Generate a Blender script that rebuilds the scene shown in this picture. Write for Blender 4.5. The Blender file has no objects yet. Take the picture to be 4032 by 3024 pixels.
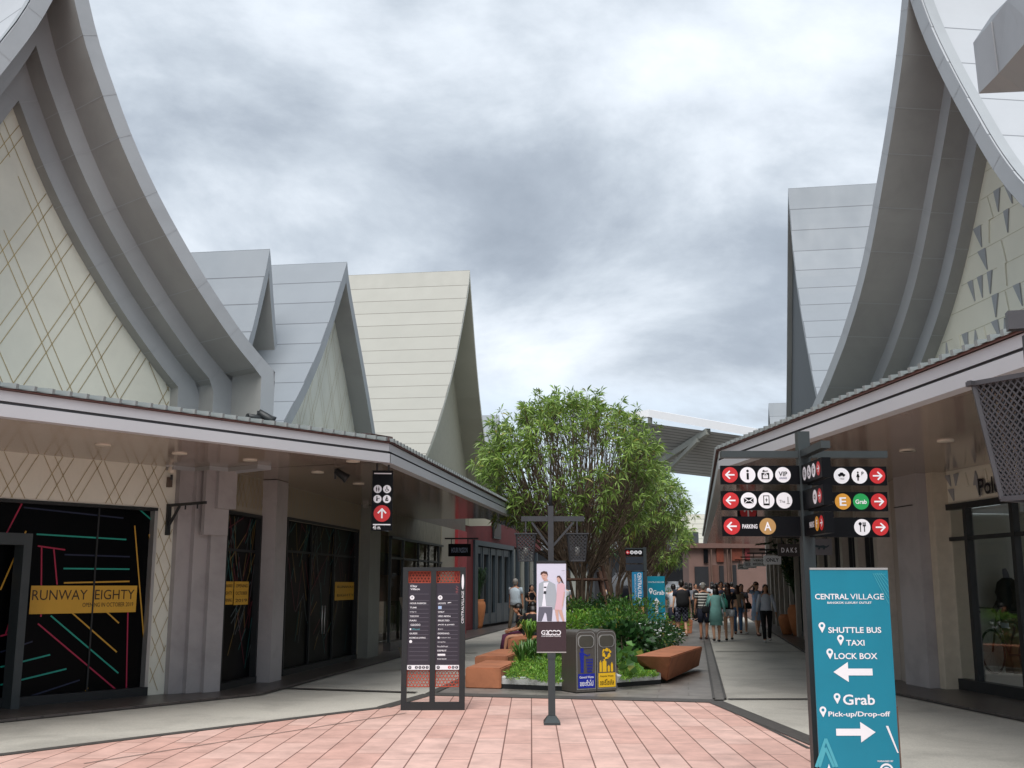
import bpy, bmesh, math, random
from mathutils import Vector, Matrix
from math import sin, cos, radians, pi, atan
D = bpy.data
SC = bpy.context.scene
COL = SC.collection
random.seed(7)
# ------------------------------------------------------------ camera, world, sun, exposure
H = 1.6                       # eye height in metres
FP = 4238.0                   # focal length in photo pixels (photo 4032 x 3024)
TH = atan(793 / FP)           # upward pitch
CT, ST = cos(TH), sin(TH)
cam = D.objects.new('camera', D.cameras.new('camera'))
COL.objects.link(cam); SC.camera = cam
cam.location = (0, 0, H)
cam.rotation_euler = (pi / 2 + TH, 0, 0)
cam.data.sensor_width = 36; cam.data.lens = 36 * FP / 4032
cam.data.clip_start = .05; cam.data.clip_end = 3000
SC.view_settings.view_transform = 'Standard'; SC.view_settings.look = 'None'
SC.view_settings.exposure = 0.72; SC.view_settings.gamma = 1
SUN_EL, SUN_AZ = radians(56), radians(188)     # azimuth clockwise from +Y: high, behind the camera's left shoulder
sun = D.objects.new('sun', D.lights.new('sun', 'SUN')); COL.objects.link(sun)
sun.data.energy = 2.0; sun.data.angle = radians(40); sun.data.color = (1, .965, .92)
sd = Vector((sin(SUN_AZ) * cos(SUN_EL), cos(SUN_AZ) * cos(SUN_EL), sin(SUN_EL)))
sun.rotation_euler = sd.to_track_quat('Z', 'Y').to_euler()
sun.location = (0, 0, 60)
W = D.worlds.new('World'); SC.world = W; W.use_nodes = True
nt = W.node_tree; nt.nodes.clear()
def N(t, ty, **k):
    n = t.nodes.new(ty)
    for a, b in k.items():
        if a.startswith('i_'):
            key = a[2:]
            n.inputs[int(key) if key.isdigit() else key].default_value = b
        else: setattr(n, a, b)
    return n
def ramp(t, stops, src):
    r = N(t, 'ShaderNodeValToRGB'); e = r.color_ramp.elements
    while len(e) < len(stops): e.new(.5)
    for q, (p, c) in zip(e, stops):
        q.position = p; q.color = c if len(c) == 4 else (*c, 1)
    t.links.new(src, r.inputs[0]); return r
def L(t, a, b): t.links.new(a, b)
tc = N(nt, 'ShaderNodeTexCoord'); sky = N(nt, 'ShaderNodeTexSky', sky_type='NISHITA')
sky.sun_disc = False; sky.sun_elevation = SUN_EL; sky.sun_rotation = SUN_AZ
sep = N(nt, 'ShaderNodeSeparateXYZ'); L(nt, tc.outputs['Generated'], sep.inputs[0])
zz = N(nt, 'ShaderNodeMath', operation='MAXIMUM', i_1=0.0); L(nt, sep.outputs[2], zz.inputs[0])
za = N(nt, 'ShaderNodeMath', operation='ADD', i_1=.34); L(nt, zz.outputs[0], za.inputs[0])
dv = N(nt, 'ShaderNodeVectorMath', operation='DIVIDE')
cz = N(nt, 'ShaderNodeCombineXYZ')
for i in range(3): L(nt, za.outputs[0], cz.inputs[i])
L(nt, tc.outputs['Generated'], dv.inputs[0]); L(nt, cz.outputs[0], dv.inputs[1])
flat = N(nt, 'ShaderNodeVectorMath', operation='MULTIPLY'); flat.inputs[1].default_value = (1.35, 1.35, 0)
L(nt, dv.outputs[0], flat.inputs[0])
off = N(nt, 'ShaderNodeVectorMath', operation='ADD'); off.inputs[1].default_value = (7.4, 2.15, 0)
L(nt, flat.outputs[0], off.inputs[0])
n1 = N(nt, 'ShaderNodeTexNoise', i_Scale=1.6, i_Detail=11.0, i_Roughness=.58, i_Distortion=.25); L(nt, off.outputs[0], n1.inputs['Vector'])
n2 = N(nt, 'ShaderNodeTexNoise', i_Scale=.75, i_Detail=3.0, i_Roughness=.5); L(nt, off.outputs[0], n2.inputs['Vector'])
mixn = N(nt, 'ShaderNodeMath', operation='MULTIPLY_ADD', i_1=.62); L(nt, n1.outputs[0], mixn.inputs[0])
m2 = N(nt, 'ShaderNodeMath', operation='MULTIPLY', i_1=.38); L(nt, n2.outputs[0], m2.inputs[0]); L(nt, m2.outputs[0], mixn.inputs[2])
cl = ramp(nt, [(.36, (.60, .645, .69)), (.43, (.49, .535, .59)), (.49, (.375, .42, .475)), (.55, (.285, .325, .38)), (.64, (.215, .25, .30))], mixn.outputs[0])
# thin gaps of blue air low over the horizon
lowr = ramp(nt, [(0.0, (1, 1, 1)), (.10, (1, 1, 1)), (.20, (0, 0, 0))], sep.outputs[2])
gap = ramp(nt, [(.40, (1, 1, 1)), (.50, (0, 0, 0))], mixn.outputs[0])
gm = N(nt, 'ShaderNodeMath', operation='MULTIPLY'); L(nt, lowr.outputs[0], gm.inputs[0]); L(nt, gap.outputs[0], gm.inputs[1])
gm2 = N(nt, 'ShaderNodeMath', operation='MULTIPLY', i_1=.7); L(nt, gm.outputs[0], gm2.inputs[0])
skys = N(nt, 'ShaderNodeVectorMath', operation='SCALE', i_Scale=.11); L(nt, sky.outputs[0], skys.inputs[0])
mx = N(nt, 'ShaderNodeMix', data_type='RGBA'); L(nt, gm2.outputs[0], mx.inputs[0]); L(nt, cl.outputs[0], mx.inputs[6]); L(nt, skys.outputs[0], mx.inputs[7])
bg = N(nt, 'ShaderNodeBackground', i_Strength=1.0); L(nt, mx.outputs[2], bg.inputs[0])
wo = N(nt, 'ShaderNodeOutputWorld'); L(nt, bg.outputs[0], wo.inputs[0])

# ------------------------------------------------------------ photo pixel -> world helpers (each used with the real plane / distance of its surface)
def ray(x, y):
    u = (x - 2016) / FP; v = (1512 - y) / FP
    return Vector((u, CT - v * ST, ST + v * CT))
def gp(x, y, z=0.0):
    r = ray(x, y); t = (z - H) / r.z
    return Vector((0, 0, H)) + r * t
def yp(x, y, Y):
    r = ray(x, y); return Vector((0, 0, H)) + r * (Y / r.y)
UP = Vector((0, 0, 1))
class Fr:
    """vertical plane: origin o, horizontal axis d (to the right as seen from the front), outward normal n"""
    def __init__(s, o, d, up=UP):
        s.o = Vector((o[0], o[1], o[2] if len(o) > 2 else 0)); s.d = Vector((d[0], d[1], d[2] if len(d) > 2 else 0)).normalized()
        s.up = Vector(up); s.n = s.d.cross(s.up).normalized()
    def p(s, u, z, off=0.0): return s.o + s.d * u + s.up * z + s.n * off
    def px(s, x, y, off=0.0):
        r = ray(x, y); o = s.o + s.n * off - Vector((0, 0, H))
        t = o.dot(s.n) / r.dot(s.n); q = r * t - o
        return (q.dot(s.d), q.dot(s.up))
    def sh(s, off): return Fr(s.o + s.n * off, s.d, s.up)
def conv(sx, sy, k): return lambda x, y: (sx + k * x, sy + k * y)
R1 = conv(0, 0, 1.0247); R2 = conv(700, 900, .6632); R3 = conv(0, 1500, .844); R4 = conv(800, 1800, .6028)
R5 = conv(1500, 2000, .5426); R6 = conv(2400, 1900, .5424); R7 = conv(2700, 1600, .858); R8 = conv(3000, 0, 1.085)
R9 = conv(3400, 1300, .9645); RA = conv(1300, 1700, .4822); RB = conv(550, 1750, .4747); RC = conv(2150, 2450, .2939)
RD = conv(3550, 1750, .5428); RE = conv(2800, 1650, .3617); RF = conv(2650, 2050, .3014); RG = conv(1550, 2200, .1808); RH = conv(1400, 2150, .2713)
RI = conv(1900, 2200, .2712); RT = conv(1800, 1500, .6028)

# ------------------------------------------------------------ materials
def lin(h, k=1.0):
    if not isinstance(h, str): return (*h, 1)
    h = h.lstrip('#'); o = []
    for i in (0, 2, 4):
        c = int(h[i:i + 2], 16) / 255
        o.append(min(1, (c / 12.92 if c <= .04045 else ((c + .055) / 1.055) ** 2.4) * k))
    return (*o, 1)
MATS = {}
def mat(name, h, rough=.6, var=.12, scale=6.0, bump=0.0, metal=0.0, k=1.0, spec=.5, bscale=None, stretch=None, det=6.0, stain=None):
    if name in MATS: return MATS[name]
    m = D.materials.new(name); m.use_nodes = True; t = m.node_tree; b = t.nodes['Principled BSDF']
    b.inputs['Roughness'].default_value = rough; b.inputs['Metallic'].default_value = metal
    b.inputs['Specular IOR Level'].default_value = spec
    c = lin(h, k)
    if var > 0:
        co = N(t, 'ShaderNodeTexCoord'); mp = N(t, 'ShaderNodeMapping'); L(t, co.outputs['Object'], mp.inputs[0])
        if stretch: mp.inputs['Scale'].default_value = stretch
        nz = N(t, 'ShaderNodeTexNoise', i_Scale=scale, i_Detail=det, i_Roughness=.6); L(t, mp.outputs[0], nz.inputs['Vector'])
        r = ramp(t, [(.3, tuple(x * (1 - var) for x in c[:3])), (.7, tuple(min(1, x * (1 + var)) for x in c[:3]))], nz.outputs[0])
        L(t, r.outputs[0], b.inputs['Base Color'])
        if stain:
            n3 = N(t, 'ShaderNodeTexNoise', i_Scale=stain[0], i_Detail=7.0, i_Roughness=.62, i_Distortion=.4); L(t, co.outputs['Object'], n3.inputs['Vector'])
            r3 = ramp(t, [(.36, (1 - stain[1],) * 3), (.52, (1, 1, 1)), (.75, (1.05, 1.05, 1.04))], n3.outputs[0])
            mu = N(t, 'ShaderNodeMix', data_type='RGBA', blend_type='MULTIPLY'); mu.inputs[0].default_value = 1; L(t, r.outputs[0], mu.inputs[6]); L(t, r3.outputs[0], mu.inputs[7]); L(t, mu.outputs[2], b.inputs['Base Color'])
        if bump:
            nb = N(t, 'ShaderNodeTexNoise', i_Scale=bscale or scale * 6, i_Detail=4.0); L(t, mp.outputs[0], nb.inputs['Vector'])
            bp = N(t, 'ShaderNodeBump', i_Strength=bump, i_Distance=.01); L(t, nb.outputs[0], bp.inputs['Height']); L(t, bp.outputs[0], b.inputs['Normal'])
    else: b.inputs['Base Color'].default_value = c
    MATS[name] = m; return m
def brickmat(name, c1, c2, mortar, bw, rh, ms, rough=.5, offset=.5, uv=True, rot=0, bump=0.0, k=1.0, dirt=.12, dscale=1.2, mapscale=None):
    if name in MATS: return MATS[name]
    m = D.materials.new(name); m.use_nodes = True; t = m.node_tree; b = t.nodes['Principled BSDF']
    b.inputs['Roughness'].default_value = rough
    co = N(t, 'ShaderNodeTexCoord'); mp = N(t, 'ShaderNodeMapping'); L(t, co.outputs['UV' if uv else 'Object'], mp.inputs[0])
    mp.inputs['Rotation'].default_value = (0, 0, rot)
    br = N(t, 'ShaderNodeTexBrick', offset=offset, i_Scale=1.0); L(t, mp.outputs[0], br.inputs['Vector'])
    br.inputs['Brick Width'].default_value = bw; br.inputs['Row Height'].default_value = rh
    br.inputs['Mortar Size'].default_value = ms; br.inputs['Mortar Smooth'].default_value = .05
    br.inputs['Color1'].default_value = lin(c1, k); br.inputs['Color2'].default_value = lin(c2, k); br.inputs['Mortar'].default_value = lin(mortar, k)
    nz = N(t, 'ShaderNodeTexNoise', i_Scale=dscale, i_Detail=8.0, i_Roughness=.65); L(t, co.outputs['Object'], nz.inputs['Vector'])
    r = ramp(t, [(.3, (1 - dirt,) * 3), (.7, (1 + dirt * .3,) * 3)], nz.outputs[0])
    mu = N(t, 'ShaderNodeMix', data_type='RGBA', blend_type='MULTIPLY'); mu.inputs[0].default_value = 1
    L(t, br.outputs[0], mu.inputs[6]); L(t, r.outputs[0], mu.inputs[7]); L(t, mu.outputs[2], b.inputs['Base Color'])
    if uv:                                     # slight oil-canning of the metal sheets
        nb = N(t, 'ShaderNodeTexNoise', i_Scale=1.3, i_Detail=2.0); L(t, co.outputs['Object'], nb.inputs['Vector'])
        bp = N(t, 'ShaderNodeBump', i_Strength=.05, i_Distance=.05); L(t, nb.outputs[0], bp.inputs['Height']); L(t, bp.outputs[0], b.inputs['Normal'])
        st_ = N(t, 'ShaderNodeTexNoise', i_Scale=3.0, i_Detail=6.0); m5 = N(t, 'ShaderNodeMapping'); m5.inputs['Scale'].default_value = (1, 1, .12); L(t, co.outputs['Object'], m5.inputs[0]); L(t, m5.outputs[0], st_.inputs['Vector'])
        r5 = ramp(t, [(.3, (rough + .1,) * 3), (.7, (rough + .22,) * 3)], st_.outputs[0]); L(t, r5.outputs[0], b.inputs['Roughness'])
    if bump:
        bp = N(t, 'ShaderNodeBump', i_Strength=bump, i_Distance=.01); bp.invert = True
        L(t, br.outputs[1], bp.inputs['Height']); L(t, bp.outputs[0], b.inputs['Normal'])
    MATS[name] = m; return m
def glassmat(name, tint=(.88, .91, .9), mixf=.25, gc=.42, fm=.75, fa=0.0):
    if name in MATS: return MATS[name]
    m = D.materials.new(name); m.use_nodes = True; t = m.node_tree; t.nodes.clear()
    tr = N(t, 'ShaderNodeBsdfTransparent'); tr.inputs[0].default_value = (*tint, 1)
    gl = N(t, 'ShaderNodeBsdfGlossy', i_Roughness=.03); gl.inputs[0].default_value = (gc, gc, gc, 1)
    fr = N(t, 'ShaderNodeFresnel', i_IOR=1.5)
    a = N(t, 'ShaderNodeMath', operation='MULTIPLY_ADD', i_1=fm, i_2=fa); L(t, fr.outputs[0], a.inputs[0])
    mi = N(t, 'ShaderNodeMixShader'); L(t, a.outputs[0], mi.inputs[0]); L(t, tr.outputs[0], mi.inputs[1]); L(t, gl.outputs[0], mi.inputs[2])
    o = N(t, 'ShaderNodeOutputMaterial'); L(t, mi.outputs[0], o.inputs[0])
    MATS[name] = m; return m
def leafmat(name, h1, h2, k=1.0, scale=1.5):
    if name in MATS: return MATS[name]
    m = D.materials.new(name); m.use_nodes = True; t = m.node_tree; b = t.nodes['Principled BSDF']
    b.inputs['Roughness'].default_value = .45
    g = N(t, 'ShaderNodeNewGeometry')
    r = ramp(t, [(0, lin(h1, k)), (.55, lin(h2, k)), (.93, lin(h2, k * 1.45)), (1, lin('#9c8a3a', k))], g.outputs['Random Per Island'])
    L(t, r.outputs[0], b.inputs['Base Color'])
    tl = N(t, 'ShaderNodeBsdfTranslucent'); L(t, r.outputs[0], tl.inputs[0])
    mi = N(t, 'ShaderNodeMixShader', i_0=.3); L(t, b.outputs[0], mi.inputs[1]); L(t, tl.outputs[0], mi.inputs[2])
    L(t, mi.outputs[0], t.nodes['Material Output'].inputs[0])
    MATS[name] = m; return m

M_face = mat('grey_clad_light', '#a3a8ac', .55, .04, .7, stain=(.8, .10))
M_soff = mat('grey_clad_dark', '#9a9b99', .6, .05, .6, stain=(.9, .10))
M_step = mat('grey_clad_step', '#a3a7aa', .55, .04, .7, stain=(.8, .08))
M_cream = mat('cream_wall', '#e4e4d6', .5, .04, .8, stain=(.7, .07))
M_gold = mat('gold_inlay', '#b09a68', .35, .1, 8, metal=.7)
M_roofg = brickmat('roof_panel_grey', '#8d949b', '#899097', '#5f646b', 11.0, .62, .012, .4, dirt=.06)
M_roofc = brickmat('roof_panel_cream', '#a9a8a0', '#a5a49c', '#737068', 9.0, .62, .014, .4, dirt=.05)
M_roofw = brickmat('roof_panel_white', '#b9bdc2', '#b6babf', '#7f8388', 7.0, .8, .012, .4, dirt=.05)
M_fas = mat('fascia_paint', '#bec1c5', .45, .05, .8)
M_fasd = mat('fascia_groove', '#6e6e72', .6, .05)
M_rib = mat('roof_sheet_grey', '#8c9393', .4, .08, 3)
M_edge = mat('roof_sheet_brown', '#6a4b45', .6, .15, 4)
M_soffit = mat('soffit_brown', '#95877d', .13, .12, .9, spec=.6, stretch=(1, 1, 1))
M_pil = mat('pilaster_grey', '#a9a5a5', .6, .06, 1.2, stain=(1.6, .14), stretch=(1, 1, .4))
M_dark = mat('dark_metal', '#2b2e30', .45, .1, 5, metal=.3)
M_post = mat('charcoal_metal', '#3a4143', .45, .1, 5, metal=.2)
M_black = mat('black_film', '#030406', .3, .0, spec=.08)
M_bsign = mat('black_sign_face', '#05070c', .5, 0, spec=.15)
M_white = mat('white_paint', '#f2f2f4', .4, .02, 5)
M_red = mat('sign_red', '#c2262b', .45, .05, 9)
M_teal = mat('banner_teal', '#0c7d96', .35, .05, 3)
M_blue = mat('banner_blue', '#1d7fae', .4, .05, 3)
M_terra = mat('terracotta_render', '#ad6f4f', .8, .14, 2.2, .25, stain=(2.5, .22))
M_pot = mat('terracotta_pot', '#b9764a', .75, .15, 3.0, .2)
M_pink = None
M_red_wall = mat('red_wall', '#6b2124', .7, .15, 1.5)
M_redp = mat('red_pillar', '#a2353a', .6, .12, 2)
M_tealdoor = mat('slate_door', '#37424a', .5, .12, 2)
M_gold2 = mat('gold_sign', '#d8a637', .5, .06, 3)
M_stone = mat('grey_pillar', '#8b8d86', .6, .1, 1.5)
M_sil = mat('brushed_steel', '#6a6560', .38, .1, 4, metal=.55, stretch=(8, 8, .6))
M_alu = mat('light_steel', '#b9b8b6', .35, .05, 4, metal=.6)
M_bark = mat('bark', '#6a5a4c', .9, .35, 9, .5)
M_wood = mat('support_wood', '#5e4438', .85, .3, 8, .3)
M_soil = mat('soil', '#3b3226', .95, .3, 6, .6)
M_leaf = leafmat('tree_leaf', '#55702f', '#89a452', 1.0)
M_leaf2 = leafmat('shrub_leaf', '#2c5220', '#4f7a33', .95)
M_leaf3 = leafmat('shrub_leaf_bright', '#3f6d24', '#76a03c', 1.0)
M_leafd = leafmat('shrub_leaf_dark', '#1d3a1c', '#2f5428', .9)
M_curb = mat('curb_white', '#c2c4c4', .6, .15, 4, .15, stain=(3, .35))

# ------------------------------------------------------------ mesh builder
TXT = {}
def text_geo(s, bold=False):
    key = (s, bold)
    if key in TXT: return TXT[key]
    cu = D.curves.new('lettering_source', 'FONT'); cu.body = s; cu.size = 1; cu.resolution_u = 3
    if bold: cu.offset = .018
    ob = D.objects.new('lettering_source', cu); me = ob.to_mesh()
    vs = [v.co.copy() for v in me.vertices]; fs = [tuple(p.vertices) for p in me.polygons]
    ob.to_mesh_clear(); D.objects.remove(ob); D.curves.remove(cu)
    TXT[key] = (vs, fs); return TXT[key]
class MB:
    def __init__(s): s.v = []; s.f = []; s.m = []; s.uv = []; s.mats = []; s.sm = []
    def mi(s, m):
        if m not in s.mats: s.mats.append(m)
        return s.mats.index(m)
    def face(s, pts, m, uv=None, smooth=False):
        b = len(s.v); s.v += [Vector(p) for p in pts]; s.f.append(tuple(range(b, b + len(pts)))); s.m.append(s.mi(m)); s.uv.append(uv); s.sm.append(smooth)
    def add(s, vs, fs, m, smooth=False):
        b = len(s.v); s.v += [Vector(p) for p in vs]; k = s.mi(m)
        for f in fs: s.f.append(tuple(b + i for i in f)); s.m.append(k); s.uv.append(None); s.sm.append(smooth)
    def box(s, p0, ax, ay, az, m):
        p0, ax, ay, az = map(Vector, (p0, ax, ay, az))
        v = [p0, p0 + ax, p0 + ax + ay, p0 + ay, p0 + az, p0 + ax + az, p0 + ax + ay + az, p0 + ay + az]
        s.add(v, [(0, 3, 2, 1), (4, 5, 6, 7), (0, 1, 5, 4), (1, 2, 6, 5), (2, 3, 7, 6), (3, 0, 4, 7)], m)
    def cb(s, c, sx, sy, sz, m, rz=0):
        a = Vector((cos(rz), sin(rz), 0)); b = Vector((-sin(rz), cos(rz), 0)); c = Vector(c)
        s.box(c - a * sx / 2 - b * sy / 2 - UP * sz / 2, a * sx, b * sy, UP * sz, m)
    def fb(s, fr, u0, z0, u1, z1, o0, o1, m):      # box in a frame
        s.box(fr.p(u0, z0, o0), fr.d * (u1 - u0), fr.n * (o1 - o0), fr.up * (z1 - z0), m)
    def prism(s, pts, vec, m, mside=None):
        vec = Vector(vec); n = len(pts); a = [Vector(p) for p in pts]; b = [p + vec for p in a]
        s.add(a, [tuple(range(n))], m); s.add(b, [tuple(reversed(range(n)))], m)
        for i in range(n):
            j = (i + 1) % n; s.add([a[i], b[i], b[j], a[j]], [(0, 1, 2, 3)], mside or m)
    def poly(s, fr, pts, off, m): s.add([fr.p(u, z, off) for u, z in pts], [tuple(range(len(pts)))], m)
    def rect(s, fr, u0, z0, u1, z1, off, m): s.poly(fr, [(u0, z0), (u1, z0), (u1, z1), (u0, z1)], off, m)
    def disc(s, fr, u, z, r, off, m, n=24, sx=1): s.poly(fr, [(u + sx * r * cos(2 * pi * i / n), z + r * sin(2 * pi * i / n)) for i in range(n)], off, m)
    def ring(s, fr, u, z, r0, r1, off, m, n=24):
        for i in range(n):
            a, b = 2 * pi * i / n, 2 * pi * (i + 1) / n
            s.poly(fr, [(u + r1 * cos(a), z + r1 * sin(a)), (u + r1 * cos(b), z + r1 * sin(b)), (u + r0 * cos(b), z + r0 * sin(b)), (u + r0 * cos(a), z + r0 * sin(a))], off, m)
    def line(s, fr, a, b, w, off, m):
        a = Vector(a).to_2d() if len(a) > 2 else Vector(a); b = Vector(b); d = (b - a)
        if d.length < 1e-6: return
        d.normalize(); q = Vector((-d.y, d.x)) * w / 2
        s.poly(fr, [tuple(a + q), tuple(a - q), tuple(b - q), tuple(b + q)], off, m)
    def text(s, fr, t, u, z, w, h, off, m, bold=False, rot=0):      # text fitted into a w x h box whose centre is u, z
        vs, fs = text_geo(t, bold)
        if not vs: return
        x0 = min(v.x for v in vs); x1 = max(v.x for v in vs); y0 = min(v.y for v in vs); y1 = max(v.y for v in vs)
        sx = w / max(1e-6, x1 - x0); sy = h / max(1e-6, y1 - y0)
        out = []
        for v in vs:
            a = (v.x - (x0 + x1) / 2) * sx; b = (v.y - (y0 + y1) / 2) * sy
            if rot: a, b = a * cos(rot) - b * sin(rot), a * sin(rot) + b * cos(rot)
            out.append(fr.p(u + a, z + b, off))
        s.add(out, fs, m)
    def tube(s, pts, rad, m, n=8, cap=True, smooth=True):
        pts = [Vector(p) for p in pts]; rad = rad if isinstance(rad, (list, tuple)) else [rad] * len(pts)
        b = len(s.v); ref = None; k = s.mi(m)
        for i, p in enumerate(pts):
            t = (pts[min(i + 1, len(pts) - 1)] - pts[max(i - 1, 0)]).normalized()
            if ref is None: ref = t.cross(Vector((.31, .95, .05)) if abs(t.y) < .9 else Vector((1, 0, 0))).normalized()
            x = (ref - t * ref.dot(t)).normalized(); ref = x; y = t.cross(x)
            for j in range(n):
                a = 2 * pi * j / n; s.v.append(p + (x * cos(a) + y * sin(a)) * rad[i])
        for i in range(len(pts) - 1):
            for j in range(n):
                q = (j + 1) % n
                s.f.append((b + i * n + j, b + i * n + q, b + (i + 1) * n + q, b + (i + 1) * n + j)); s.m.append(k); s.uv.append(None); s.sm.append(smooth)
        if cap:
            s.f.append(tuple(b + j for j in reversed(range(n)))); e = b + (len(pts) - 1) * n; s.f.append(tuple(e + j for j in range(n)))
            s.m += [k, k]; s.uv += [None, None]; s.sm += [False, False]
    def bar(s, a, b, w, h, m, up=UP):
        a, b = Vector(a), Vector(b); d = (b - a); t = d.normalized(); x = t.cross(Vector(up))
        x = x.normalized() if x.length > 1e-4 else Vector((1, 0, 0)); y = x.cross(t).normalized()
        s.box(a - x * w / 2 - y * h / 2, d, x * w, y * h, m)
    def lathe(s, c, prof, m, n=20, smooth=True, sx=1, sy=1):
        c = Vector(c); b = len(s.v); k = s.mi(m)
        for r, z in prof:
            for j in range(n):
                a = 2 * pi * j / n; s.v.append(c + Vector((r * sx * cos(a), r * sy * sin(a), z)))
        for i in range(len(prof) - 1):
            for j in range(n):
                q = (j + 1) % n
                s.f.append((b + i * n + j, b + i * n + q, b + (i + 1) * n + q, b + (i + 1) * n + j)); s.m.append(k); s.uv.append(None); s.sm.append(smooth)
    def loft(s, rings, m, n=12, smooth=True, cap=True):     # rings: (centre, rx, ry) horizontal ellipses
        b = len(s.v); k = s.mi(m)
        for c, rx, ry in rings:
            c = Vector(c)
            for j in range(n):
                a = 2 * pi * j / n; s.v.append(c + Vector((rx * cos(a), ry * sin(a), 0)))
        for i in range(len(rings) - 1):
            for j in range(n):
                q = (j + 1) % n
                s.f.append((b + i * n + j, b + i * n + q, b + (i + 1) * n + q, b + (i + 1) * n + j)); s.m.append(k); s.uv.append(None); s.sm.append(smooth)
        if cap:
            s.f.append(tuple(b + j for j in reversed(range(n)))); e = b + (len(rings) - 1) * n; s.f.append(tuple(e + j for j in range(n)))
            s.m += [k, k]; s.uv += [None, None]; s.sm += [False, False]
    def ell(s, c, rx, ry, rz, m, n=12, k=8, rot=None, lo=-pi / 2, hi=pi / 2):
        c = Vector(c); b = len(s.v); mi = s.mi(m)
        for i in range(k + 1):
            f = lo + (hi - lo) * i / k
            for j in range(n):
                a = 2 * pi * j / n; v = Vector((rx * cos(f) * cos(a), ry * cos(f) * sin(a), rz * sin(f)))
                if rot: v = rot @ v
                s.v.append(c + v)
        for i in range(k):
            for j in range(n):
                q = (j + 1) % n
                s.f.append((b + i * n + j, b + i * n + q, b + (i + 1) * n + q, b + (i + 1) * n + j)); s.m.append(mi); s.uv.append(None); s.sm.append(True)
    def sweep(s, pts, vec, m, u0=0.0):          # profile extruded along vec, with metric UVs for the seams
        vec = Vector(vec); ln = vec.length; pts = [Vector(p) for p in pts]; a = 0
        for i in range(len(pts) - 1):
            b = a + (pts[i + 1] - pts[i]).length
            s.face([pts[i], pts[i + 1], pts[i + 1] + vec, pts[i] + vec], m, [(u0, a), (u0, b), (u0 + ln, b), (u0 + ln, a)], True); a = b
    def build(s, name, parent=None, kind=None, weld=False):
        me = D.meshes.new(name); off = Vector((0, 0, 0)); M = None
        if parent is not None: M = PM[parent.name].inverted()
        vs = [M @ v for v in s.v] if M else s.v
        me.from_pydata([tuple(v) for v in vs], [], s.f)
        for mm in s.mats: me.materials.append(mm)
        me.polygons.foreach_set('material_index', s.m); me.polygons.foreach_set('use_smooth', s.sm)
        if any(u is not None for u in s.uv):
            ul = me.uv_layers.new(name='UVMap')
            for p, u in zip(me.polygons, s.uv):
                if u:
                    for li, q in zip(p.loop_indices, u): ul.data[li].uv = q
        if weld:
            bm = bmesh.new(); bm.from_mesh(me); bmesh.ops.remove_doubles(bm, verts=bm.verts, dist=1e-4); bm.to_mesh(me); bm.free()
        me.update()
        o = D.objects.new(name, me); COL.objects.link(o)
        if parent is not None: o.parent = parent; PM[o.name] = PM[parent.name]
        else: PM[o.name] = Matrix.Identity(4)
        if kind: o['kind'] = kind
        return o
PM = {}
def tag(o, label, cat, group=None):
    o['label'] = label; o['category'] = cat
    if group: o['group'] = group
    return o
def thing(name, label, cat, loc=(0, 0, 0), rz=0, group=None):
    o = D.objects.new(name, None); COL.objects.link(o); o.empty_display_size = .2
    o.location = loc; o.rotation_euler = (0, 0, rz); tag(o, label, cat, group)
    PM[o.name] = Matrix.Translation(Vector(loc)) @ Matrix.Rotation(rz, 4, 'Z'); return o
def struct(name, m): return m.build(name, None, 'structure')
def copy_tree(o, parent=None):
    c = o.copy(); COL.objects.link(c)
    if parent: c.parent = parent
    for ch in [x for x in D.objects if x.parent == o]: copy_tree(ch, c)
    return c

# ------------------------------------------------------------ layout lines of the place
a1 = radians(39.5); d1 = Vector((sin(a1), cos(a1), 0))          # near facade on the left
ac = radians(9.47); dc = Vector((sin(ac), cos(ac), 0))          # the lane
al = radians(8.1); dL = Vector((sin(al), cos(al), 0))            # left side of the lane
a2 = radians(-7.2); d2 = Vector((sin(a2), cos(a2), 0))          # near facade on the right
W1 = Fr(gp(582, 2749), d1)
CL = gp(857, 2732)
WL = Fr(CL, dL)                                                 # left wall of the lane
W2 = Fr(gp(3699, 2708), -d2)
CR = gp(3559, 2703)
WR = Fr(CR, -dc)                                                # right wall of the lane
def along(p, d, s): return Vector(p) + Vector(d) * s
EB = Vector((yp(1530, 1800, 15.5).x, 15.5, 0))                  # corner of the left eave
ER = Vector((yp(2833, 1772, 16.4).x, 16.4, 0))                  # corner of the right eave
ZT, ZB = 3.64, 3.34
ncL = WL.n; n1v = W1.n
# ------------------------------------------------------------ ground
g = MB(); g.face([(-400, -200, -.02), (400, -200, -.02), (400, 900, -.02), (-400, 900, -.02)], mat('ground_concrete', '#77756f', .9, .2, .4))
struct('ground', g)
M_pink = brickmat('pink_tiles', '#dab6aa', '#cfa497', '#7d5a50', 1.05, .285, .007, .6, offset=.35, uv=False, rot=radians(91), dirt=.3, dscale=2.6, k=1.12, bump=.4)
M_terz = mat('terrazzo', '#bab6ac', .7, .13, 70, det=2, k=1.0, stain=(.8, .22))
M_strip = mat('dark_stone_strip', '#4f4c49', .6, .25, 12)
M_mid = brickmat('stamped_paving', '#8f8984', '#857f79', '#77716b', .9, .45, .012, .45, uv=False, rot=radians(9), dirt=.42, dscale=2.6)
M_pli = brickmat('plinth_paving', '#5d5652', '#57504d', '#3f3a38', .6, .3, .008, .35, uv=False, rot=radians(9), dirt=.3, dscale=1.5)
def flat(name, pts, z, m):
    g = MB(); g.add([(p[0], p[1], z) for p in pts], [tuple(range(len(pts)))], m); return struct(name, g)
Ls = gp(1510, 2787); bl = gp(1690, 2735); br_ = gp(2811, 2763)
far = 75
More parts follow.
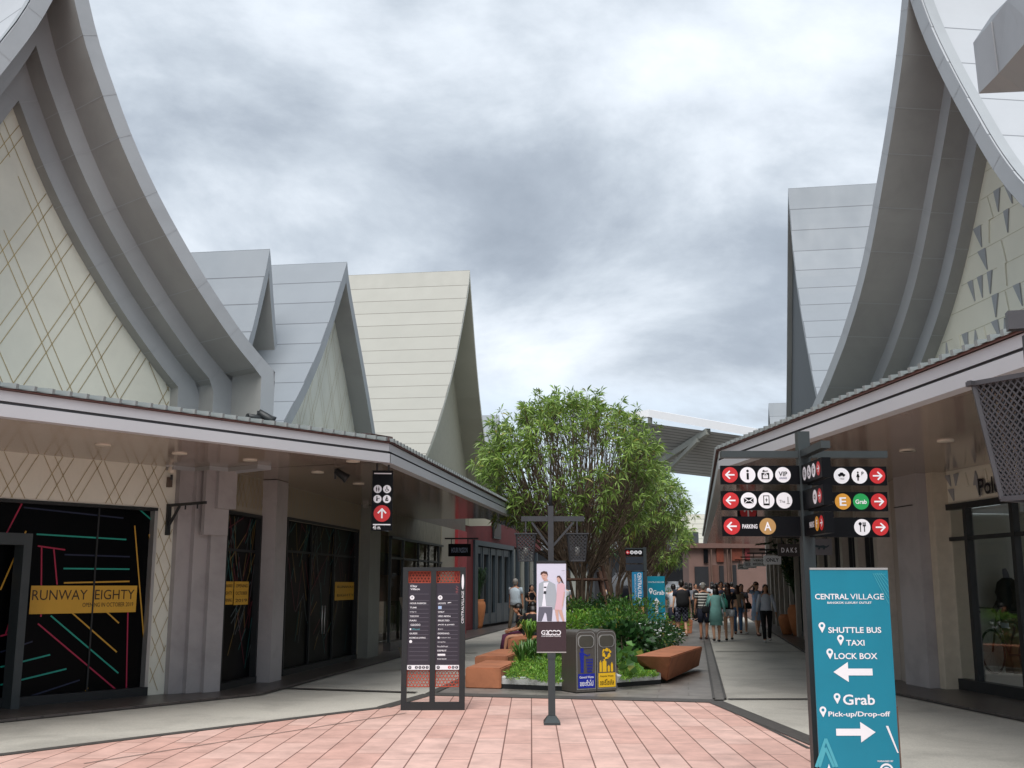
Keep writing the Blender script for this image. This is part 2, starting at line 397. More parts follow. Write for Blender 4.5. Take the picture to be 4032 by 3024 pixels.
# left border line of the pink court, going toward and past the camera
dl = (gp(0, 2975) - Ls).normalized(); dr = (gp(3185, 2917) - br_).normalized()
Lnear = Ls + dl * 22; Rnear = br_ + dr * 26
flat('pink_court_paving', [bl, br_, Rnear, (Rnear.x, -12, 0), (Lnear.x, -12, 0), Lnear, Ls], .004, M_pink)
# stamped paving of the lane
flat('lane_paving', [bl, br_, along(br_, dc, far), along(bl, dL, far)], .002, M_mid)
# terrazzo left and right
plB = gp(1021, 2740); plN = plB + (gp(0, 2848) - plB).normalized() * 18
flat('left_terrazzo_walk', [Ls, bl, along(bl, dL, far), along(plB, dL, far), plB, plN, Lnear], .006, M_terz)
stR = gp(2861, 2757)
prF = gp(3170, 2570); s0 = -9.3
prC = along(prF, dc, s0)
prN = prC - d2 * 22
flat('right_terrazzo_walk', [stR, along(stR, dc, far), along(prC, dc, far), prC, prN, (Rnear.x + .12, Rnear.y, 0), (br_.x + .12, br_.y, 0)], .006, M_terz)
# dark strips
def strips(name, segs, z=.010):
    g = MB()
    for a, b, w in segs:
        a, b = Vector(a), Vector(b); d = (b - a).normalized(); q = Vector((d.y, -d.x, 0)) * w / 2
        g.add([(p.x, p.y, z) for p in (a + q, b + q, b - q, a - q)], [(0, 1, 2, 3)], M_strip); z += .0012
    return struct(name, g)
strips('dark_paving_strips', [(Ls, Lnear, .15), (Ls, bl, .2), (bl, br_, .42), (br_, Rnear, .24), (bl, along(bl, dL, far), .14),
    (plB, plN, .10), (plB, along(plB, dL, far), .10), (prC, along(prC, dc, far), .10), (prC, prN, .10),
    (gp(1125, 2714), gp(1640, 2731), .16), (gp(2866, 2757), gp(3330, 2757), .13), (gp(2817, 2568), gp(3165, 2568), .13), (gp(2790, 2500), gp(3000, 2500), .12), (gp(2775, 2465), gp(2950, 2465), .12),
    (gp(1880, 2575), gp(1690, 2570), .10), (gp(1640, 2480), gp(1950, 2484), .14)])
stm = mat('drain_strip', '#6e6a66', .55, .3, 9)
g = MB(); a = gp(2811, 2757); b = gp(2857, 2757)
g.add([(p.x, p.y, .0085) for p in (a, b, along(b, dc, far), along(a, dc, far))], [(0, 1, 2, 3)], stm); struct('drain_channel', g)
strips('drain_edges', [(gp(2811, 2757), along(gp(2811, 2757), dc, far), .035), (gp(2857, 2757), along(gp(2857, 2757), dc, far), .035)], .03)
strips('court_inlay_lines', [(gp(2850, 2785), gp(3186, 2950), .045), (gp(330, 3010), gp(1600, 2810), .02)], .0095)
# raised plinths along the shop fronts
def plinth(name, pts, h=.04):
    g = MB(); g.prism([(p[0], p[1], .0) for p in pts], (0, 0, h), M_pli); return struct(name, g)
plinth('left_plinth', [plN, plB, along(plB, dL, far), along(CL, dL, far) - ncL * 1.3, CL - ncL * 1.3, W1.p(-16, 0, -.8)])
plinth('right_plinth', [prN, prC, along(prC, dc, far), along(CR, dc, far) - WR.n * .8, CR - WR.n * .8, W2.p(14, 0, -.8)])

# ------------------------------------------------------------ walkway canopies
def canopy(name, label, pts, inner, rib=.2):
    t = thing(name, label, 'walkway canopy', (pts[1].x, pts[1].y, 0))
    fa = MB(); so = MB(); ro = MB()
    for i in range(len(pts) - 1):
        a, b = pts[i], pts[i + 1]; ia, ib = inner[i if len(inner) == len(pts) or i < 2 else i + 1], inner[i + 1 if len(inner) == len(pts) or i < 2 else i + 2]
        d = (b - a).normalized(); n = Vector((d.y, -d.x, 0))
        if n.dot(a - ia) < 0: n = -n
        h = ZT - ZB
        def band(z0, z1, o, m):
            fa.face([a + n * o + UP * z0, b + n * o + UP * z0, b + n * o + UP * z1, a + n * o + UP * z1], m)
        band(ZB, ZB + h * .44, .03, M_fas)
        fa.face([a + n * .03 + UP * (ZB + h * .44), b + n * .03 + UP * (ZB + h * .44), b - n * .03 + UP * (ZB + h * .46), a - n * .03 + UP * (ZB + h * .46)], M_fasd)
        band(ZB + h * .46, ZB + h * .56, -.03, M_fasd)
        fa.face([a - n * .03 + UP * (ZB + h * .56), b - n * .03 + UP * (ZB + h * .56), b + n * .01 + UP * (ZB + h * .56), a + n * .01 + UP * (ZB + h * .56)], M_fasd)
        band(ZB + h * .56, ZT - .02, .01, M_fas)
        band(ZT - .018, ZT, .035, M_edge)
        fa.face([a + n * .03 + UP * ZB, b + n * .03 + UP * ZB, b - n * .12 + UP * ZB, a - n * .12 + UP * ZB], M_fas)
        so.face([a - n * .12 + UP * (ZB + .02), b - n * .12 + UP * (ZB + .02), ib + UP * (ZB + .02), ia + UP * (ZB + .02)], M_soffit)
        zi = ZT + .42
        ro.face([a + n * .05 + UP * (ZT + .004), b + n * .05 + UP * (ZT + .004), ib + UP * zi, ia + UP * zi], M_edge)
        k = int((b - a).length / rib)
        for j in range(k):
            f = (j + .5) / k; p = a.lerp(b, f) + n * .055; q = ia.lerp(ib, f)
            P0 = p + UP * (ZT + .005); P1 = q + UP * (zi + .005)
            ro.bar(P0 + UP * .028, P1 + UP * .028, .045, .056, M_rib)
            p2 = a.lerp(b, (j + .55) / k) + n * .052; q2 = ia.lerp(ib, (j + .55) / k)
            ro.face([p2 + UP * (ZT + .012), p2 + d * rib * .7 + UP * (ZT + .012), q2 + d * rib * .7 + UP * (zi + .012), q2 + UP * (zi + .012)], M_rib)
    fa.build('fascia', t); so.build('soffit', t); ro.build('roof_sheet', t)
    return t
LW = 34
E1 = along(EB, dL, 13.5)
eL = [along(EB, d1, -15), EB, E1, along(EB, dL, 21)]
iL = [W1.p(-16, 0, -.1), CL - ncL * .3 - n1v * .1, along(E1, ncL, -3.1), along(E1, ncL, -.85), along(EB, dL, 21) - ncL * .85]
for p in iL: p.z = 0
cL = canopy('walkway_canopy', 'long pale canopy over the left shop fronts bending where the lane begins', eL, iL)
eR = [along(ER, d2, -13), ER, along(ER, dc, 30)]
iR = [W2.p(14, 0, -.1), CR - WR.n * .3 - W2.n * .1, along(CR, dc, 30) - WR.n * .3]
for p in iR: p.z = 0
cR = canopy('walkway_canopy', 'long pale canopy over the right shop fronts behind the signpost', eR, iR)
M_glow = mat('downlight_lens', '#d8cfc0', .4, 0)
def downlights(par, pts):
    for p in pts:
        m = MB(); m.lathe((p[0], p[1], ZB + .006), [(.0, .004), (.085, .004), (.10, .0), (.10, .014)], M_glow, 16); m.build('downlight', par)
downlights(cL, [gp(*RB(330, 85), ZB), gp(*RB(915, 140), ZB), gp(*RB(1475, 240), ZB), gp(*RB(1770, 150), ZB), gp(*RB(1815, 335), ZB), gp(*R3(480, 305), ZB)])
downlights(cR, [gp(*RE(2135, 357), ZB), gp(*RD(45, 55), ZB), gp(*R9(335, 457), ZB)])

# ------------------------------------------------------------ gables
def offset_prof(P, w, wf=None):       # inward offset of a symmetric half profile [(half width, z)] (apex first)
    out = []
    for i, (x, z) in enumerate(P):
        a = P[max(0, i - 1)]; b = P[min(len(P) - 1, i + 1)]
        tx, tz = b[0] - a[0], b[1] - a[1]; l = math.hypot(tx, tz); nx, nz = tz / l, -tx / l
        out.append((x + nx * w, z + nz * w))
    if P[-1][0] == P[-2][0]:                    # vertical foot: stop the inner curve at its face
        xf = P[-1][0] - (wf or w); keep = []
        for i, (x, z) in enumerate(out):
            if x >= xf - 1e-6:
                x0, z0 = out[i - 1]; f = (xf - x0) / (x - x0) if x > x0 else 0; keep.append((xf, z0 + (z - z0) * f)); break
            keep.append((x, z))
        out = keep + [(xf, P[-1][1])]
    res = []
    for i, (x, z) in enumerate(out):
        if x > 0:
            if not res and i > 0:
                x0, z0 = out[i - 1]; f = (0 - x0) / (x - x0) if x != x0 else 0; res.append((0, z0 + (z - z0) * f))
            res.append((x, z))
    return res
def full(P, uc): return [(uc - x, z) for x, z in reversed(P)] + [(uc + x, z) for x, z in P[1:]]
def band(m, fr, A, B, off, mt):      # face between two half-profile polylines
    n = 28
    def samp(Q, k):
        L_ = [0]
        for i in range(1, len(Q)): L_.append(L_[-1] + math.hypot(Q[i][0] - Q[i - 1][0], Q[i][1] - Q[i - 1][1]))
        s = L_[-1] * k / n
        for i in range(1, len(Q)):
            if s <= L_[i] + 1e-9:
                f = (s - L_[i - 1]) / (L_[i] - L_[i - 1]) if L_[i] > L_[i - 1] else 0
                return (Q[i - 1][0] + (Q[i][0] - Q[i - 1][0]) * f, Q[i - 1][1] + (Q[i][1] - Q[i - 1][1]) * f)
        return Q[-1]
    for k in range(n):
        m.poly(fr, [samp(A, k), samp(A, k + 1), samp(B, k + 1), samp(B, k)], off, mt)
def smoothp(P, it=1):
    for _ in range(it):
        Q = [P[0]]
        for a, b in zip(P, P[1:]): Q += [(a[0] * .75 + b[0] * .25, a[1] * .75 + b[1] * .25), (a[0] * .25 + b[0] * .75, a[1] * .25 + b[1] * .75)]
        P = Q + [P[-1]]
    return P
HP = smoothp([(0, 10.9), (.22, 10.2), (.52, 9.4), (1.0, 8.45), (1.37, 7.8), (1.84, 6.98), (2.33, 6.32), (3.0, 5.68)], 2)
def big_gable(par, fr, uc, P, tail, depth, roofm, sides=(-1, 1)):
    """stepped gable: P is the outer half profile, tail the lower points; three nested frames"""
    offs = [1.3, .58, .21, 0.0]
    O = P + tail
    ins = [offset_prof(O, .22, .25), offset_prof(O, .49, .58), offset_prof(O, .77, .95)]
    zb = O[-1][1]
    def close(Q): return Q[:-1] + [(Q[-1][0], zb)] if Q[-1][1] != zb else Q
    ins = [close(q) for q in ins]
    fm = MB(); sm_ = MB(); rm = MB()
    def mir(Q, s): return [(uc + s * x, z) for x, z in Q]
    prev = O
    seam = mat('seam_line', '#a6aaad', .5, 0); 
    for k in range(3):
        for s in sides:
            band(fm, fr, mir(prev, s), mir(ins[k], s), offs[k], M_face if k == 0 else M_step)
            q = [fr.p(u, z, offs[k]) for u, z in mir(ins[k], s)]
            sm_.sweep(q, -fr.n * (offs[k] - offs[k + 1]), M_soff)
            # panel joints on face and soffit
            LEN = 0; last = -1
            A = mir(prev, s); B = mir(ins[k], s)
            for i in range(1, len(B) - 1):
                LEN += math.hypot(B[i][0] - B[i - 1][0], B[i][1] - B[i - 1][1])
                if int(LEN / .75) != last:
                    last = int(LEN / .75)
                    j = min(range(len(A)), key=lambda a: math.hypot(A[a][0] - B[i][0], A[a][1] - B[i][1]))
                    fm.line(fr, A[j], B[i], .012, offs[k] + .004, seam)
                    du = Vector((B[i + 1][0] - B[i - 1][0], B[i + 1][1] - B[i - 1][1])).normalized() * .006
                    nn = Vector((-du.y, du.x)).normalized() * .004
                    if nn.x * (uc - B[i][0]) < 0: nn = -nn
                    b0 = (B[i][0] + nn.x, B[i][1] + nn.y)
                    sm_.face([fr.p(b0[0] - du.x, b0[1] - du.y, offs[k]), fr.p(b0[0] + du.x, b0[1] + du.y, offs[k]), fr.p(b0[0] + du.x, b0[1] + du.y, offs[k + 1]), fr.p(b0[0] - du.x, b0[1] - du.y, offs[k + 1])], seam)
        prev = ins[k]
    for s in sides: rm.sweep([fr.p(u, z, offs[0]) for u, z in mir(O, s)], -fr.n * (depth + offs[0]), roofm)
    # dark line along the edge flashing
    for s in sides:
        Q = mir(O, s)
        rm.sweep([fr.p(u + s * .012, z + .012, offs[0] - .03) for u, z in Q], -fr.n * .16, M_face)
    fm.build('gable_frame', par); sm_.build('gable_soffit', par); rm.build('roof', par)
    return ins[2]
def inside_fn(Q, uc):
    def f(u, z):
        x = abs(u - uc)
        if z > Q[0][1]: return False
        for i in range(1, len(Q)):
            if Q[i][1] <= z <= Q[i - 1][1]:
                a, b = Q[i - 1], Q[i]; fr_ = (z - a[1]) / (b[1] - a[1]) if a[1] != b[1] else 0
                return x < a[0] + (b[0] - a[0]) * fr_ - .02
        return x < Q[-1][0] - .02
    return f
def inlay(m, fr, u0, u1, z0, z1, ins, off=.006, w=.010, seed=1, ang=(61, 119), pitch=1.02):
    rnd = random.Random(seed)
    for A in ang:
        a = radians(A); dx, dz = cos(a), sin(a)
        span = (z1 - z0) / dz; k = 0; base = u0 - abs(dx) * span - 1
        while base < u1 + abs(dx) * span + 1:
            for dd in (0, .13 + .05 * rnd.random()):
                sx = base + dd; on = None; s = 0; gap = rnd.uniform(2.5, 6)
                pts = None
                while s < span:
                    u, z = sx + dx * s, z0 + dz * s
                    ok = u0 < u < u1 and ins(u, z) and s < gap
                    if ok and pts is None: pts = (u, z)
                    if not ok and pts is not None:
                        m.line(fr, pts, (u, z), w, off, M_gold); off += 2e-5; pts = None
                    if s > gap + rnd.uniform(.1, .5): gap = s + rnd.uniform(1.2, 5)
                    s += .03
                if pts is not None: m.line(fr, pts, (u, z), w, off, M_gold)
            base += pitch * rnd.uniform(.55, .95)

# ---------------- near left shop, the one with the lattice-lined gable
shopA = thing('shop_building', 'near left shop with stepped grey gable, gold lined cream wall and black windows', 'shop building', W1.p(0, 0, 0))
tailL = [(3.72, 4.79), (3.72, 3.3)]
HPL = [W1.px(*p, 1.3) for p in [(348, 0), (394, 184), (444, 328), (502, 492), (564, 640), (635, 789), (717, 938), (794, 1071), (876, 1197), (958, 1317), (1030, 1405)]]
HPL = smoothp([(0, 10.6), (.17, 10.0)] + [(u + 2.70, z) for u, z in HPL], 1)
Pin = big_gable(shopA, W1, -2.70, HPL, tailL, 5.0, M_roofw)
# cream panel within the gable + lower wall with the window opening
wu0, wz1 = W1.px(0, 1960); wu1, wzt = W1.px(*R3(735, 595)); wzt = (wz1 + wzt) / 2
wl = MB()
hz = Pin[0][1]
for s in (-1, 1):
    q = [(-2.70 + s * x, z) for x, z in Pin]
    for i in range(len(q) - 1):
        wl.poly(W1, [q[i], q[i + 1], (-2.70, q[i + 1][1]), (-2.70, q[i][1])], .0, M_cream)
wl.rect(W1, -9, wzt, .26, 4.9, -.004, M_cream)
wl.rect(W1, wu1, 0, .26, wzt, -.004, M_cream)
wl.rect(W1, -9, 4.9, -6.1, 4.9 + .01, -.004, M_cream)
wl.build('cream_wall', shopA)
il = MB()
fin = inside_fn(Pin, -2.70)
inlay(il, W1, -6.4, .2, 3.8, hz, fin, seed=4)
inlay(il, W1, -9, .24, wzt + .02, 3.36, lambda u, z: True, seed=9, pitch=.8, w=.008)
inlay(il, W1, wu1 + .03, .24, .1, wzt, lambda u, z: True, seed=12, pitch=.5, w=.008, ang=(66, 114))
il.build('gold_inlay', shopA)
# black film window
wn = MB()
zb0 = .16
wn.rect(W1, -9, zb0, wu1 - .04, wzt - .03, -.10, M_black)
fw = wn.build('window_film', shopA)
wf = MB()
wf.fb(W1, -9, wzt - .045, wu1, wzt, -.10, .02, M_dark); wf.fb(W1, wu1 - .05, zb0 - .04, wu1, wzt - .045, -.10, .02, M_alu)
wf.fb(W1, -9, .0, wu1, zb0, -.10, .03, M_dark)
um, _ = W1.px(*R3(440, 900), -.1); wf.fb(W1, um - .012, zb0, um + .012, wzt - .045, -.098, -.08, M_dark)
um2, _ = W1.px(*R3(712, 900), -.1); wf.fb(W1, um2 - .02, zb0, um2 + .02, wzt - .045, -.098, -.07, M_black)
wf.build('window_frame', shopA)
cs = {'r': mat('line_crimson', '#a81f45', .5, 0), 't': mat('line_teal', '#1d9c8a', .5, 0), 'y': mat('line_ochre', '#c99a35', .5, 0), 'n': mat('line_navy', '#101e3c', .5, 0)}
st = MB(); o = -.094
for c, a, b in [('r', (105, 565), (30, 710)), ('t', (170, 715), (588, 740)), ('n', (110, 590), (575, 640)), ('n', (300, 810), (605, 820)), ('t', (295, 875), (603, 878)), ('y', (297, 942), (603, 935)), ('r', (175, 770), (303, 788)),
                ('r', (193, 775), (190, 1100)), ('r', (250, 785), (265, 950)), ('y', (627, 675), (680, 1330)), ('y', (695, 715), (712, 900)), ('t', (640, 592), (725, 665)), ('y', (120, 700), (0, 975)),
                ('r', (110, 910), (25, 1180)), ('r', (0, 1190), (85, 1170)), ('r', (595, 1075), (587, 1458)), ('r', (175, 1132), (555, 1453)), ('t', (235, 1095), (550, 1363)), ('y', (330, 1078), (543, 1265)),
                ('y', (495, 1077), (553, 1130)), ('t', (0, 1335), (232, 1277)), ('t', (0, 1418), (308, 1343)), ('n', (0, 1265), (150, 1215)), ('n', (110, 1480), (370, 1395)), ('y', (380, 1475), (408, 1430)), ('r', (300, 1482), (320, 1462))]:
    st.line(W1, W1.px(*R3(*a), -.1), W1.px(*R3(*b), -.1), .021, o, cs[c]); o += .0003
st.build('coloured_lines', fw)
sg = MB(); a = W1.px(*R3(145, 955), -.09); b = W1.px(*R3(632, 1078), -.09)
sg.rect(W1, a[0], b[1], b[0], a[1], -.085, M_gold2)
brn = mat('sign_lettering_brown', '#3a2616', .5, 0)
def ctr(fr, off, R, x0, y0, x1, y1):
    p = fr.px(*R(x0, y0), off); q = fr.px(*R(x1, y1), off); return (p[0] + q[0]) / 2, (p[1] + q[1]) / 2, abs(q[0] - p[0]), abs(q[1] - p[1])
sg.text(W1, 'RUNWAY  EIGHTY', *ctr(W1, -.085, R3, 152, 975, 625, 1018), -.082, brn)
sg.text(W1, 'OPENING IN OCTOBER 2019', *ctr(W1, -.085, R3, 385, 1035, 620, 1051), -.082, brn)
sg.build('gold_notice', fw)
# portal frame of the shop door, standing proud at the left
dp = MB(); a = W1.px(*R3(155, 712), .25); b = W1.px(*R3(112, 765), .25)
dp.fb(W1, a[0] - 3, b[1], a[0], a[1], .0, .25, M_post); dp.fb(W1, b[0], 0, a[0], b[1], .0, .25, M_post)
dp.build('door_portal', shopA)
# stepped pilaster at the corner
pl_ = MB(); M_pil2 = mat('pilaster_seams', '#77757b', .6, 0)
us = [.26, .52, .78, 1.02]
z1s = [3.36] * 4
for i, (u0, u1_, of, zt) in enumerate([(.26, .50, .10, 3.35), (.50, .74, .19, 3.35), (.74, 1.03, .28, 3.35)]):
    pl_.fb(W1, u0, 0, u1_, zt, -.6, of, M_pil)
pl_.fb(W1, .55, 2.35, .98, 3.36, .28, .36, M_pil); pl_.fb(W1, .72, 2.75, 1.05, 3.37, .36, .44, M_pil)
pl_.build('pilaster', shopA)
# ---------------- black bracket on the cream wall
br = thing('sign_bracket', 'empty black bracket arm on the cream wall beside the stepped pilaster', 'bracket', W1.p(.18, 2.3, 0))
b_ = MB(); p0 = W1.px(*R3(785, 575)); p1 = W1.px(*R3(780, 720))
b_.fb(W1, p0[0] - .03, p1[1], p0[0] + .03, p0[1], 0, .05, M_dark); b_.fb(W1, p0[0] - .02, p0[1] - .04, p0[0] + .02, p0[1], .05, .95, M_dark)
b_.bar(W1.p(p0[0], p0[1] - .32, .05), W1.p(p0[0], p0[1] - .04, .3), .03, .03, M_dark)
b_.tube([W1.p(p0[0], p0[1] - .04, .75), W1.p(p0[0], p0[1] - .1, .75)], .012, M_dark); b_.tube([W1.p(p0[0], p0[1] - .04, .45), W1.p(p0[0], p0[1] - .1, .45)], .012, M_dark)
b_.build('bracket_arm', br)
# wall lantern
wl_ = thing('wall_lamp', 'small pale wall lantern under the canopy above the black bracket', 'wall lamp', W1.p(.12, 2.7, .1))
q = W1.px(*R3(800, 400), .1)
b_ = MB(); b_.cb(W1.p(q[0], q[1] + .02, .12), .14, .14, .05, M_alu); b_.lathe(W1.p(q[0], q[1] - .1, .12), [(.03, 0), (.06, .03), (.05, .11), (.0, .12)], M_glow, 12); b_.cb(W1.p(q[0], q[1] - .16, .12), .03, .03, .08, M_dark)
b_.build('lamp_housing', wl_)
b_ = MB(); q = W1.px(*R3(790, 468), .03); b_.fb(W1, q[0] - .03, q[1] - .09, q[0] + .03, q[1] + .06, 0, .07, mat('speaker_box', '#5e5148', .5, .1)); 
spk = b_.build('sensor_box', None); tag(spk, 'small brown box fixed to the cream wall under the lantern', 'sensor box')

# ---------------- lane shop fronts on the left
shopB = thing('shop_building', 'grey gabled shop just behind the near left shop, its dark window filmed black', 'shop building', WL.p(3, 0, 0))
def pxr(fr, R, x0, y0, x1, y1, off=0):
    a = fr.px(*R(x0, y0), off); b = fr.px(*R(x1, y1), off); return a[0], b[1], b[0], a[1]
# windows B, C (u0, z_bottom, u1, z_top)
bu0 = WL.px(*R4(130, 900))[0]; bu1 = WL.px(*R4(360, 900))[0]; bzt = WL.px(*R4(280, 365))[1]
cu0 = WL.px(*R4(530, 900))[0]; cu1 = WL.px(*R4(1005, 900))[0]; czt = WL.px(*R4(800, 435))[1]
def depth_for(fr, u, xy):
    return min([k / 100 for k in range(0, 150)], key=lambda o_: abs(fr.px(*xy, o_)[0] - u))
p2a = WL.px(*R4(345, 1300), 0)[0]; p2d = depth_for(WL, p2a, R4(440, 1300)); p2b = WL.px(*R4(515, 1300), p2d)[0]
p3a = WL.px(*R4(1010, 1200), 0)[0]; p3d = depth_for(WL, p3a, R4(1075, 1200)); p3b = WL.px(*R4(1145, 1200), p3d)[0]; print('pil', p2a, p2b, p2d, p3a, p3b, p3d, bu0, bu1, cu0, cu1)
w = MB()
M_crs = mat('taupe_lane_wall', '#a49c8c', .55, .08, 1.0)
w.rect(WL, 0, bzt, p3a, 4.3, 0, M_crs); w.rect(WL, 0, 0, bu0, bzt, 0, M_crs); w.rect(WL, bu1, 0, cu0, czt, 0, M_crs); w.rect(WL, cu1, 0, p3a, czt, 0, M_crs)
if czt < bzt: w.rect(WL, bu1, czt, p3a, bzt, .001, M_crs)
w.build('wall', shopB)
il = MB(); inlay(il, WL, .1, p3a, max(bzt, czt) + .03, 3.36, lambda u, z: True, seed=21, pitch=.5, w=.012)
il.build('gold_inlay', shopB)
def filmwin(par, fr, u0, u1, z1, z0, seed, n, doors=None, gold=None):
    wn = MB(); wn.rect(fr, u0, z0, u1, z1, -.08, M_black)
    f = MB(); f.fb(fr, u0, z1 - .05, u1, z1, -.08, .02, M_dark); f.fb(fr, u0, 0, u1, z0, -.08, .03, M_dark)
    for u in (u0, u1 - .05): f.fb(fr, u, z0, u + .05, z1 - .05, -.08, .02, M_dark)
    o = wn.build('window_film', par)
    for u in (doors or []): f.fb(fr, u - .03, z0, u + .03, z1 - .05, -.078, -.04, M_dark)
    f.fb(fr, u0 + .05, z1 - .62, u1 - .05, z1 - .58, -.078, -.05, M_dark)
    f.build('window_frame', par)
    rnd = random.Random(seed); s = MB(); off = -.076
    dull = [mat('line_dull_teal', '#1a5c5c', .5, 0), mat('line_dull_red', '#5c1a28', .5, 0), mat('line_dull_ochre', '#77602e', .5, 0), mat('line_dull_grey', '#4d5558', .5, 0)]
    for k in range(n):
        u = rnd.uniform(u0 + .15, u1 - .15); z = rnd.uniform(z0 + .1, z1 - .2); a = radians(rnd.choice([75, 100, 82, 60, 115, 50, 35])); l = rnd.uniform(.3, 1.1)
        e = (min(max(u + cos(a) * l, u0 + .06), u1 - .06), min(z + sin(a) * l, z1 - .07))
        s.line(fr, (u, z), e, .022, off, dull[k % 4]); off += .0002
    s.build('coloured_lines', o)
    return o
zbw = .14
fwB = filmwin(shopB, WL, bu0, bu1, bzt, zbw, 3, 46)
fwC = filmwin(shopB, WL, cu0, cu1, czt, zbw, 5, 70, [cu0 + (cu1 - cu0) * .34, cu0 + (cu1 - cu0) * .66])
def smallsign(fr, R, x0, y0, x1, y1, parent, lines, off=-.06):
    s = MB(); a = fr.px(*R(x0, y0), off); b = fr.px(*R(x1, y1), off)
    s.rect(fr, a[0], b[1], b[0], a[1], off, M_gold2)
    for k, t in enumerate(lines):
        zc = a[1] + (b[1] - a[1]) * (k + .6) / (len(lines) + .2)
        s.text(fr, t, (a[0] + b[0]) / 2, zc, (b[0] - a[0]) * .8, .05, off + .004, brn)
    s.build('gold_notice', parent)
smallsign(WL, R4, 130, 812, 192, 962, fwB, ['RUNWAY', 'EIGHTY', 'OPENING'])
smallsign(WL, R4, 205, 812, 292, 962, fwB, ['OPENING', 'OCTOBER', '2019'])
smallsign(WL, R4, 862, 815, 995, 930, fwC, ['RUNWAY', 'EIGHTY'])
hd = MB()
for xx in (778, 795):
    a = WL.px(*R4(xx, 970), .05); b = WL.px(*R4(xx - 8, 1155), .05); hd.tube([WL.p(a[0], b[1], .05), WL.p(a[0], a[1], .05)], .015, M_alu)
hd.build('door_handles', shopB)
pm = MB(); pm.fb(WL, p2a, 0, p2b, 3.35, -.1, p2d, M_pil); pm.build('pilaster', shopB)
pm = MB(); pm.fb(WL, p3a, 0, p3b, 3.35, -.1, p3d, M_stone); pm.build('pilaster', shopB)
bn = MB(); a = WL.px(*R4(1062, 300), .2); bn.fb(WL, a[0] - .05, a[1] - .1, a[0] + .05, a[1] + .1, .15, .25, M_alu)
tag(bn.build('wall_lamp', None), 'small pale lamp on the grey pillar beside the hanging direction sign', 'wall lamp')

def traced_gable(par, fr, left, right, wband, depth, roofm, recess, backm, extra_steps=False, base=3.4, ridge=None, inner_lines=True):
    """left/right: photo outlines of the two legs from the apex down, laid on the gable's own plane"""
    Lp = [fr.px(*p) for p in left]; Rp = [fr.px(*p) for p in right]
    Lp = smoothp(Lp, 1); Rp = smoothp(Rp, 1)
    def inset(P, s):
        out = []
        for i, (x, z) in enumerate(P):
            a = P[max(0, i - 1)]; b = P[min(len(P) - 1, i + 1)]; tx, tz = b[0] - a[0], b[1] - a[1]; l = math.hypot(tx, tz)
            out.append((x + s * abs(tz / l) * wband, z - abs(tx / l) * wband))
        return out
    Li, Ri = inset(Lp, 1), inset(Rp, -1)
    # find crossing height
    def atz(P, z):
        for i in range(1, len(P)):
            if P[i][1] <= z <= P[i - 1][1]:
                f = (z - P[i - 1][1]) / (P[i][1] - P[i - 1][1]) if P[i][1] != P[i - 1][1] else 0
                return P[i - 1][0] + (P[i][0] - P[i - 1][0]) * f
        return P[-1][0] if z < P[-1][1] else P[0][0]
    zap = Lp[0][1]; zz_ = zap - .2
    while zz_ > base and atz(Li, zz_) > atz(Ri, zz_): zz_ -= .04
    ucr = (atz(Li, zz_) + atz(Ri, zz_)) / 2
    zs = [zz_ - (zz_ - base) * k / 24 for k in range(25)]
    fm = MB(); so = MB(); ro = MB(); bk = MB()
    zo = [zap - (zap - base) * k / 30 for k in range(31)]
    for k in range(30):
        za_, zb_ = zo[k], zo[k + 1]
        for P, I, s in ((Lp, Li, 1), (Rp, Ri, -1)):
            def iu(z): return (ucr if z >= zz_ else atz(I, z))
            o1_, o2_ = atz(P, za_), atz(P, zb_); i1, i2 = iu(za_), iu(zb_)
            if k == 0: o1_ = Lp[0][0]; i1 = o1_
            fm.poly(fr, [(o1_, za_), (o2_, zb_), (i2, zb_), (i1, za_)], 0, M_face if roofm is not M_roofc else mat('cream_clad', '#c9c6b8', .45, .05, .8))
    sofm = M_soff if roofm is not M_roofc else mat('khaki_soffit', '#b5b3a4', .6, .06, .6)
    for P in (Li, Ri):
        q = [fr.p(atz(P, z), z, 0) for z in zs]; so.sweep(q, -fr.n * recess, sofm)
    for k in range(24):
        a, b = zs[k], zs[k + 1]
        bk.poly(fr, [(atz(Li, a), a), (atz(Li, b), b), (atz(Ri, b), b), (atz(Ri, a), a)], -recess, backm)
    for P in (Lp, Rp):
        q = [fr.p(atz(P, z), z, 0) for z in zo]; q[0] = fr.p(Lp[0][0], zap, 0); ro.sweep(q, -fr.n * depth, roofm)
    fm.build('gable_frame', par); so.build('gable_soffit', par); bk.build('gable_wall', par); ro.build('roof', par)
    return Li, Ri, atz, zs
def S_(*pts): return [tuple(p) for p in pts]
# gable 2 (behind the near one) and gable 3
p19 = yp(1063, 980, 19.0); F2 = Fr(p19, dL)
F2.o.z = 0
traced_gable(shopB, F2, S_((1063, 980), (1040, 1100), (1012, 1220), (984, 1335), (950, 1440), (905, 1560), (850, 1680)), S_((1063, 980), (1068, 1033), (1081, 1231), (1098, 1430), (1124, 1630), (1130, 1700)), .16, 9, M_roofg, .55, M_cream, base=3.6)
shopC = thing('shop_building', 'grey gabled shop in the middle of the left row with a cream lined gable wall', 'shop building', WL.p(7, 0, 0))
F3 = WL.sh(.5)
Li, Ri, atz, zs = traced_gable(shopC, F3, S_((1367, 1031), (1333, 1145), (1277, 1324), (1204, 1497), (1131, 1636), (1100, 1690)), S_((1367, 1031), (1373, 1099), (1403, 1271), (1436, 1450), (1479, 1709), (1484, 1760)), .22, 9, M_roofg, .38, M_cream, base=3.6)
il = MB(); fr3 = F3.sh(-.38)
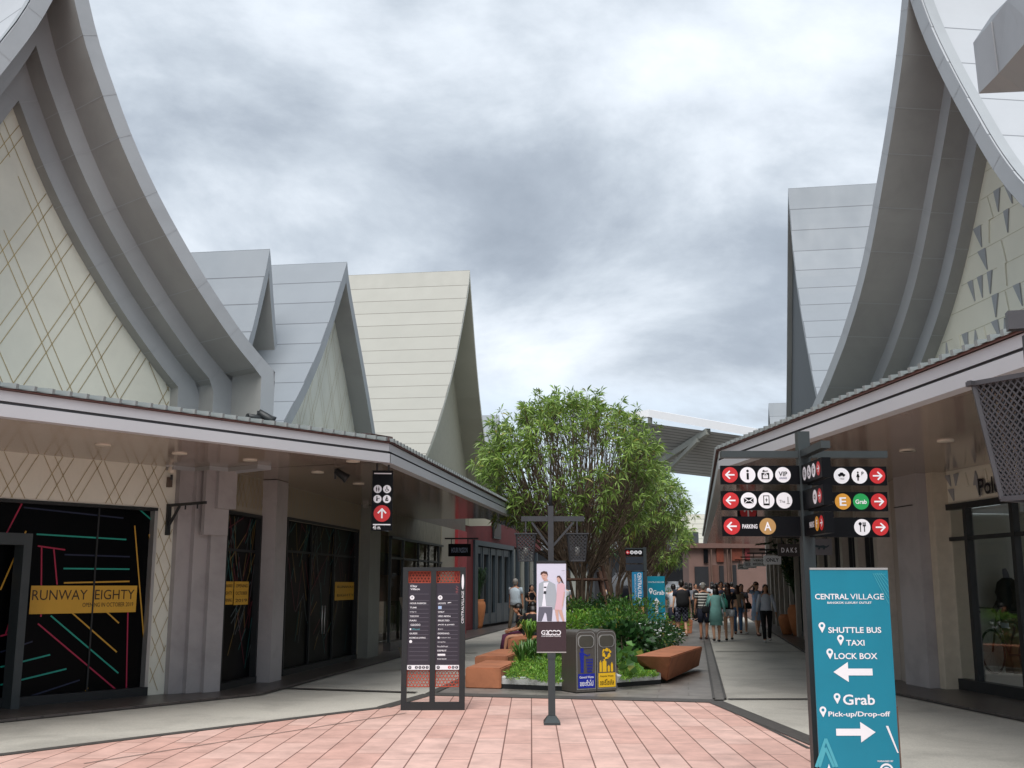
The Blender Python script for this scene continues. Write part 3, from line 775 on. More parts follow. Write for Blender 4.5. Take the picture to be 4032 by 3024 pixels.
inlay(il, fr3, Li[-1][0], Ri[-1][0], 3.7, zs[0], lambda u, z: atz(Li, z) + .03 < u < atz(Ri, z) - .03, seed=31, pitch=.9, w=.007)
il.build('gold_inlay', shopC)
w = MB(); w.rect(WL, p3b, 3.0, WL.px(1838, 2100)[0], 4.4, -.05, mat('upper_wall_shade_brown', '#6b6258', .7, .1));  # upper wall coloured darker, standing in for the shade under the canopy
w.build('wall', shopC)
shopD = thing('shop_building', 'tall cream roofed shop ending the left row, with black framed glass front', 'shop building', WL.p(16, 0, 0))
traced_gable(shopD, F3, S_((1850, 1064), (1843, 1140), (1815, 1300), (1785, 1450), (1745, 1600), (1700, 1740), (1672, 1800)), S_((1850, 1064), (1856, 1150), (1874, 1400), (1893, 1600), (1918, 1790), (1935, 1930)), .13, 12, M_roofc, .8, mat('khaki_wall', '#aaa794', .6, .06), base=3.7)
# extra ribs of the khaki gable soffit
# glass front (window D)
du0 = WL.px(*RA(480, 1000))[0]; du1 = WL.px(*RA(905, 1000))[0]; dzt = WL.px(*RA(480, 850))[1]
gl = glassmat('shop_glass')
fD = MB()
z0D = .25
for xx, ww in ((497, .07), (600, .09), (725, .07), (808, .07), (888, .09)):
    u = WL.px(*RA(xx, 1000), .05)[0]; fD.fb(WL, u - ww / 2, z0D, u + ww / 2, dzt, .0, .06, M_dark)
fD.fb(WL, du0, dzt - .06, du1, dzt, .0, .08, M_dark); fD.fb(WL, du0, dzt - .55, du1, dzt - .5, .0, .05, M_dark); fD.fb(WL, du0, 0, du1, z0D, -.1, .08, M_pli)
fD.build('window_frame', shopD)
gD = MB(); gD.rect(WL, du0, z0D, du1, dzt, -.02, gl); gD.rect(WL, p3b, z0D, du0, dzt, -.02, gl); gD.build('window_glass', shopD)
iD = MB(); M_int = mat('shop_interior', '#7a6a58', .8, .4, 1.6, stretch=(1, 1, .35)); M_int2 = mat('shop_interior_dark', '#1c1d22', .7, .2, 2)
iD.rect(WL, p3b, 0, du1 + .1, 3.2, -1.6, M_int); iD.fb(WL, du1 + .05, 0, du1 + .1, 3.2, -1.6, -.1, M_int); iD.fb(WL, du0 + .3, 1.9, du1 - .3, 2.5, -1.5, -1.2, M_int2)
for k in range(9):
    u = p3b + .3 + k * (du1 - p3b) / 9.5; iD.fb(WL, u, .3, u + .25, random.uniform(.9, 1.5), -1.3, -1.05, random.choice([M_crs, M_terra, M_int2, M_white, mat('cloth_olive', '#4d5636', .8, .1)]))
iD.build('display_interior', shopD)
rw = MB(); rw.rect(WL, du0 - .1, dzt, du1 + .4, 3.36, .0, mat('carved_wall', '#86806f', .6, .25, 3.5, .4, stretch=(4, 4, 1))); rw.build('carved_wall', shopD)
c1 = WL.px(*RA(1040, 800), .1)[0]; c2 = WL.px(*RA(1112, 800), .1)[0]; c3 = WL.px(*RA(1145, 800), .1)[0]
rw = MB(); rw.fb(WL, du1, 0, c1, 3.36, -.05, .02, M_crs); rw.build('wall', shopD)
rw = MB(); rw.fb(WL, c1, 0, c2, 3.36, -.05, .12, M_redp); rw.build('red_pillar', shopD)
rw = MB(); v = gp(1836, 2481); rw.tube([(v.x, v.y, 0), (v.x, v.y, 4.9)], .115, M_stone, 14)
tag(rw.build('canopy_post', None), 'round grey post under the left canopy beside the terracotta jar', 'post')
# red building beyond, set back and taller
WE = Fr(gp(1862, 2483), (sin(radians(12)), cos(radians(12)), 0))
shopE = thing('shop_building', 'dark red shop with slate folding doors behind the large terracotta jar', 'shop building', WE.p(1, 0, 0))
eU = lambda x: WE.px(x, 2300)[0]
ez = WE.px(1862, 2127)[1]
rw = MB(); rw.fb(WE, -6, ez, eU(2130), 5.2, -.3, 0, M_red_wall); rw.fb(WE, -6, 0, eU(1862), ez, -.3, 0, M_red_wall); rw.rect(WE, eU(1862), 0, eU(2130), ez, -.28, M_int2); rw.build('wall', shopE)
fr_ = MB(); fr_.fb(WE, eU(1862), ez - .16, eU(2018), ez + .02, -.1, .08, M_tealdoor); fr_.fb(WE, eU(1862), 0, eU(1874), ez - .16, -.1, .08, M_tealdoor); fr_.fb(WE, eU(2012), 0, eU(2018), ez - .16, -.1, .08, M_tealdoor); fr_.build('door_frame', shopE)
for x0, x1 in ((1878, 1898), (1902, 1930), (1934, 1956), (1958, 1982), (1984, 2009)):
    dm = MB(); a, b = eU(x0), eU(x1); w_ = (b - a) * .16
    dm.fb(WE, a, .15, a + w_, ez - .2, -.12, -.02, M_tealdoor); dm.fb(WE, b - w_, .15, b, ez - .2, -.12, -.02, M_tealdoor)
    dm.fb(WE, a + w_, .15, b - w_, .55 if x0 < 1950 else .9, -.12, -.03, M_tealdoor); dm.fb(WE, a + w_, ez - .45, b - w_, ez - .2, -.12, -.03, M_tealdoor); dm.build('folding_door', shopE)
for k in range(6):
    dm = MB(); a = eU(2022 + k * 18); b = eU(2022 + k * 18 + 13)
    dm.fb(WE, a, .1, a + (b - a) * .22, ez - .1, -.1, .04, M_tealdoor if k % 2 else M_stone); dm.fb(WE, a + (b - a) * .22, .1, b, .5, -.12, -.02, M_tealdoor); dm.build('shop_window', shopE)
bx = MB(); a = eU(1950); bx.fb(WE, a - .6, ez + .2, a + .7, ez + .85, .02, .08, M_dark); bx.fb(WE, a - .5, ez + .28, a + .6, ez + .77, .08, .09, mat('sign_brown', '#3a2a26', .5, .2)); bx.build('fascia_sign', shopE)

# ---------------- right near shop
shopR = thing('shop_building', 'near right shop with stepped grey gable over triangle relief wall and a tall shop window', 'shop building', W2.p(0, 0, 0))
tailR = [(3.72, 5.12), (4.35, 4.70), (4.9, 4.30), (5.3, 4.0), (5.5, 3.7)]
PinR = big_gable(shopR, W2, 2.96, HP, tailR, 6.0, M_roofw)
M_tri = mat('relief_triangle', '#9b9fa2', .6, .05); M_ivory = mat('ivory_wall', '#dddccc', .5, .05, .8)
wl = MB()
rz1 = W2.px(*R9(258, 745))[1]; rz2 = W2.px(*R9(655, 700))[1]; rzt = (rz1 + rz2) / 2
for s in (-1, 1):
    q = [(2.96 + s * x, z) for x, z in PinR]
    for i in range(len(q) - 1): wl.poly(W2, [q[i], q[i + 1], (2.96, q[i + 1][1]), (2.96, q[i][1])], .0, M_ivory)
wuR = W2.px(*R9(258, 745))[0]
wl.rect(W2, -.14, rzt, 8, 3.7, -.004, M_ivory); wl.rect(W2, -.14, 0, wuR, rzt, -.004, M_ivory)
wl.build('ivory_wall', shopR)
tr = MB(); fin = inside_fn(PinR, 2.96); rnd = random.Random(5); o = .01
def tri_rows(z0, z1, u0, u1, rh, fin, dens=.5):
    global o
    z = z0; row = 0
    while z < z1:
        u = u0 + (row % 2) * .2 - .1
        tr.rect(W2, u0, z, u1, z + .007, .004 + row * 1e-5, M_tri) if False else None
        while u < u1:
            if rnd.random() < dens:
                w_ = rnd.choice([.13, .16, .2]); up = rnd.random() < .25; sl = rnd.uniform(-.05, .12)
                P = [(u, z + rh), (u + w_, z + rh), (u + w_ * .6 + sl, z + .04)] if not up else [(u, z), (u + w_, z), (u + w_ * .5, z + rh * .95)]
                if all(fin(*p) for p in P): tr.prism([W2.p(*p, .002) for p in P], W2.n * (.02 + 1e-4 * rnd.random()), M_tri if rnd.random() < .62 else M_ivory)
            u += .27
        z += rh; row += 1
tri_rows(3.9, 8.2, -2.4, 7.5, .38, fin, .62)
rh_ = (3.33 - rzt - .12) / 2; tri_rows(rzt + .1, 3.25, .02, 6.5, rh_, lambda u, z: u > 0 and z < 3.36, .8)
tr.build('relief_triangles', shopR)
jn = MB(); z = 3.9; M_joint = mat('wall_joint', '#b9b79f', .7, 0)
while z < 8.3:
    us_ = [u / 20 for u in range(-60, 180) if fin(u / 20, z)]
    if us_: jn.fb(W2, min(us_), z - .004, max(us_), z + .004, .0, .003, M_joint)
    z += .38
jn.build('wall_joints', shopR)
# column at the corner
cu0, _ = W2.px(*R9(165, 1300), .42); cu1, _ = W2.px(*R9(245, 1300), .42)
cm = MB(); cm.fb(W2, cu0, 0, cu1 + .12, 3.36, -.5, .42, M_pil); cm.fb(W2, cu1 + .12, 0, cu1 + .3, 3.36, -.3, .25, mat('cream_strip', '#c4bba8', .6, .08)); cm.build('pilaster', shopR)
# shop window
wfR = MB(); zs0 = .2
def W2u(x, y, off=0): return W2.px(*RD(x, y), off)[0]
mz = W2.px(*RD(400, 685), 0)[1]
xs = [W2u(213, 800), W2u(508, 1000), W2u(835, 800)]
for i, u in enumerate(xs): wfR.fb(W2, u - .045, zs0, u + .045, rzt, -.06, .04, M_dark)
uE = 4.6
for u in (xs[2] + 1.0, xs[2] + 2.0): wfR.fb(W2, u - .045, zs0, u + .045, rzt, -.06, .04, M_dark)
wfR.fb(W2, xs[0] - .045, rzt, uE, rzt + .09, -.06, .05, M_dark); wfR.fb(W2, xs[0] + .045, mz - .03, uE, mz + .03, -.05, .03, M_dark); wfR.fb(W2, xs[0] - .045, .02, uE, zs0, -.08, .05, M_dark)
wfR.build('window_frame', shopR)
gw = MB(); gw.rect(W2, xs[0], zs0, uE, rzt, -.02, glassmat('shop_glass_bright', (.9, .93, .92), 0, 1.0, 1.3, .10)); gw.build('window_glass', shopR)
dsp = MB(); M_disp = mat('display_backdrop', '#dcddd4', .7, .08, 1); M_dfl = mat('display_floor', '#dddcd6', .5, .05)
dsp.rect(W2, xs[0], zs0, uE, rzt, -1.5, M_disp); dsp.face([W2.p(xs[0], zs0 + .002, -.08), W2.p(uE, zs0 + .002, -.08), W2.p(uE, zs0 + .002, -1.5), W2.p(xs[0], zs0 + .002, -1.5)], M_dfl)
dsp.face([W2.p(xs[0], rzt, -.08), W2.p(uE, rzt, -.08), W2.p(uE, rzt, -1.5), W2.p(xs[0], rzt, -1.5)], M_disp)
dsp.face([W2.p(xs[0] - .04, zs0, -.08), W2.p(xs[0] - .04, rzt, -.08), W2.p(xs[0] - .04, rzt, -1.5), W2.p(xs[0] - .04, zs0, -1.5)], M_disp)
dsp.fb(W2, xs[2] + .1, 1.2, xs[2] + .9, 1.9, -1.3, -1.25, mat('display_orange', '#c2502a', .6, .1))
dsp.build('display_interior', shopR)
lt = MB(); c = ctr(W2, .04, R9, 468, 585, 522, 668); M_letter = mat('letter_black', '#17161c', .3, 0)
vs, fs = text_geo('Polo', True)
x0 = min(v.x for v in vs); y0 = min(v.y for v in vs); sc_ = .34
lt.add([W2.p(c[0] - c[2] / 2 + (v.x - x0) * sc_, c[1] - c[3] / 2 + (v.y - y0) * sc_, .06) for v in vs], fs, M_letter); lt.add([W2.p(c[0] - c[2] / 2 + (v.x - x0) * sc_ + .01, c[1] - c[3] / 2 + (v.y - y0) * sc_, .03) for v in vs], fs, M_alu)
lt.build('shop_name_letters', shopR)
jnk = MB(); jnk.fb(W2, cu0 - .02, 2.86, cu0 + .6, 2.875, .42, .428, M_dark); jnk.build('wall_cable', shopR)

# right lane wall
shopS = thing('shop_building', 'grey roofed shop behind the right canopy with dark end gable', 'shop building', WR.p(-6, 0, 0))
M_rlw = mat('taupe_wall_right', '#a89f95', .6, .1, 1)
w = MB(); w.rect(WR, -34, 0, -.2, 4.2, -.1, M_rlw); w.build('wall', shopS)
for k in range(14):
    u = -1.2 - k * 2.25; m = MB()
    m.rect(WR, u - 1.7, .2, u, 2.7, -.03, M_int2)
    for j in range(4): m.fb(WR, u - 1.72 + j * .57, .1, u - 1.66 + j * .57, 2.75, -.09, .04, M_dark)
    m.fb(WR, u - 1.74, 2.7, u + .03, 2.78, -.09, .05, M_dark); m.fb(WR, u - 1.74, .06, u + .03, .2, -.09, .05, M_dark)
    if k in (1, 3, 4, 6): m.fb(WR, u - 1.2, .4, u - .7, 1.6, -.028, .0, random.choice([M_crs, M_white, M_terra]))
    m.build('shop_window', shopS)
    c_ = MB(); c_.fb(WR, u + .05, .0, u + .45, 3.36, -.1, .16, mat('lane_pier', '#b0a99f', .6, .1)); c_.build('pier', shopS)
pR = yp(3103, 740, 25.5); F5 = Fr((pR.x, pR.y, 0), -dc)
M_charc = mat('charcoal_gable', '#3c4246', .6, .06)
traced_gable(shopS, F5, S_((3103, 742), (3101, 900), (3099, 1200), (3097, 1500), (3094, 1720)), S_((3103, 742), (3112, 860), (3128, 1040), (3150, 1200), (3180, 1370), (3208, 1520), (3240, 1660)), .12, 10, M_roofg, .12, M_charc, base=3.7)
shopT = thing('shop_building', 'small distant grey gable peeking over the right canopy left of the tall one', 'shop building', WR.p(-25, 0, 0))
pT = yp(3026, 1588, 45); F6 = Fr((pT.x, pT.y, 0), -dc)
traced_gable(shopT, F6, S_((3026, 1588), (3025, 1640), (3024, 1720)), S_((3026, 1588), (3031, 1660), (3038, 1740)), .1, 4, M_roofg, .1, M_charc, base=3.8)
shopU = thing('shop_building', 'distant grey gable showing between the cream roof and the tree', 'shop building', WL.p(30, 0, 0))
pU = yp(1966, 1634, 48); F7 = Fr((pU.x, pU.y, 0), dL)
traced_gable(shopU, F7, S_((1966, 1634), (1960, 1680), (1950, 1760), (1930, 1850)), S_((1966, 1634), (1970, 1700), (1978, 1800), (1985, 1880)), .1, 6, M_roofg, .1, M_charc, base=4)
# corner of a third near gable at the upper right
hb = thing('shop_building', 'corner of a boxed grey gable end jutting in at the top right edge', 'shop building', (6, 8.5, 0))
Yb = 9.5
def PQ(x, y, Y): return yp(*R8(x, y), Y)
a, b, c_, d_ = PQ(767, 155, 10.2), PQ(835, 75, 9.6), PQ(860, 265, 9.6), PQ(787, 340, 10.2)
vv = Vector((.86, -.5, .62)) * 1.6
e_ = PQ(951, -40, 8.7); f_ = PQ(951, 155, 8.7); g_ = PQ(951, 330, 9.6)
m = MB()
far_ = Vector((1.8, -.3, .0))
m.face([a, b, c_, d_], M_face); m.face([b, PQ(890, 0, 9.1), PQ(1000, -110, 8.2), PQ(1000, 105, 8.2), f_, c_], M_face)
m.build('gable_frame', hb)
m = MB(); m.face([d_, c_, f_, PQ(1000, 105, 8.2), PQ(1000, 330, 9.6), g_], M_soff); m.build('gable_soffit', hb)
m = MB(); m.face([c_ + Vector((0, -.004, -.0)), c_ + Vector((.0, -.004, .02)), d_ + Vector((0.02, -.004, .02)), d_ + Vector((0.02, -.004, 0))], M_face)
m.face([a, b, PQ(890, 0, 9.1), PQ(1000, -110, 8.2), PQ(1000, -110, 9.6), PQ(830, 60, 10.6)], M_roofw)
m.face([a, d_, g_, PQ(1000, 330, 9.6), PQ(1000, -100, 10.4)], M_roofw); m.build('roof', hb)
m = MB()
for (x0, y0, x1, y1, Y) in ((833, 80, 857, 265, 9.59),):
    p, q = PQ(x0, y0, Y), PQ(x1, y1, Y); m.bar(p, q, .012, .012, mat('seam_line', '#a6aaad', .5, 0))
m.build('panel_joint', hb)

# ---------------- event roof in the middle distance
er = thing('event_roof', 'large tilted white roof on steel struts over the far end of the lane', 'roof canopy', (10, 62, 0))
Ye = 62; a_ = yp(*RT(1130, 250), 66); b__ = yp(*RT(1265, 217), 66); c__ = yp(*RT(1960, 346), 58)
M_sheet = brickmat('ribbed_soffit', '#9b9b99', '#959593', '#6a6a69', 60, .75, .09, .6, uv=True, dirt=.1)
l0 = yp(*RT(1060, 560), 82); r0 = yp(*RT(1930, 660), 64)
m = MB(); m.face([yp(*RT(1150, 262), 66), yp(*RT(1960, 372), 58), r0, l0], M_sheet, [(0, 12), (20, 12), (20, 0), (0, 0)]); m.build('ribbed_underside', er)
m = MB()
p0, p1, p2 = yp(*RT(1130, 262), 66), yp(*RT(1262, 238), 65), yp(*RT(1960, 368), 58)
for a, b in ((p0, p1), (p1, p2)): m.bar(a + UP * .25, b + UP * .25, .3, .45, M_white)
m.build('edge_beam', er)
m = MB()
m.bar(yp(*RT(1260, 240), 65), yp(*RT(1256, 560), 66), .25, .3, M_stone)
m.bar(yp(*RT(1640, 330), 61), yp(*RT(1330, 530), 68), .3, .35, M_stone); m.bar(yp(*RT(1575, 385), 62), yp(*RT(1400, 560), 67), .2, .25, M_stone)
for xx in (1262, 2035): 
    pp = yp(*RT(1256, 560), 66); 
m.bar(yp(*RT(1256, 560), 66), Vector((yp(*RT(1256, 560), 66).x, 66, 0)), .3, .3, M_stone); m.bar(r0, Vector((r0.x, r0.y, 0)), .3, .3, M_stone)
m.build('steel_strut', er)

# ---------------- far buildings closing the lane
fb_ = thing('shop_building', 'far pinkish brown shop closing the lane with dark doorway and red hanging panels', 'shop building', (10, 62, 0))
FB = Fr((0, 56, 0), (1, 0, 0))
M_pkw = mat('pink_brown_wall', '#7a6058', .7, .12, 1)
def fbx(R, x0, y0, x1, y1, o0, o1, m, mb_):
    a = FB.px(*R(x0, y0)); b = FB.px(*R(x1, y1)); mb_.fb(FB, a[0], max(b[1], 0), b[0], a[1], o0, o1, m)
m = MB(); a = FB.px(*RF(200, 360)); b = FB.px(*RF(1500, 360)); m.fb(FB, a[0], 0, b[0], a[1], -2, 0, M_pkw); m.fb(FB, a[0] - .3, a[1], b[0], a[1] + .25, -2.2, .3, mat('pink_coping', '#6b4f47', .6, .1)); m.build('wall', fb_)
for (x0, y0, x1, y1, mm, nm) in [(280, 600, 465, 860, M_int2, 'doorway'), (395, 375, 455, 550, M_bsign, 'hanging_sign'), (560, 360, 660, 540, mat('rust_panel', '#6e3320', .7, .2), 'rust_panel'), (750, 325, 900, 525, MATS.get('rust_panel') or M_terra, 'rust_panel'),
                             (500, 580, 590, 870, mat('orange_wall', '#5f4137', .7, .15), 'doorway'), (600, 590, 665, 870, M_int2, 'doorway'), (755, 580, 830, 870, M_int2, 'doorway'), (930, 340, 1000, 520, M_red_wall, 'red_panel')]:
    m = MB(); fbx(RF, x0, y0, x1, y1, 0, .12, mm, m); m.build(nm, fb_)
m = MB()
for xx in (480, 690, 740): fbx(RF, xx, 380, xx + 28, 900, .12, .3, mat('orange_column', '#6b5347', .7, .1), m)
m.build('column', fb_)
fc = thing('shop_building', 'far pale building with banded cream roof behind the tree crown right side', 'shop building', (12, 90, 0))
FC = Fr((0, 85, 0), (1, 0, 0)); a = FC.px(2560, 2012); b = FC.px(3000, 2290)
m = MB(); pts = [FC.p(a[0], 0, 0), FC.p(b[0], 0, 0), FC.p(b[0], a[1], -4), FC.p(a[0], a[1], -4)]
m.face([FC.p(a[0], 3.2, 0), FC.p(b[0] + 3, 3.2, 0), FC.p(b[0] + 3, a[1], -4), FC.p(a[0], a[1], -4)], brickmat('roof_far', '#bdbbb0', '#b5b3a8', '#8f8d84', 30, .8, .05, .6), [(0, 0), (20, 0), (20, 8), (0, 8)]); m.build('roof', fc)
m = MB(); m.fb(FC, a[0], 0, b[0] + 3, 3.2, -4, 0, M_crs); m.build('wall', fc)
fd = thing('shop_building', 'low dark shop front far behind the trees and white jars', 'shop building', (0, 75, 0))
FD = Fr((0, 72, 0), (1, 0, 0)); m = MB(); a = FD.px(1900, 2170); b = FD.px(2740, 2170); m.fb(FD, a[0], 0, b[0], a[1], -1, 0, mat('far_dark_wall', '#3b3f44', .7, .3, .7)); m.build('wall', fd)
m = MB(); m.fb(FD, a[0], a[1] + .02, b[0], a[1] + 1.2, -3, 1.2, mat('far_roof', '#6c6f72', .6, .1)); m.build('roof', fd)
for k in range(9):
    m = MB(); u = a[0] + 1 + k * 1.6; m.fb(FD, u, .1, u + 1.1, 2.6, 0, .1, M_int2 if k % 3 else M_stone); m.build('shop_window', fd)

# ============================================================ signs and street furniture
GA = '\u2190'
M_wdisc = mat('sign_white_disc', '#e9e9ee', .4, 0); M_gdisc = mat('sign_gold_disc', '#b08a55', .4, 0); M_odisc = mat('sign_ochre_disc', '#cf9334', .4, 0); M_green = mat('sign_green', '#1c9a50', .4, 0)
M_grey = mat('sign_grey', '#8e8f95', .4, 0)
def arrow(m, fr, u, z, r, off, ang, mt):
    c, s_ = cos(ang), sin(ang)
    def T(x, y): return (u + (x * c - y * s_) * r, z + (x * s_ + y * c) * r)
    w = .19 * r
    m.line(fr, T(-.58, 0), T(.55, 0), w, off, mt); m.line(fr, T(.02, .50), T(.58, -.04), w, off + .0003, mt); m.line(fr, T(.02, -.50), T(.58, .04), w, off + .0006, mt)
def fatarrow(m, fr, u, z, w, h, off, mt, left=False, up=False):
    P = [(-.5, -.17), (.12, -.17), (.12, -.5), (.5, 0), (.12, .5), (.12, .17), (-.5, .17)]
    if left: P = [(-x, y) for x, y in reversed(P)]
    if up: P = [(-y, x) for x, y in P]; 
    m.poly(fr, [(u + x * w, z + y * h) for x, y in P], off, mt)
def man(m, fr, u, z, h, off, mt, skirt=False, bend=0):
    m.disc(fr, u, z + h * .40, h * .10, off, mt, 12)
    if skirt: m.poly(fr, [(u - h * .07, z + h * .27), (u - h * .2, z - h * .12), (u + h * .2, z - h * .12), (u + h * .07, z + h * .27)], off, mt)
    else: m.rect(fr, u - h * .12, z - h * .1, u + h * .12, z + h * .27, off, mt)
    m.rect(fr, u - h * .09, z - h * .5, u - h * .01, z - h * .1, off, mt); m.rect(fr, u + h * .01, z - h * .5, u + h * .09, z - h * .1, off, mt)
def icon(m, fr, kind, u, z, r, off):
    col = {'L': M_red, 'R': M_red, 'U': M_red, 'A': M_gdisc, 'E': M_odisc, 'F': M_odisc, 'grab': M_green, 'wU': M_wdisc}.get(kind, M_wdisc)
    m.disc(fr, u, z, r, off, col, 28); o = off + .0015; K = M_bsign; Wt = M_wdisc
    if kind == 'L': arrow(m, fr, u, z, r, o, pi, Wt)
    elif kind == 'R': arrow(m, fr, u, z, r, o, 0, Wt)
    elif kind == 'U': arrow(m, fr, u, z, r, o, pi / 2, Wt)
    elif kind == 'wU': arrow(m, fr, u, z, r * .9, o, pi / 2, K)
    elif kind in ('A', 'E', 'F'): m.text(fr, kind, u, z, r * (.85 if kind != 'F' else .6), r * 1.05, o, Wt, True)
    elif kind == 'i': m.disc(fr, u, z + r * .5, r * .16, o, K, 14); m.rect(fr, u - r * .14, z - r * .6, u + r * .14, z + r * .24, o, K)
    elif kind == 'vip': m.text(fr, 'VIP', u, z + r * .12, r * 1.1, r * .6, o, K, True); m.text(fr, 'LOUNGE', u, z - r * .42, r * .95, r * .22, o, mat('sign_navy', '#2a2f6a', .4, 0), True)
    elif kind == 'bag':
        m.rect(fr, u - r * .5, z - r * .55, u + r * .5, z + r * .25, o, K); m.rect(fr, u - r * .33, z - r * .45, u + r * .33, z + r * .0, o + .001, Wt); m.ring(fr, u, z + r * .02, r * .12, r * .2, o + .001, Wt, 12)
        m.line(fr, (u - r * .35, z + r * .42), (u + r * .35, z + r * .5), r * .1, o, K); m.disc(fr, u - r * .2, z + r * .5, r * .13, o + .0005, K, 10)
    elif kind == 'mail':
        m.rect(fr, u - r * .6, z - r * .36, u + r * .6, z + r * .36, o, K); m.line(fr, (u - r * .6, z + r * .36), (u, z - r * .08), r * .09, o + .001, Wt); m.line(fr, (u + r * .6, z + r * .36), (u, z - r * .08), r * .09, o + .0013, Wt)
        m.line(fr, (u - r * .6, z - r * .36), (u - r * .12, z + r * .02), r * .09, o + .0016, Wt); m.line(fr, (u + r * .6, z - r * .36), (u + r * .12, z + r * .02), r * .09, o + .0019, Wt)
    elif kind == 'phone':
        m.rect(fr, u - r * .38, z - r * .6, u + r * .38, z + r * .62, o, K); m.rect(fr, u - r * .28, z - r * .38, u + r * .28, z + r * .52, o + .001, Wt)
        m.poly(fr, [(u + r * .08, z + r * .4), (u - r * .16, z + r * .02), (u - .02 * r, z + r * .02), (u - r * .1, z - r * .3), (u + r * .16, z + r * .12), (u + .02 * r, z + r * .12)], o + .002, K)
    elif kind == 'the1': m.text(fr, 'The', u - r * .27, z - r * .12, r * .72, r * .36, o, mat('sign_text_grey', '#44464d', .4, 0)); m.rect(fr, u + r * .42, z - r * .3, u + r * .5, z + r * .45, o, K); m.rect(fr, u + r * .28, z - r * .42, u + r * .66, z - r * .36, o, K)
    elif kind == 'taxi':
        m.rect(fr, u - r * .45, z + r * .0, u + r * .45, z + r * .22, o, K); m.poly(fr, [(u - r * .3, z + r * .22), (u + r * .3, z + r * .22), (u + r * .17, z + r * .42), (u - r * .17, z + r * .42)], o, K)
        m.disc(fr, u - r * .25, z, r * .12, o + .001, K, 10); m.disc(fr, u + r * .25, z, r * .12, o + .001, K, 10); m.text(fr, 'TAXI', u, z - r * .38, r * .55, r * .2, o, K)
    elif kind == 'ladyP': man(m, fr, u - r * .2, z - r * .03, r * 1.15, o, K, True); m.text(fr, 'P', u + r * .4, z + r * .3, r * .28, r * .45, o, K, True)
    elif kind == 'food':
        m.disc(fr, u - r * .24, z + r * .42, r * .2, o, K, 14); m.rect(fr, u - r * .29, z - r * .55, u - r * .18, z + r * .3, o, K)
        m.rect(fr, u + r * .2, z - r * .55, u + r * .31, z + r * .2, o, K); m.rect(fr, u + r * .06, z + r * .12, u + r * .45, z + r * .26, o + .0005, K)
        for q in (.06, .2, .35): m.rect(fr, u + r * q, z + r * .26, u + r * (q + .09), z + r * .6, o, K)
    elif kind == 'wc': man(m, fr, u - r * .28, z, r * 1.2, o, K); man(m, fr, u + r * .28, z, r * 1.2, o, K, True)
    elif kind == 'wheel': m.disc(fr, u - r * .05, z + r * .5, r * .15, o, K, 10); m.line(fr, (u - r * .05, z + r * .4), (u, z - r * .05), r * .16, o, K); m.line(fr, (u, z - r * .05), (u + r * .35, z - r * .1), r * .13, o + .0003, K); m.line(fr, (u + r * .32, z - r * .08), (u + r * .5, z - r * .5), r * .12, o, K); m.ring(fr, u - r * .05, z - r * .25, r * .26, r * .38, o + .0006, K, 16)
    elif kind == 'baby': m.disc(fr, u - r * .15, z + r * .5, r * .16, o, K, 10); m.poly(fr, [(u - r * .35, z - r * .5), (u + r * .05, z - r * .5), (u + r * .05, z + r * .3), (u - r * .25, z + r * .3)], o, K); m.rect(fr, u, z, u + r * .5, z + r * .1, o, K); m.disc(fr, u + r * .38, z + r * .18, r * .1, o, K, 8)
    elif kind == 'nurse': m.disc(fr, u, z + r * .48, r * .17, o, K, 10); m.poly(fr, [(u - r * .4, z - r * .2), (u - r * .2, z + r * .28), (u + r * .2, z + r * .28), (u + r * .4, z - r * .2), (u + r * .3, z - r * .5), (u - r * .35, z - r * .5)], o, K); m.ring(fr, u + r * .1, z - r * .1, r * .08, r * .16, o + .001, Wt, 10)
    elif kind == 'at1': m.ring(fr, u - r * .15, z, r * .2, r * .35, o, K, 14); m.rect(fr, u + r * .25, z - r * .4, u + r * .38, z + r * .45, o, K)
    elif kind == 'grab': m.text(fr, 'Grab', u, z - r * .02, r * 1.4, r * .55, o, Wt, True)

# ---- near signpost with its blades
YP = 8.7
PX = yp(*R7(536, 400), YP).x + .02
sp = thing('signpost', 'tall charcoal signpost with three rows of black direction blades beside the teal banner', 'signpost', (PX, YP, 0))
FP1 = Fr((0, YP - .05, 0), (1, 0, 0))
ztop = yp(*R7(530, 118), YP).z; zarm = yp(*R7(300, 222), YP).z; ah = yp(*R7(300, 206), YP).z - yp(*R7(300, 237), YP).z
m = MB(); m.cb((PX, YP, ztop / 2), .095, .095, ztop, M_post); m.cb((PX, YP, .01), .3, .3, .02, M_post); m.build('pole', sp)
xl = yp(*R7(160, 222), YP).x; xr = yp(*R7(920, 230), YP).x; yb = YP - .64
m = MB()
m.box((xl, YP - .035, zarm - ah / 2), (PX - .047 - xl, 0, 0), (0, .07, 0), (0, 0, ah), M_post); m.box((PX + .047, YP - .035, zarm - ah / 2), (xr - PX - .047, 0, 0), (0, .07, 0), (0, 0, ah), M_post)
m.box((PX - .035, yb, zarm - ah / 2 + .003), (.07, 0, 0), (0, YP - .047 - yb, 0), (0, 0, ah), M_post)
m.build('top_arm', sp)
def blade(fr, R, x0, y0, x1, y1, items, name='sign_blade', mt=None):
    a = fr.px(*R(x0, y0)); b = fr.px(*R(x1, y1)); m = MB()
    m.fb(fr, a[0], b[1], b[0], a[1], -.035, 0, mt or M_bsign); o = m.build(name, sp)
    zc = (a[1] + b[1]) / 2; h = a[1] - b[1]; g = MB()
    for it in items:
        if it[0] == 'T': c = ctr(fr, 0, R, *it[2]); g.text(fr, it[1], *c, .003, M_wdisc, True)
        else: u = fr.px(*R(it[1], (y0 + y1) / 2))[0]; icon(g, fr, it[0], u, zc, h * .42, .002)
    g.build('sign_symbols', o)
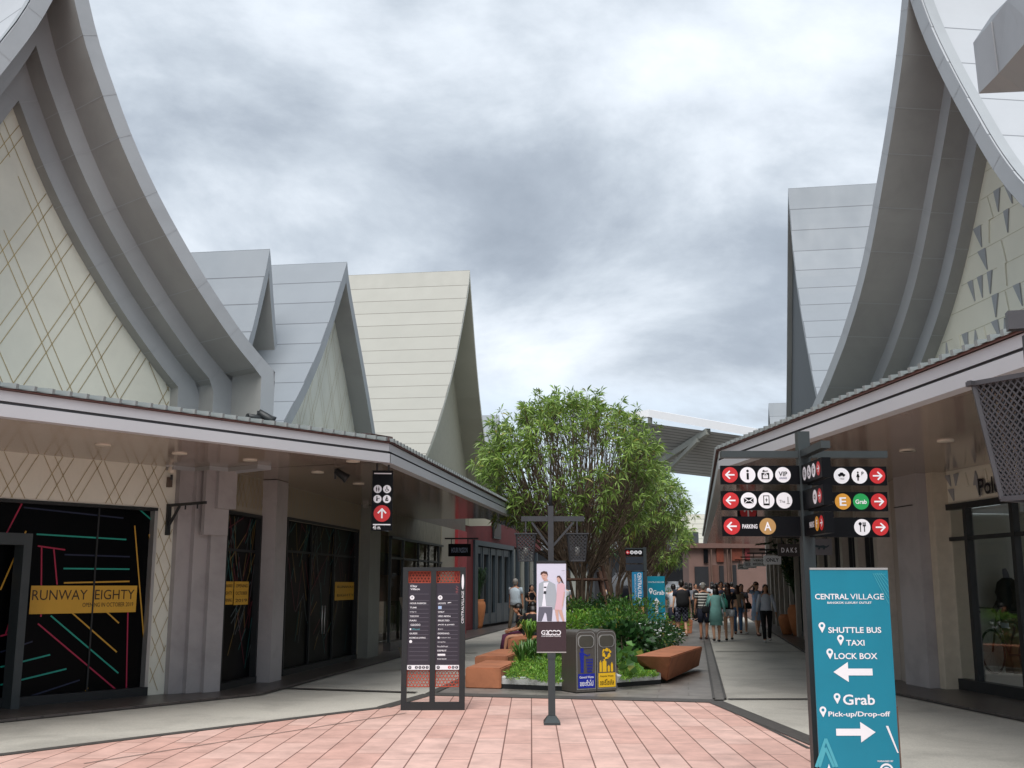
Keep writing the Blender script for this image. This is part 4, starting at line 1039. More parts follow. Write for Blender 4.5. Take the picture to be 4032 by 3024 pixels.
blade(FP1, R7, 160, 272, 524, 357, [('L', 203), ('i', 284), ('bag', 365), ('vip', 446)])
blade(FP1, R7, 163, 388, 527, 476, [('L', 207), ('mail', 289), ('phone', 370), ('the1', 452)])
blade(FP1, R7, 168, 505, 530, 596, [('L', 212), ('T', 'PARKING', (259, 541, 329, 561)), ('A', 376)])
blade(FP1, R7, 556, 276, 926, 362, [('taxi', 715), ('ladyP', 797), ('R', 879)])
blade(FP1, R7, 560, 393, 930, 481, [('T', 'PARKING', (600, 426, 676, 446)), ('E', 721), ('grab', 804), ('R', 886)])
blade(FP1, R7, 565, 510, 937, 600, [('food', 810), ('R', 893)])
FPs = Fr((PX - .035, YP - .06, 0), (0, -1, 0))     # blades on the arm that comes toward the camera, seen from the left
zr = [(FP1.px(*R7(160, 272))[1], FP1.px(*R7(160, 357))[1]), (FP1.px(*R7(160, 388))[1], FP1.px(*R7(160, 476))[1]), (FP1.px(*R7(160, 505))[1], FP1.px(*R7(160, 596))[1])]
for (z1, z0), its in zip(zr, [[('wc', .09), ('wheel', .22), ('baby', .35), ('R', .48)], [('at1', .35), ('R', .48)], [('T', 'PARKING', .23), ('F', .37), ('R', .49)]]):
    m = MB(); m.fb(FPs, .0, z0, .57, z1, -.07, 0, M_bsign); o = m.build('sign_blade', sp); g = MB()
    for it in its:
        if it[0] == 'T': g.text(FPs, it[1], it[2], (z0 + z1) / 2, .13, .045, .003, M_wdisc, True)
        else: icon(g, FPs, it[0], it[1], (z0 + z1) / 2, (z1 - z0) * .36, .002)
    g.build('sign_symbols', o)

# ---- near teal banner
def pin(m, fr, u, z, h, off, mt, hole):
    r = h * .32; m.disc(fr, u, z + h * .18, r, off, mt, 20); m.poly(fr, [(u - r * .93, z + h * .06), (u, z - h * .5), (u + r * .93, z + h * .06)], off + .0004, mt); m.disc(fr, u, z + h * .18, r * .45, off + .001, hole, 14)
YB = 8.25
tb = thing('banner_stand', 'large teal direction banner with white lettering and arrows beside the near signpost', 'banner', (yp(3360, 2700, YB).x, YB, 0))
FT = Fr((0, YB, 0), (1, .0, 0))
l0 = FT.px(*R7(588, 1200))[0] + .006; r0_ = FT.px(*R7(955, 1200))[0]; zt = FT.px(*R7(760, 750))[1]
m = MB(); m.fb(FT, l0, .07, r0_, zt, -.012, 0, M_teal); o = m.build('banner_sheet', tb)
m = MB(); m.fb(FT, l0 - .01, 0, r0_ + .02, .07, -.12, .08, M_alu); m.build('base', tb)
m = MB(); m.tube([FT.p((l0 + r0_) / 2, .07, -.05), FT.p((l0 + r0_) / 2, zt + .01, -.03)], .012, M_alu); m.fb(FT, l0, zt, r0_, zt + .015, -.015, .004, M_alu); m.fb(FT, r0_ - .12, .07, r0_ + .022, FT.px(*R7(980, 1380))[1], -.06, -.03, mat('brown_board', '#6a5245', .7, .15)); m.build('support', tb)
g = MB(); o_ = .003
wT = M_wdisc
# the banner is upright: lettering placed by fractions of its width and height
BW = r0_ - l0
def tx(x, y): # photo crop coordinates -> banner coordinates, corrected for the slant of its edges
    xl_ = 585 + (y - 750) * (628 - 585) / 905; xr_ = 935 + (y - 750) * (985 - 935) / 905
    return l0 + BW * (x - xl_) / (xr_ - xl_), FT.px(*R7(780, y))[1]
def tt(s, x0, y0, x1, y1, bold=True, mt=wT):
    a = tx(x0, (y0 + y1) / 2); b = tx(x1, (y0 + y1) / 2); z0 = tx(700, y1)[1]; z1 = tx(700, y0)[1]
    g.text(FT, s, (a[0] + b[0]) / 2, (z0 + z1) / 2, b[0] - a[0], z1 - z0, o_, mt, bold)
tt('CENTRAL', 608, 860, 758, 886); tt('VILLAGE', 766, 860, 917, 886, False); tt('BANGKOK LUXURY OUTLET', 663, 896, 862, 906)
for s_, a in (('SHUTTLE BUS', (667, 1013, 904, 1040)), ('TAXI', (747, 1072, 829, 1098)), ('LOCK BOX', (694, 1132, 886, 1160)), ('Grab', (732, 1322, 874, 1370)), ('Pick-up/Drop-off', (667, 1400, 942, 1430))): tt(s_, *a)
tt('Grab', 737, 1329, 868, 1365, False, M_teal) if False else None
for x, y in ((639, 1015), (722, 1073), (674, 1136), (706, 1341), (643, 1402)): a = tx(x, y); pin(g, FT, a[0], a[1], .078, o_, wT, M_teal)
a = tx(777, 1219); fatarrow(g, FT, a[0], a[1], .29, .145, o_, wT, left=True)
a = tx(789, 1495); fatarrow(g, FT, a[0], a[1], .29, .145, o_, wT)
a = tx(922, 1466); b = tx(975, 1590); g.poly(FT, [a, (b[0] - .004, b[1]), (b[0] + .006, b[1]), (a[0] + .018, a[1])], o_, wT)
M_tl = mat('banner_teal_light', '#4aa5b5', .4, 0)
for k in range(5): a = tx(868 + k * 9, 765); b = tx(938, 905 - k * 26); g.line(FT, a, b, .004, o_ + k * .0003, M_tl)
tt('CENTRALVILLAGE', 870, 767, 925, 773, False, M_tl)
for k, dx in enumerate((0, 14)): a = tx(655 - dx * .1, 1525 + dx * 3); b = tx(705 - dx, 1655); c2_ = tx(612 + dx, 1655); g.line(FT, a, b, .02, o_ + .0003 * k, M_tl); g.line(FT, a, c2_, .02, o_ + .001 + .0003 * k, M_tl)
tt('MANAGED BY', 885, 1624, 955, 1632); a = tx(925, 1672); g.ring(FT, a[0], a[1], .038, .052, o_, wT); g.ring(FT, a[0], a[1], .018, .027, o_, wT)
a = tx(668, 1640); g.poly(FT, [(a[0] - .02, a[1] - .06), (a[0] + .02, a[1] - .06), (a[0], a[1])], o_ + .002, wT)
g.build('banner_print', o)

# ---- shop directory
Yd = gp(1700, 2797).y
dr_ = thing('directory_sign', 'free standing shop directory with two dark panels between red lattice bands', 'directory', (gp(1700, 2797).x, Yd, 0))
FDs = Fr((0, Yd, 0), (1, .03, 0))
q = lambda x, y: FDs.px(*R5(x, y))
zt = q(400, 430)[1]; X = [q(140, 1465)[0], q(365, 1465)[0], q(603, 1465)[0]]
m = MB()
X0, X2 = q(158, 900)[0] - .01, q(612, 900)[0]
XM = q(377, 900)[0]
for u, w_ in ((X0, .07), (XM - .035, .07), (X2 - .075, .075)): m.fb(FDs, u, 0, u + w_, zt - .05, -.1, 0, M_dark)
m.fb(FDs, X0, zt - .05, X2, zt, -.1, .002, M_dark); m.fb(FDs, X0 + .07, 0, XM - .035, .10, -.1, -.002, M_dark); m.fb(FDs, XM + .035, 0, X2 - .075, .10, -.1, -.002, M_dark)
m.build('frame', dr_)
M_pan = mat('directory_panel', '#312d38', .35, .03, 3); M_lat = mat('lattice_red', '#a8452f', .6, .1, 4); M_lineg = mat('directory_line', '#6b6874', .4, 0)
zp1, zp0 = q(280, 545)[1], q(280, 1178)[1]; zl0 = q(280, 1302)[1]
names1 = ['HOUR PASSION', 'TUMI', 'alya', 'TOSCOW', 'PARI', 'G2000', 'Wacoal', 'GUESS', 'HOME & LIVING']
names2 = ['LACOSTE', '', 'ONLY', 'VERO MODA', 'SELECTED', 'JACK & JONES', 'Jen', 'GIORDANO', 'evergreen find', 'expla', 'kulthai', 'ESPRIT', '', 'naraya']
def hexl(m, u0, z0, u1, z1, off):
    r = .026; dx = r * 1.732; row = 0; z = z0
    while z < z1:
        u = u0 + (dx / 2 if row % 2 else 0)
        while u < u1:
            m.ring(FDs, u, z, r * .66, r * 1.0, off, M_lat, 6); u += dx
        z += r * 1.5; row += 1
for col_, (u0, u1, nm) in enumerate(((X0 + .07, XM - .035, names1), (XM + .035, X2 - .075, names2))):
    m = MB(); m.fb(FDs, u0, zp0, u1, zp1, -.06, -.02, M_pan); o = m.build('directory_panel', dr_)
    g = MB(); ofz = -.017; w_ = u1 - u0
    zz_ = lambda y: q(280, y)[1]
    g.disc(FDs, u0 + .055, zz_(651), .03, ofz, M_wdisc, 20); arrow(g, FDs, u0 + .055, zz_(651), .024, ofz + .001, pi / 2, M_pan)
    rows = [625] + [673 + 30.8 * k for k in range(15)]
    for y in rows:
        g.rect(FDs, u0 + .025, zz_(y) - .002, u1 - .025, zz_(y) + .002, ofz, M_lineg)
    for k, t in enumerate(nm):
        zc = zz_(692 + 31.3 * k)
        if t:
            wt = min(w_ * .7, .0165 * len(t) + .02); 
            if t == 'LACOSTE': wt = .1; g.poly(FDs, [(u0 + .15, zc), (u0 + .2, zc + .006), (u0 + .2, zc + .014), (u0 + .16, zc + .012)], ofz, M_wdisc)
            if t == 'Wacoal': g.disc(FDs, u0 + .04, zc, .012, ofz, M_wdisc, 10); g.text(FDs, t, u0 + .11, zc, .1, .02, ofz, mat('sign_cyan', '#59aeb8', .4, 0)); continue
            if t == 'G2000':
                g.text(FDs, 'G2', u0 + .065, zc, .05, .024, ofz, M_wdisc, True)
                for j in range(3): g.ring(FDs, u0 + .105 + j * .026, zc, .008, .0125, ofz, M_wdisc, 14)
                continue
            if t == 'evergreen find': g.disc(FDs, u0 + .04, zc, .014, ofz, M_wdisc, 12); g.text(FDs, t, u0 + .13, zc, .13, .016, ofz, M_wdisc); continue
            g.text(FDs, t, u0 + .028 + wt / 2, zc, wt, .02, ofz, M_wdisc, t.isupper())
        else:
            if k == 1: g.rect(FDs, u0 + .03, zc - .02, u0 + .075, zc + .02, ofz, mat('sign_lightblue', '#a9c2e6', .4, 0))
            else: g.rect(FDs, u0 + .03, zc - .014, u0 + .13, zc + .014, ofz, M_wdisc)
    if col_ == 0:
        g.text(FDs, 'Clay', u0 + .075, zz_(569), .09, .034, ofz, M_wdisc, True); g.text(FDs, 'Village', u0 + .092, zz_(591), .125, .034, ofz, M_wdisc, True); g.disc(FDs, u0 + .045, zz_(970), .02, ofz, M_wdisc, 16)
    else:
        for j in range(7): g.line(FDs, (u1 - .05 + .01 * sin(j * 2), zz_(565 + j * 8)), (u1 - .03 - .008 * cos(j * 3), zz_(571 + j * 8)), .005, ofz + j * .0002, mat('sign_pinkred', '#a35a5e', .5, 0))
    g.rect(FDs, u0 + .004, zz_(1175), u1 - .004, zz_(1141), ofz, M_wdisc); g.disc(FDs, u0 + .04, zz_(1158), .022, ofz + .001, M_pan, 16); arrow(g, FDs, u0 + .04, zz_(1158), .018, ofz + .002, pi / 2, M_wdisc)
    for k in range(4 if col_ == 0 else 3): g.disc(FDs, u1 - .035 - k * .047, zz_(1158), .02, ofz + .001, M_red if (col_ == 1 and k == 2) else M_pan, 16); man(g, FDs, u1 - .035 - k * .047, zz_(1158), .028, ofz + .002, M_wdisc)
    g.build('directory_lettering', o)
    for (za, zb_) in ((zp1, zt - .055), (zl0, zp0)):
        m = MB(); hexl(m, u0 + .02, za + .02, u1 - .01, zb_ - .01, -.05)
        m.fb(FDs, u0, za, u1, za + .012, -.055, -.045, M_lat); m.fb(FDs, u0, zb_ - .012, u1, zb_, -.055, -.045, M_lat); m.fb(FDs, u0, za + .012, u0 + .012, zb_ - .012, -.055, -.045, M_lat); m.fb(FDs, u1 - .012, za + .012, u1, zb_ - .012, -.055, -.045, M_lat)
        if za == zp1 and col_ == 0: m.rect(FDs, u0 + .012, za + .012, u1 - .012, zb_ - .012, -.06, mat('lattice_back', '#5c241a', .7, .2, 5))
        m.build('lattice_band', dr_)
g = MB(); u = X2 - .038; g.poly(FDs, [(u + .016 * cos(a * pi / 10), zt - .19 + .1 * sin(a * pi / 10)) for a in range(20)], .002, M_wdisc)
g.text(FDs, 'CENTRALVILLAGE', u, zt - .52, .42, .03, .002, M_wdisc, False, pi / 2); g.build('side_lettering', dr_)

# ---- poster stand
bp_ = gp(*R5(1230, 1572)); ps = thing('poster_stand', 'poster on a grey post showing a couple in pale clothes over a dark panel', 'poster stand', (bp_.x, bp_.y, 0))
FPo = Fr((0, bp_.y, 0), (1, 0, 0)); q = lambda x, y, o=0: FPo.px(*RI(x, y), o)
a = q(782, 60); b = q(1215, 1350); uc = (a[0] + b[0]) / 2
a = (uc - (b[0] - a[0]) / 2 * 1.0, a[1])
m = MB(); m.fb(FPo, a[0], b[1], b[0], a[1], -.05, 0, mat('poster_case', '#37262c', .4, .05)); m.fb(FPo, a[0], a[1], b[0], a[1] + .025, -.055, .01, M_dark); m.fb(FPo, a[0], b[1] - .012, b[0], b[1], -.055, .008, M_alu); o = m.build('poster_case', ps)
pw = FPo.px(*R5(1205, 1300))[0], FPo.px(*R5(1256, 1300))[0]; pc = uc
zc = FPo.px(*R5(1230, 1510))[1]
m = MB(); hw = (pw[1] - pw[0]) / 2; m.fb(FPo, pc - hw, zc, pc + hw, b[1] - .08, -.06, -.02 + .02, M_post); m.fb(FPo, pc - hw * 1.15, b[1] - .08, pc + hw * 1.15, b[1] - .012, -.065, .005, M_post); m.build('post', ps)
m = MB(); w1_, w2_ = hw * 1.2, FPo.px(*R5(1300, 1550))[0] - pc; P1 = [FPo.p(pc + sx * w1_, zc, oo) for sx, oo in ((-1, .02), (1, .02), (1, -.08), (-1, -.08))]; P0 = [FPo.p(pc + sx * w2_, .03, oo) for sx, oo in ((-1, .1), (1, .1), (1, -.16), (-1, -.16))]
m.add(P0 + P1, [(0, 1, 5, 4), (1, 2, 6, 5), (2, 3, 7, 6), (3, 0, 4, 7), (4, 5, 6, 7)], M_post); m.fb(FPo, pc - w2_, 0, pc + w2_, .03, -.16, .1, M_post); m.build('base', ps)
g = MB(); C_ = lambda n, h: mat(n, h, .5, 0)
k = [0]
def pp(pts, mt):
    k[0] += 1; g.poly(FPo, [q(*p) for p in pts], .003 + k[0] * .0006, mt)
pp([(787, 72), (1212, 72), (1212, 912), (787, 912)], C_('poster_bg', '#cfcfe0'))
skin, hair, jk, tr_, pk = C_('poster_skin', '#c9a294'), C_('poster_hair', '#4a2f28'), C_('poster_jacket', '#a3abb4'), C_('poster_trousers', '#5e5f6d'), C_('poster_pink', '#d3b0ba')
ws = C_('poster_shirt', '#e4e6f0')
pp([(800, 908), (815, 700), (1020, 700), (1005, 908), (940, 908), (925, 800), (905, 780), (860, 908)], tr_)
pp([(890, 340), (890, 300), (950, 300), (955, 345)], skin)
pp([(820, 360), (890, 325), (960, 320), (1055, 370), (1080, 560), (1065, 740), (1015, 735), (1010, 690), (860, 690), (812, 705), (805, 560)], jk)
pp([(885, 350), (960, 340), (930, 420), (905, 520), (925, 690), (860, 690), (880, 560), (885, 450)], ws)
pp([(890, 405), (928, 405), (926, 425), (890, 425)], C_('poster_ink', '#22242c')); pp([(890, 470), (925, 470), (925, 510), (885, 510)], MATS['poster_ink'])
pp([(845, 215), (880, 190), (940, 200), (945, 250), (930, 300), (895, 315), (870, 290), (855, 255)], skin)
pp([(838, 225), (850, 195), (890, 178), (935, 188), (948, 225), (942, 255), (930, 225), (880, 212), (855, 235)], hair)
for s_ in (0, 1): pp([(868 + 30 * s_, 243), (882 + 30 * s_, 241), (882 + 30 * s_, 246), (868 + 30 * s_, 248)], hair)
pp([(882, 285), (902, 284), (900, 289), (884, 290)], C_('poster_lip', '#a3665e'))
pp([(1050, 735), (1095, 735), (1108, 908), (1080, 908), (1062, 820)], skin); pp([(1095, 735), (1150, 735), (1190, 908), (1165, 908), (1130, 830)], skin)
pp([(1085, 365), (1160, 350), (1195, 380), (1190, 500), (1165, 700), (1150, 742), (1045, 740), (1070, 600), (1078, 450)], pk)
pp([(1078, 275), (1100, 255), (1130, 275), (1130, 330), (1105, 350), (1085, 320)], skin); pp([(1075, 280), (1085, 250), (1120, 245), (1150, 290), (1180, 365), (1150, 345), (1125, 290), (1100, 265)], hair)
pp([(1182, 480), (1196, 480), (1165, 690), (1150, 690)], skin)
c = ctr(FPo, .0, RI, 1145, 165, 1190, 180); g.text(FPo, 'sale', *c, .03, tr_)
c = ctr(FPo, .0, RI, 852, 1038, 958, 1105); g.text(FPo, 'G2', *c, .004, M_wdisc, True)
for x in (985, 1043, 1102): a_ = q(x, 1073); g.ring(FPo, a_[0], a_[1], .019, .030, .004, M_wdisc)
g.text(FPo, 'CONTEMPORARY FASHION', *ctr(FPo, 0, RI, 855, 1115, 1135, 1132), .004, M_wdisc, True)
g.build('poster_print', o)

# ---- twin litter bins
fa_ = gp(*RC(405, 958)); fb2 = gp(*RC(948, 928)); db = (fb2 - fa_).normalized()
def rrect(w, h, r, n=6, bot=0.02):
    P = [(0, bot), (w, bot)]
    for i in range(n + 1): a = pi / 2 * i / n; P.append((w - r + r * cos(a), h - r + r * sin(a)))
    for i in range(n + 1): a = pi / 2 + pi / 2 * i / n; P.append((r + r * cos(a), h - r + r * sin(a)))
    return P
def bin_(u0, w, label, col, face, cat='litter bin'):
    t = thing('litter_bin', label, cat, fa_ + db * (u0 + w / 2), 0, 'twin litter bins by the planter')
    F = Fr(fa_ + db * u0, db); h = .93; m = MB()
    P = rrect(w, h, .10); m.prism([F.p(u, z, 0) for u, z in P], -F.n * .42, M_sil); m.fb(F, .01, 0, w - .01, .02, -.4, -.02, M_dark); m.build('body', t)
    m = MB(); P = [(x * .92 + w * .04, z) for x, z in rrect(w, h - .03, .08, bot=.06)]
    for i in range(len(P)): a, b = P[i], P[(i + 1) % len(P)]; m.line(F, a, b, .008, .003 + i * 1e-4, M_alu)
    m.build('front_trim', t)
    m = MB(); cx, cz_, rw_, rh_ = w / 2, h - .17, w * .40, .095
    def rr(s_): 
        out = []
        for i in range(24):
            a = 2 * pi * i / 24; r = rh_ * .8; sx = rw_ - r; sz = rh_ - r
            out.append((cx + (math.copysign(sx, cos(a)) + r * cos(a)) * s_, cz_ + (math.copysign(sz, sin(a)) + r * sin(a)) * s_))
        return out
    m.prism([F.p(*p, .0) for p in rr(1.0)], F.n * .012, M_alu); m.prism([F.p(*p, .012) for p in rr(.9)], F.n * .004, mat('flap_metal', '#48463f', .45, .1)); m.build('flap', t)
    g = MB(); face(g, F, w, h); g.build('bin_sticker', t)
    return t
M_bb = mat('sticker_blue', '#16279a', .4, .0); M_by = mat('sticker_yellow', '#e8b922', .4, 0); M_bk = mat('sticker_ink', '#4a3c10', .4, 0)
def face1(g, F, w, h):
    o = .004; g.disc(F, w * .30, .635, .032, o, M_bb, 14); g.poly(F, [(w * .17, .60), (w * .40, .60), (w * .38, .45), (w * .37, .30), (w * .22, .30), (w * .22, .45)], o, M_bb); g.line(F, (w * .38, .575), (w * .60, .545), .022, o + .001, M_bb); g.disc(F, w * .66, .56, .014, o, M_bb, 8)
    for k in range(5): g.line(F, (w * (.52 + .075 * k), .50), (w * (.56 + .055 * k), .30), .008, o + .0003 * k, M_bb)
    for k in range(5): g.rect(F, w * (.52 + .012 * k), .49 - .045 * k, w * (.84 - .012 * k), .50 - .045 * k, o + .002, M_bb)
    g.rect(F, w * .1, .075, w * .92, .285, o, M_bb); g.text(F, 'General Waste', w * .51, .235, w * .7, .034, o + .002, M_wdisc, True); g.text(F, 'ขยะทั่วไป', w * .51, .15, w * .66, .09, o + .002, M_wdisc, True)
def face2(g, F, w, h):
    o = .004; cx, cz_ = w * .5, .575
    for k in range(3):
        a = radians(90 + 120 * k); c, s_ = cos(a), sin(a)
        def T(x, y): return (cx + x * -s_ + y * c, cz_ + x * c + y * s_)
        g.poly(F, [T(-.04, .03), T(.015, .03), T(.035, .05), T(.0, .085), T(-.035, .07)], o, M_by); g.poly(F, [T(.03, .055), T(.055, .02), T(.085, .0), T(.06, .07)], o + .001, M_by)
    for x, ww, hh in ((.14, .11, .17), (.29, .2, .19), (.55, .11, .10), (.71, .11, .14)): g.rect(F, w * x, .30, w * (x + ww), .30 + hh * .85, o, M_by); g.rect(F, w * (x + ww * .3), .30 + hh * .85, w * (x + ww * .7), .30 + hh, o, M_by)
    g.rect(F, w * .08, .075, w * .94, .285, o, M_by); g.text(F, 'Recycle Waste', w * .5, .235, w * .66, .034, o + .002, M_bk, True); g.text(F, 'ขยะรีไซเคิล', w * .5, .15, w * .7, .09, o + .002, M_bk, True)
tw = (fb2 - fa_).length; bin_(0, tw * .5 - .005, 'steel litter bin with blue general waste sticker, left of the pair by the planter', M_bb, face1); bin_(tw * .5 + .005, tw * .5 - .005, 'steel litter bin with yellow recycling sticker, right of the pair by the planter', M_by, face2)

# ---- terracotta benches and blocks
def hull(name, label, top, bot, m, cat='bench', group=None):
    b = MB(); n = len(top); b.add([*top, *bot], [tuple(range(n)), tuple(reversed(range(n, 2 * n)))] + [(i, n + i, n + (i + 1) % n, (i + 1) % n) for i in range(n)], m)
    o = b.build(name); bm = bmesh.new(); bm.from_mesh(o.data); bmesh.ops.recalc_face_normals(bm, faces=bm.faces); bmesh.ops.bevel(bm, geom=bm.edges[:], offset=.018, segments=2, affect='EDGES'); bm.to_mesh(o.data); bm.free()
    tag(o, label, cat, group); return o
T = lambda x, y, z: gp(*RC(x, y), z)
hull('bench', 'angular terracotta bench tapering to its foot right of the twin litter bins', [T(1173, 452, .46), T(1670, 465, .46), T(2098, 325, .46), T(1690, 312, .46)], [T(1330, 700, .08), T(1620, 790, .04), T(2050, 590, .06), T(1700, 600, .1)], M_terra)
def block(label, fl, fr2, h, back, shear=0):
    fl, fr2 = Vector(fl), Vector(fr2); b = dc * back
    base = [fl, fr2, fr2 + b, fl + b]; return hull('bench_block', label, [p + UP * h for p in base], [p + UP * .0 for p in base], M_terra, 'bench', 'terracotta seating blocks on the left of the planter')
block('lowest terracotta seating block nearest the directory sign', gp(1831, 2710), gp(1972, 2714), .32, 1.7)
p = yp(1869, 2620, 19.7); q2 = yp(1998, 2620, 19.7); block('middle terracotta seating block behind the lowest one', (p.x, 19.7, 0), (q2.x, 19.7, 0), .36, 2.3)
p = yp(1999, 2560, 23.6); q2 = yp(2215, 2560, 23.6); block('tallest terracotta block where two people in black sit', (p.x, 23.6, 0), (q2.x, 23.6, 0), .47, 3.4)
far_b = gp(2625, 2495); hull('bench_block', 'terracotta block beside the far teal banner behind the man with a backpack', [far_b + Vector((0, 0, .45)) + v for v in (Vector((0, 0, 0)), Vector((.9, 0, 0)), Vector((1.1, 2, 0)), Vector((0, 2, 0)))], [far_b + v for v in (Vector((0, 0, 0)), Vector((.85, 0, 0)), Vector((1.05, 2, 0)), Vector((0, 2, 0)))], M_terra, 'bench')
for x, y, w_ in ((2470, 2405, 2.4), (2740, 2395, 1.5)):
    p = gp(x, y + 8); b = MB(); b.cb(p + Vector((0, .5, .2)), w_, 1, .4, M_terra); tag(b.build('bench_block'), 'low terracotta edge far down the lane ' + ('under the blue banner' if x == 2470 else 'behind the shoppers'), 'bench')

# ---- planter: curb, soil
pl = thing('planter_bed', 'white curbed planting bed in front of the tree and behind the litter bins', 'planter', gp(2320, 2728))
c0, c1a, c1b, c2_, c3_ = gp(1969, 2712), gp(2224, 2722), gp(2434, 2707), gp(2603, 2694), gp(2520, 2470)
c4 = Vector((-.2, 33, 0))
kb = Vector((.08, 1, 0)) * .62
ctrp = (c0 + c1a + c2_ + c3_ + c4) / 5
m = MB()
def curb(a, b):
    d = (b - a).normalized(); n = Vector((d.y, -d.x, 0)); n = n if n.dot(ctrp - a) > 0 else -n
    a2_, b2_ = a - d * .0, b + d * .0
    m.prism([a + n * .04, a + n * .04 + UP * .07, a + UP * .075, a - n * .0 + UP * .17, a + n * .03 + UP * .19, a + n * .17 + UP * .19, a + n * .2 + UP * .0], (b - a), M_curb)
curb(c0, c1a); curb(c1a, c1a + kb); curb(c1b + kb, c1b); curb(c1b, c2_); curb(c2_, c3_)
m.build('curb', pl)
m = MB(); b_ = [p.lerp(ctrp, .02) for p in (c0, c1a, c1a + kb, c1b + kb, c1b, c2_, c3_, c4)]; cc = Vector((ctrp.x, ctrp.y, .42))
for i in range(8): a, b = b_[i], b_[(i + 1) % 8]; m.face([a + UP * .15, b + UP * .15, cc], M_soil)
m.build('soil', pl)
m = MB(); 
for a, b in ((c0, c1a), (c1b, c2_)):
    d = (b - a).normalized(); m.prism([a + UP * .0, a + UP * .07, a + Vector((0, .06, .07)), a + Vector((0, .06, 0))], (b - a), M_dark)
m.build('curb_foot', pl)
def soilz(p):
    f = min(1, max(0, (Vector((p[0], p[1], 0)) - Vector((ctrp.x, ctrp.y, 0))).length / 8)); return .42 - .27 * f
# ---- foliage helpers
def leaf(m, c, d, l, w, mt, droop=.0, n=None):
    d = Vector(d).normalized(); x = d.cross(Vector((random.uniform(-1, 1), random.uniform(-1, 1), random.uniform(.2, 1)))).normalized()
    c = Vector(c); mid = c + d * l * .5 + x * 0; tip = c + d * l - UP * droop * l
    b = len(m.v); m.v += [c, mid + x * w / 2, tip, mid - x * w / 2]; m.f.append((b, b + 1, b + 2, b + 3)); m.m.append(m.mi(mt)); m.uv.append(None); m.sm.append(False)
def rdir(up=0.0):
    while True:
        v = Vector((random.uniform(-1, 1), random.uniform(-1, 1), random.uniform(-1, 1)))
        if .05 < v.length < 1: v.normalize(); v.z += up; return v.normalized()
def shrub(name, label, c, rx, ry, rz, mt, n, l, w, cat='shrub', group=None, flowers=0, up=.35, stems=8, fmt=None):
    c = Vector(c); t = thing(name, label, cat, c, 0, group); m = MB()
    for i in range(n):
        d = rdir(.15); r = random.uniform(.45, 1) ** .6; lump = 1 + .18 * sin(d.x * 7 + c.x * 3) * cos(d.y * 6 + c.y)
        p = c + Vector((d.x * rx * r * lump, d.y * ry * r * lump, rz + d.z * rz * r * lump))
        if p.z < c.z: p.z = c.z + random.uniform(0, .05)
        leaf(m, p, (d + Vector((0, 0, up)) + rdir() * .6), l * random.uniform(.6, 1.25), w * random.uniform(.7, 1.2), mt, .2)
    m.build('foliage', t)
    s_ = MB()
    for i in range(stems):
        a = random.uniform(0, 2 * pi); s_.tube([c + Vector((cos(a) * .04, sin(a) * .04, -.05)), c + Vector((cos(a) * rx * .5, sin(a) * ry * .5, rz * 1.2))], [.012, .005], M_bark, 4, False)
    s_.build('stems', t)
    if flowers:
        f = MB()
        for i in range(flowers):
            d = rdir(.4); p = c + Vector((d.x * rx, d.y * ry, rz + abs(d.z) * rz)) 
            for j in range(5): leaf(f, p, (cos(j * 1.256), sin(j * 1.256), .3), .028, .022, fmt or mat('flower_white', '#eceff0', .6, 0))
        f.build('flowers', t)
    return t
def tuft(name, label, c, r, h, mt, n, w=.02, cat='plant', group=None, arch=.7):
    c = Vector(c); t = thing(name, label, cat, c, 0, group); m = MB()
    for i in range(n):
        a = random.uniform(0, 2 * pi); rr_ = r * random.uniform(.2, 1); hh = h * random.uniform(.6, 1.1); d = Vector((cos(a), sin(a), 0)); x = Vector((-sin(a), cos(a), 0)) * w / 2
        p0 = c + d * r * .1 * random.random(); p1 = c + d * rr_ * .4 + UP * hh * .65; p2 = c + d * rr_ * .8 + UP * hh; p3 = c + d * rr_ * 1.15 + UP * hh * (1 - arch * .35)
        b = len(m.v); m.v += [p0 - x * .6, p0 + x * .6, p1 + x, p1 - x, p2 + x * .7, p2 - x * .7, p3]; k_ = m.mi(mt)
        for f in ((0, 1, 2, 3), (3, 2, 4, 5), (5, 4, 6)): m.f.append(tuple(b + i for i in f)); m.m.append(k_); m.uv.append(None); m.sm.append(False)
    m.build('leaves', t); return t
# low carpet in front of the planter
def carpet(label, poly, n, h, mt, l, w):
    xs_ = [p[0] for p in poly]; ys_ = [p[1] for p in poly]; m = MB(); k_ = 0
    def ins(x, y):
        r = False; j = len(poly) - 1
        for i in range(len(poly)):
            if (poly[i][1] > y) != (poly[j][1] > y) and x < (poly[j][0] - poly[i][0]) * (y - poly[i][1]) / (poly[j][1] - poly[i][1]) + poly[i][0]: r = not r
            j = i
        return r
    while k_ < n:
        x, y = random.uniform(min(xs_), max(xs_)), random.uniform(min(ys_), max(ys_))
        if not ins(x, y): continue
        z = .14 + h * (.55 + .45 * sin(x * 5.1 + 1) * cos(y * 3.7)) * random.uniform(.3, 1)
        leaf(m, (x, y, z), rdir(.8), l * random.uniform(.6, 1.3), w, mt, .1); k_ += 1
    o = m.build('ground_cover', None, 'stuff'); tag(o, label, 'ground cover'); return o
def pt(x, y): v = gp(x, y, .2); return (v.x, v.y)
carpet('bright green low ground cover behind the front curb of the planter', [pt(1990, 2672), pt(2205, 2682), pt(2210, 2628), pt(2420, 2620), pt(2400, 2585), pt(2290, 2575), pt(2040, 2595)], 17000, .2, M_leaf3, .07, .018)
carpet('low green ground cover between the recycling bin and the angular bench', [pt(2450, 2668), pt(2590, 2655), pt(2545, 2600), pt(2420, 2590), pt(2440, 2630)], 9000, .12, M_leaf3, .06, .016)
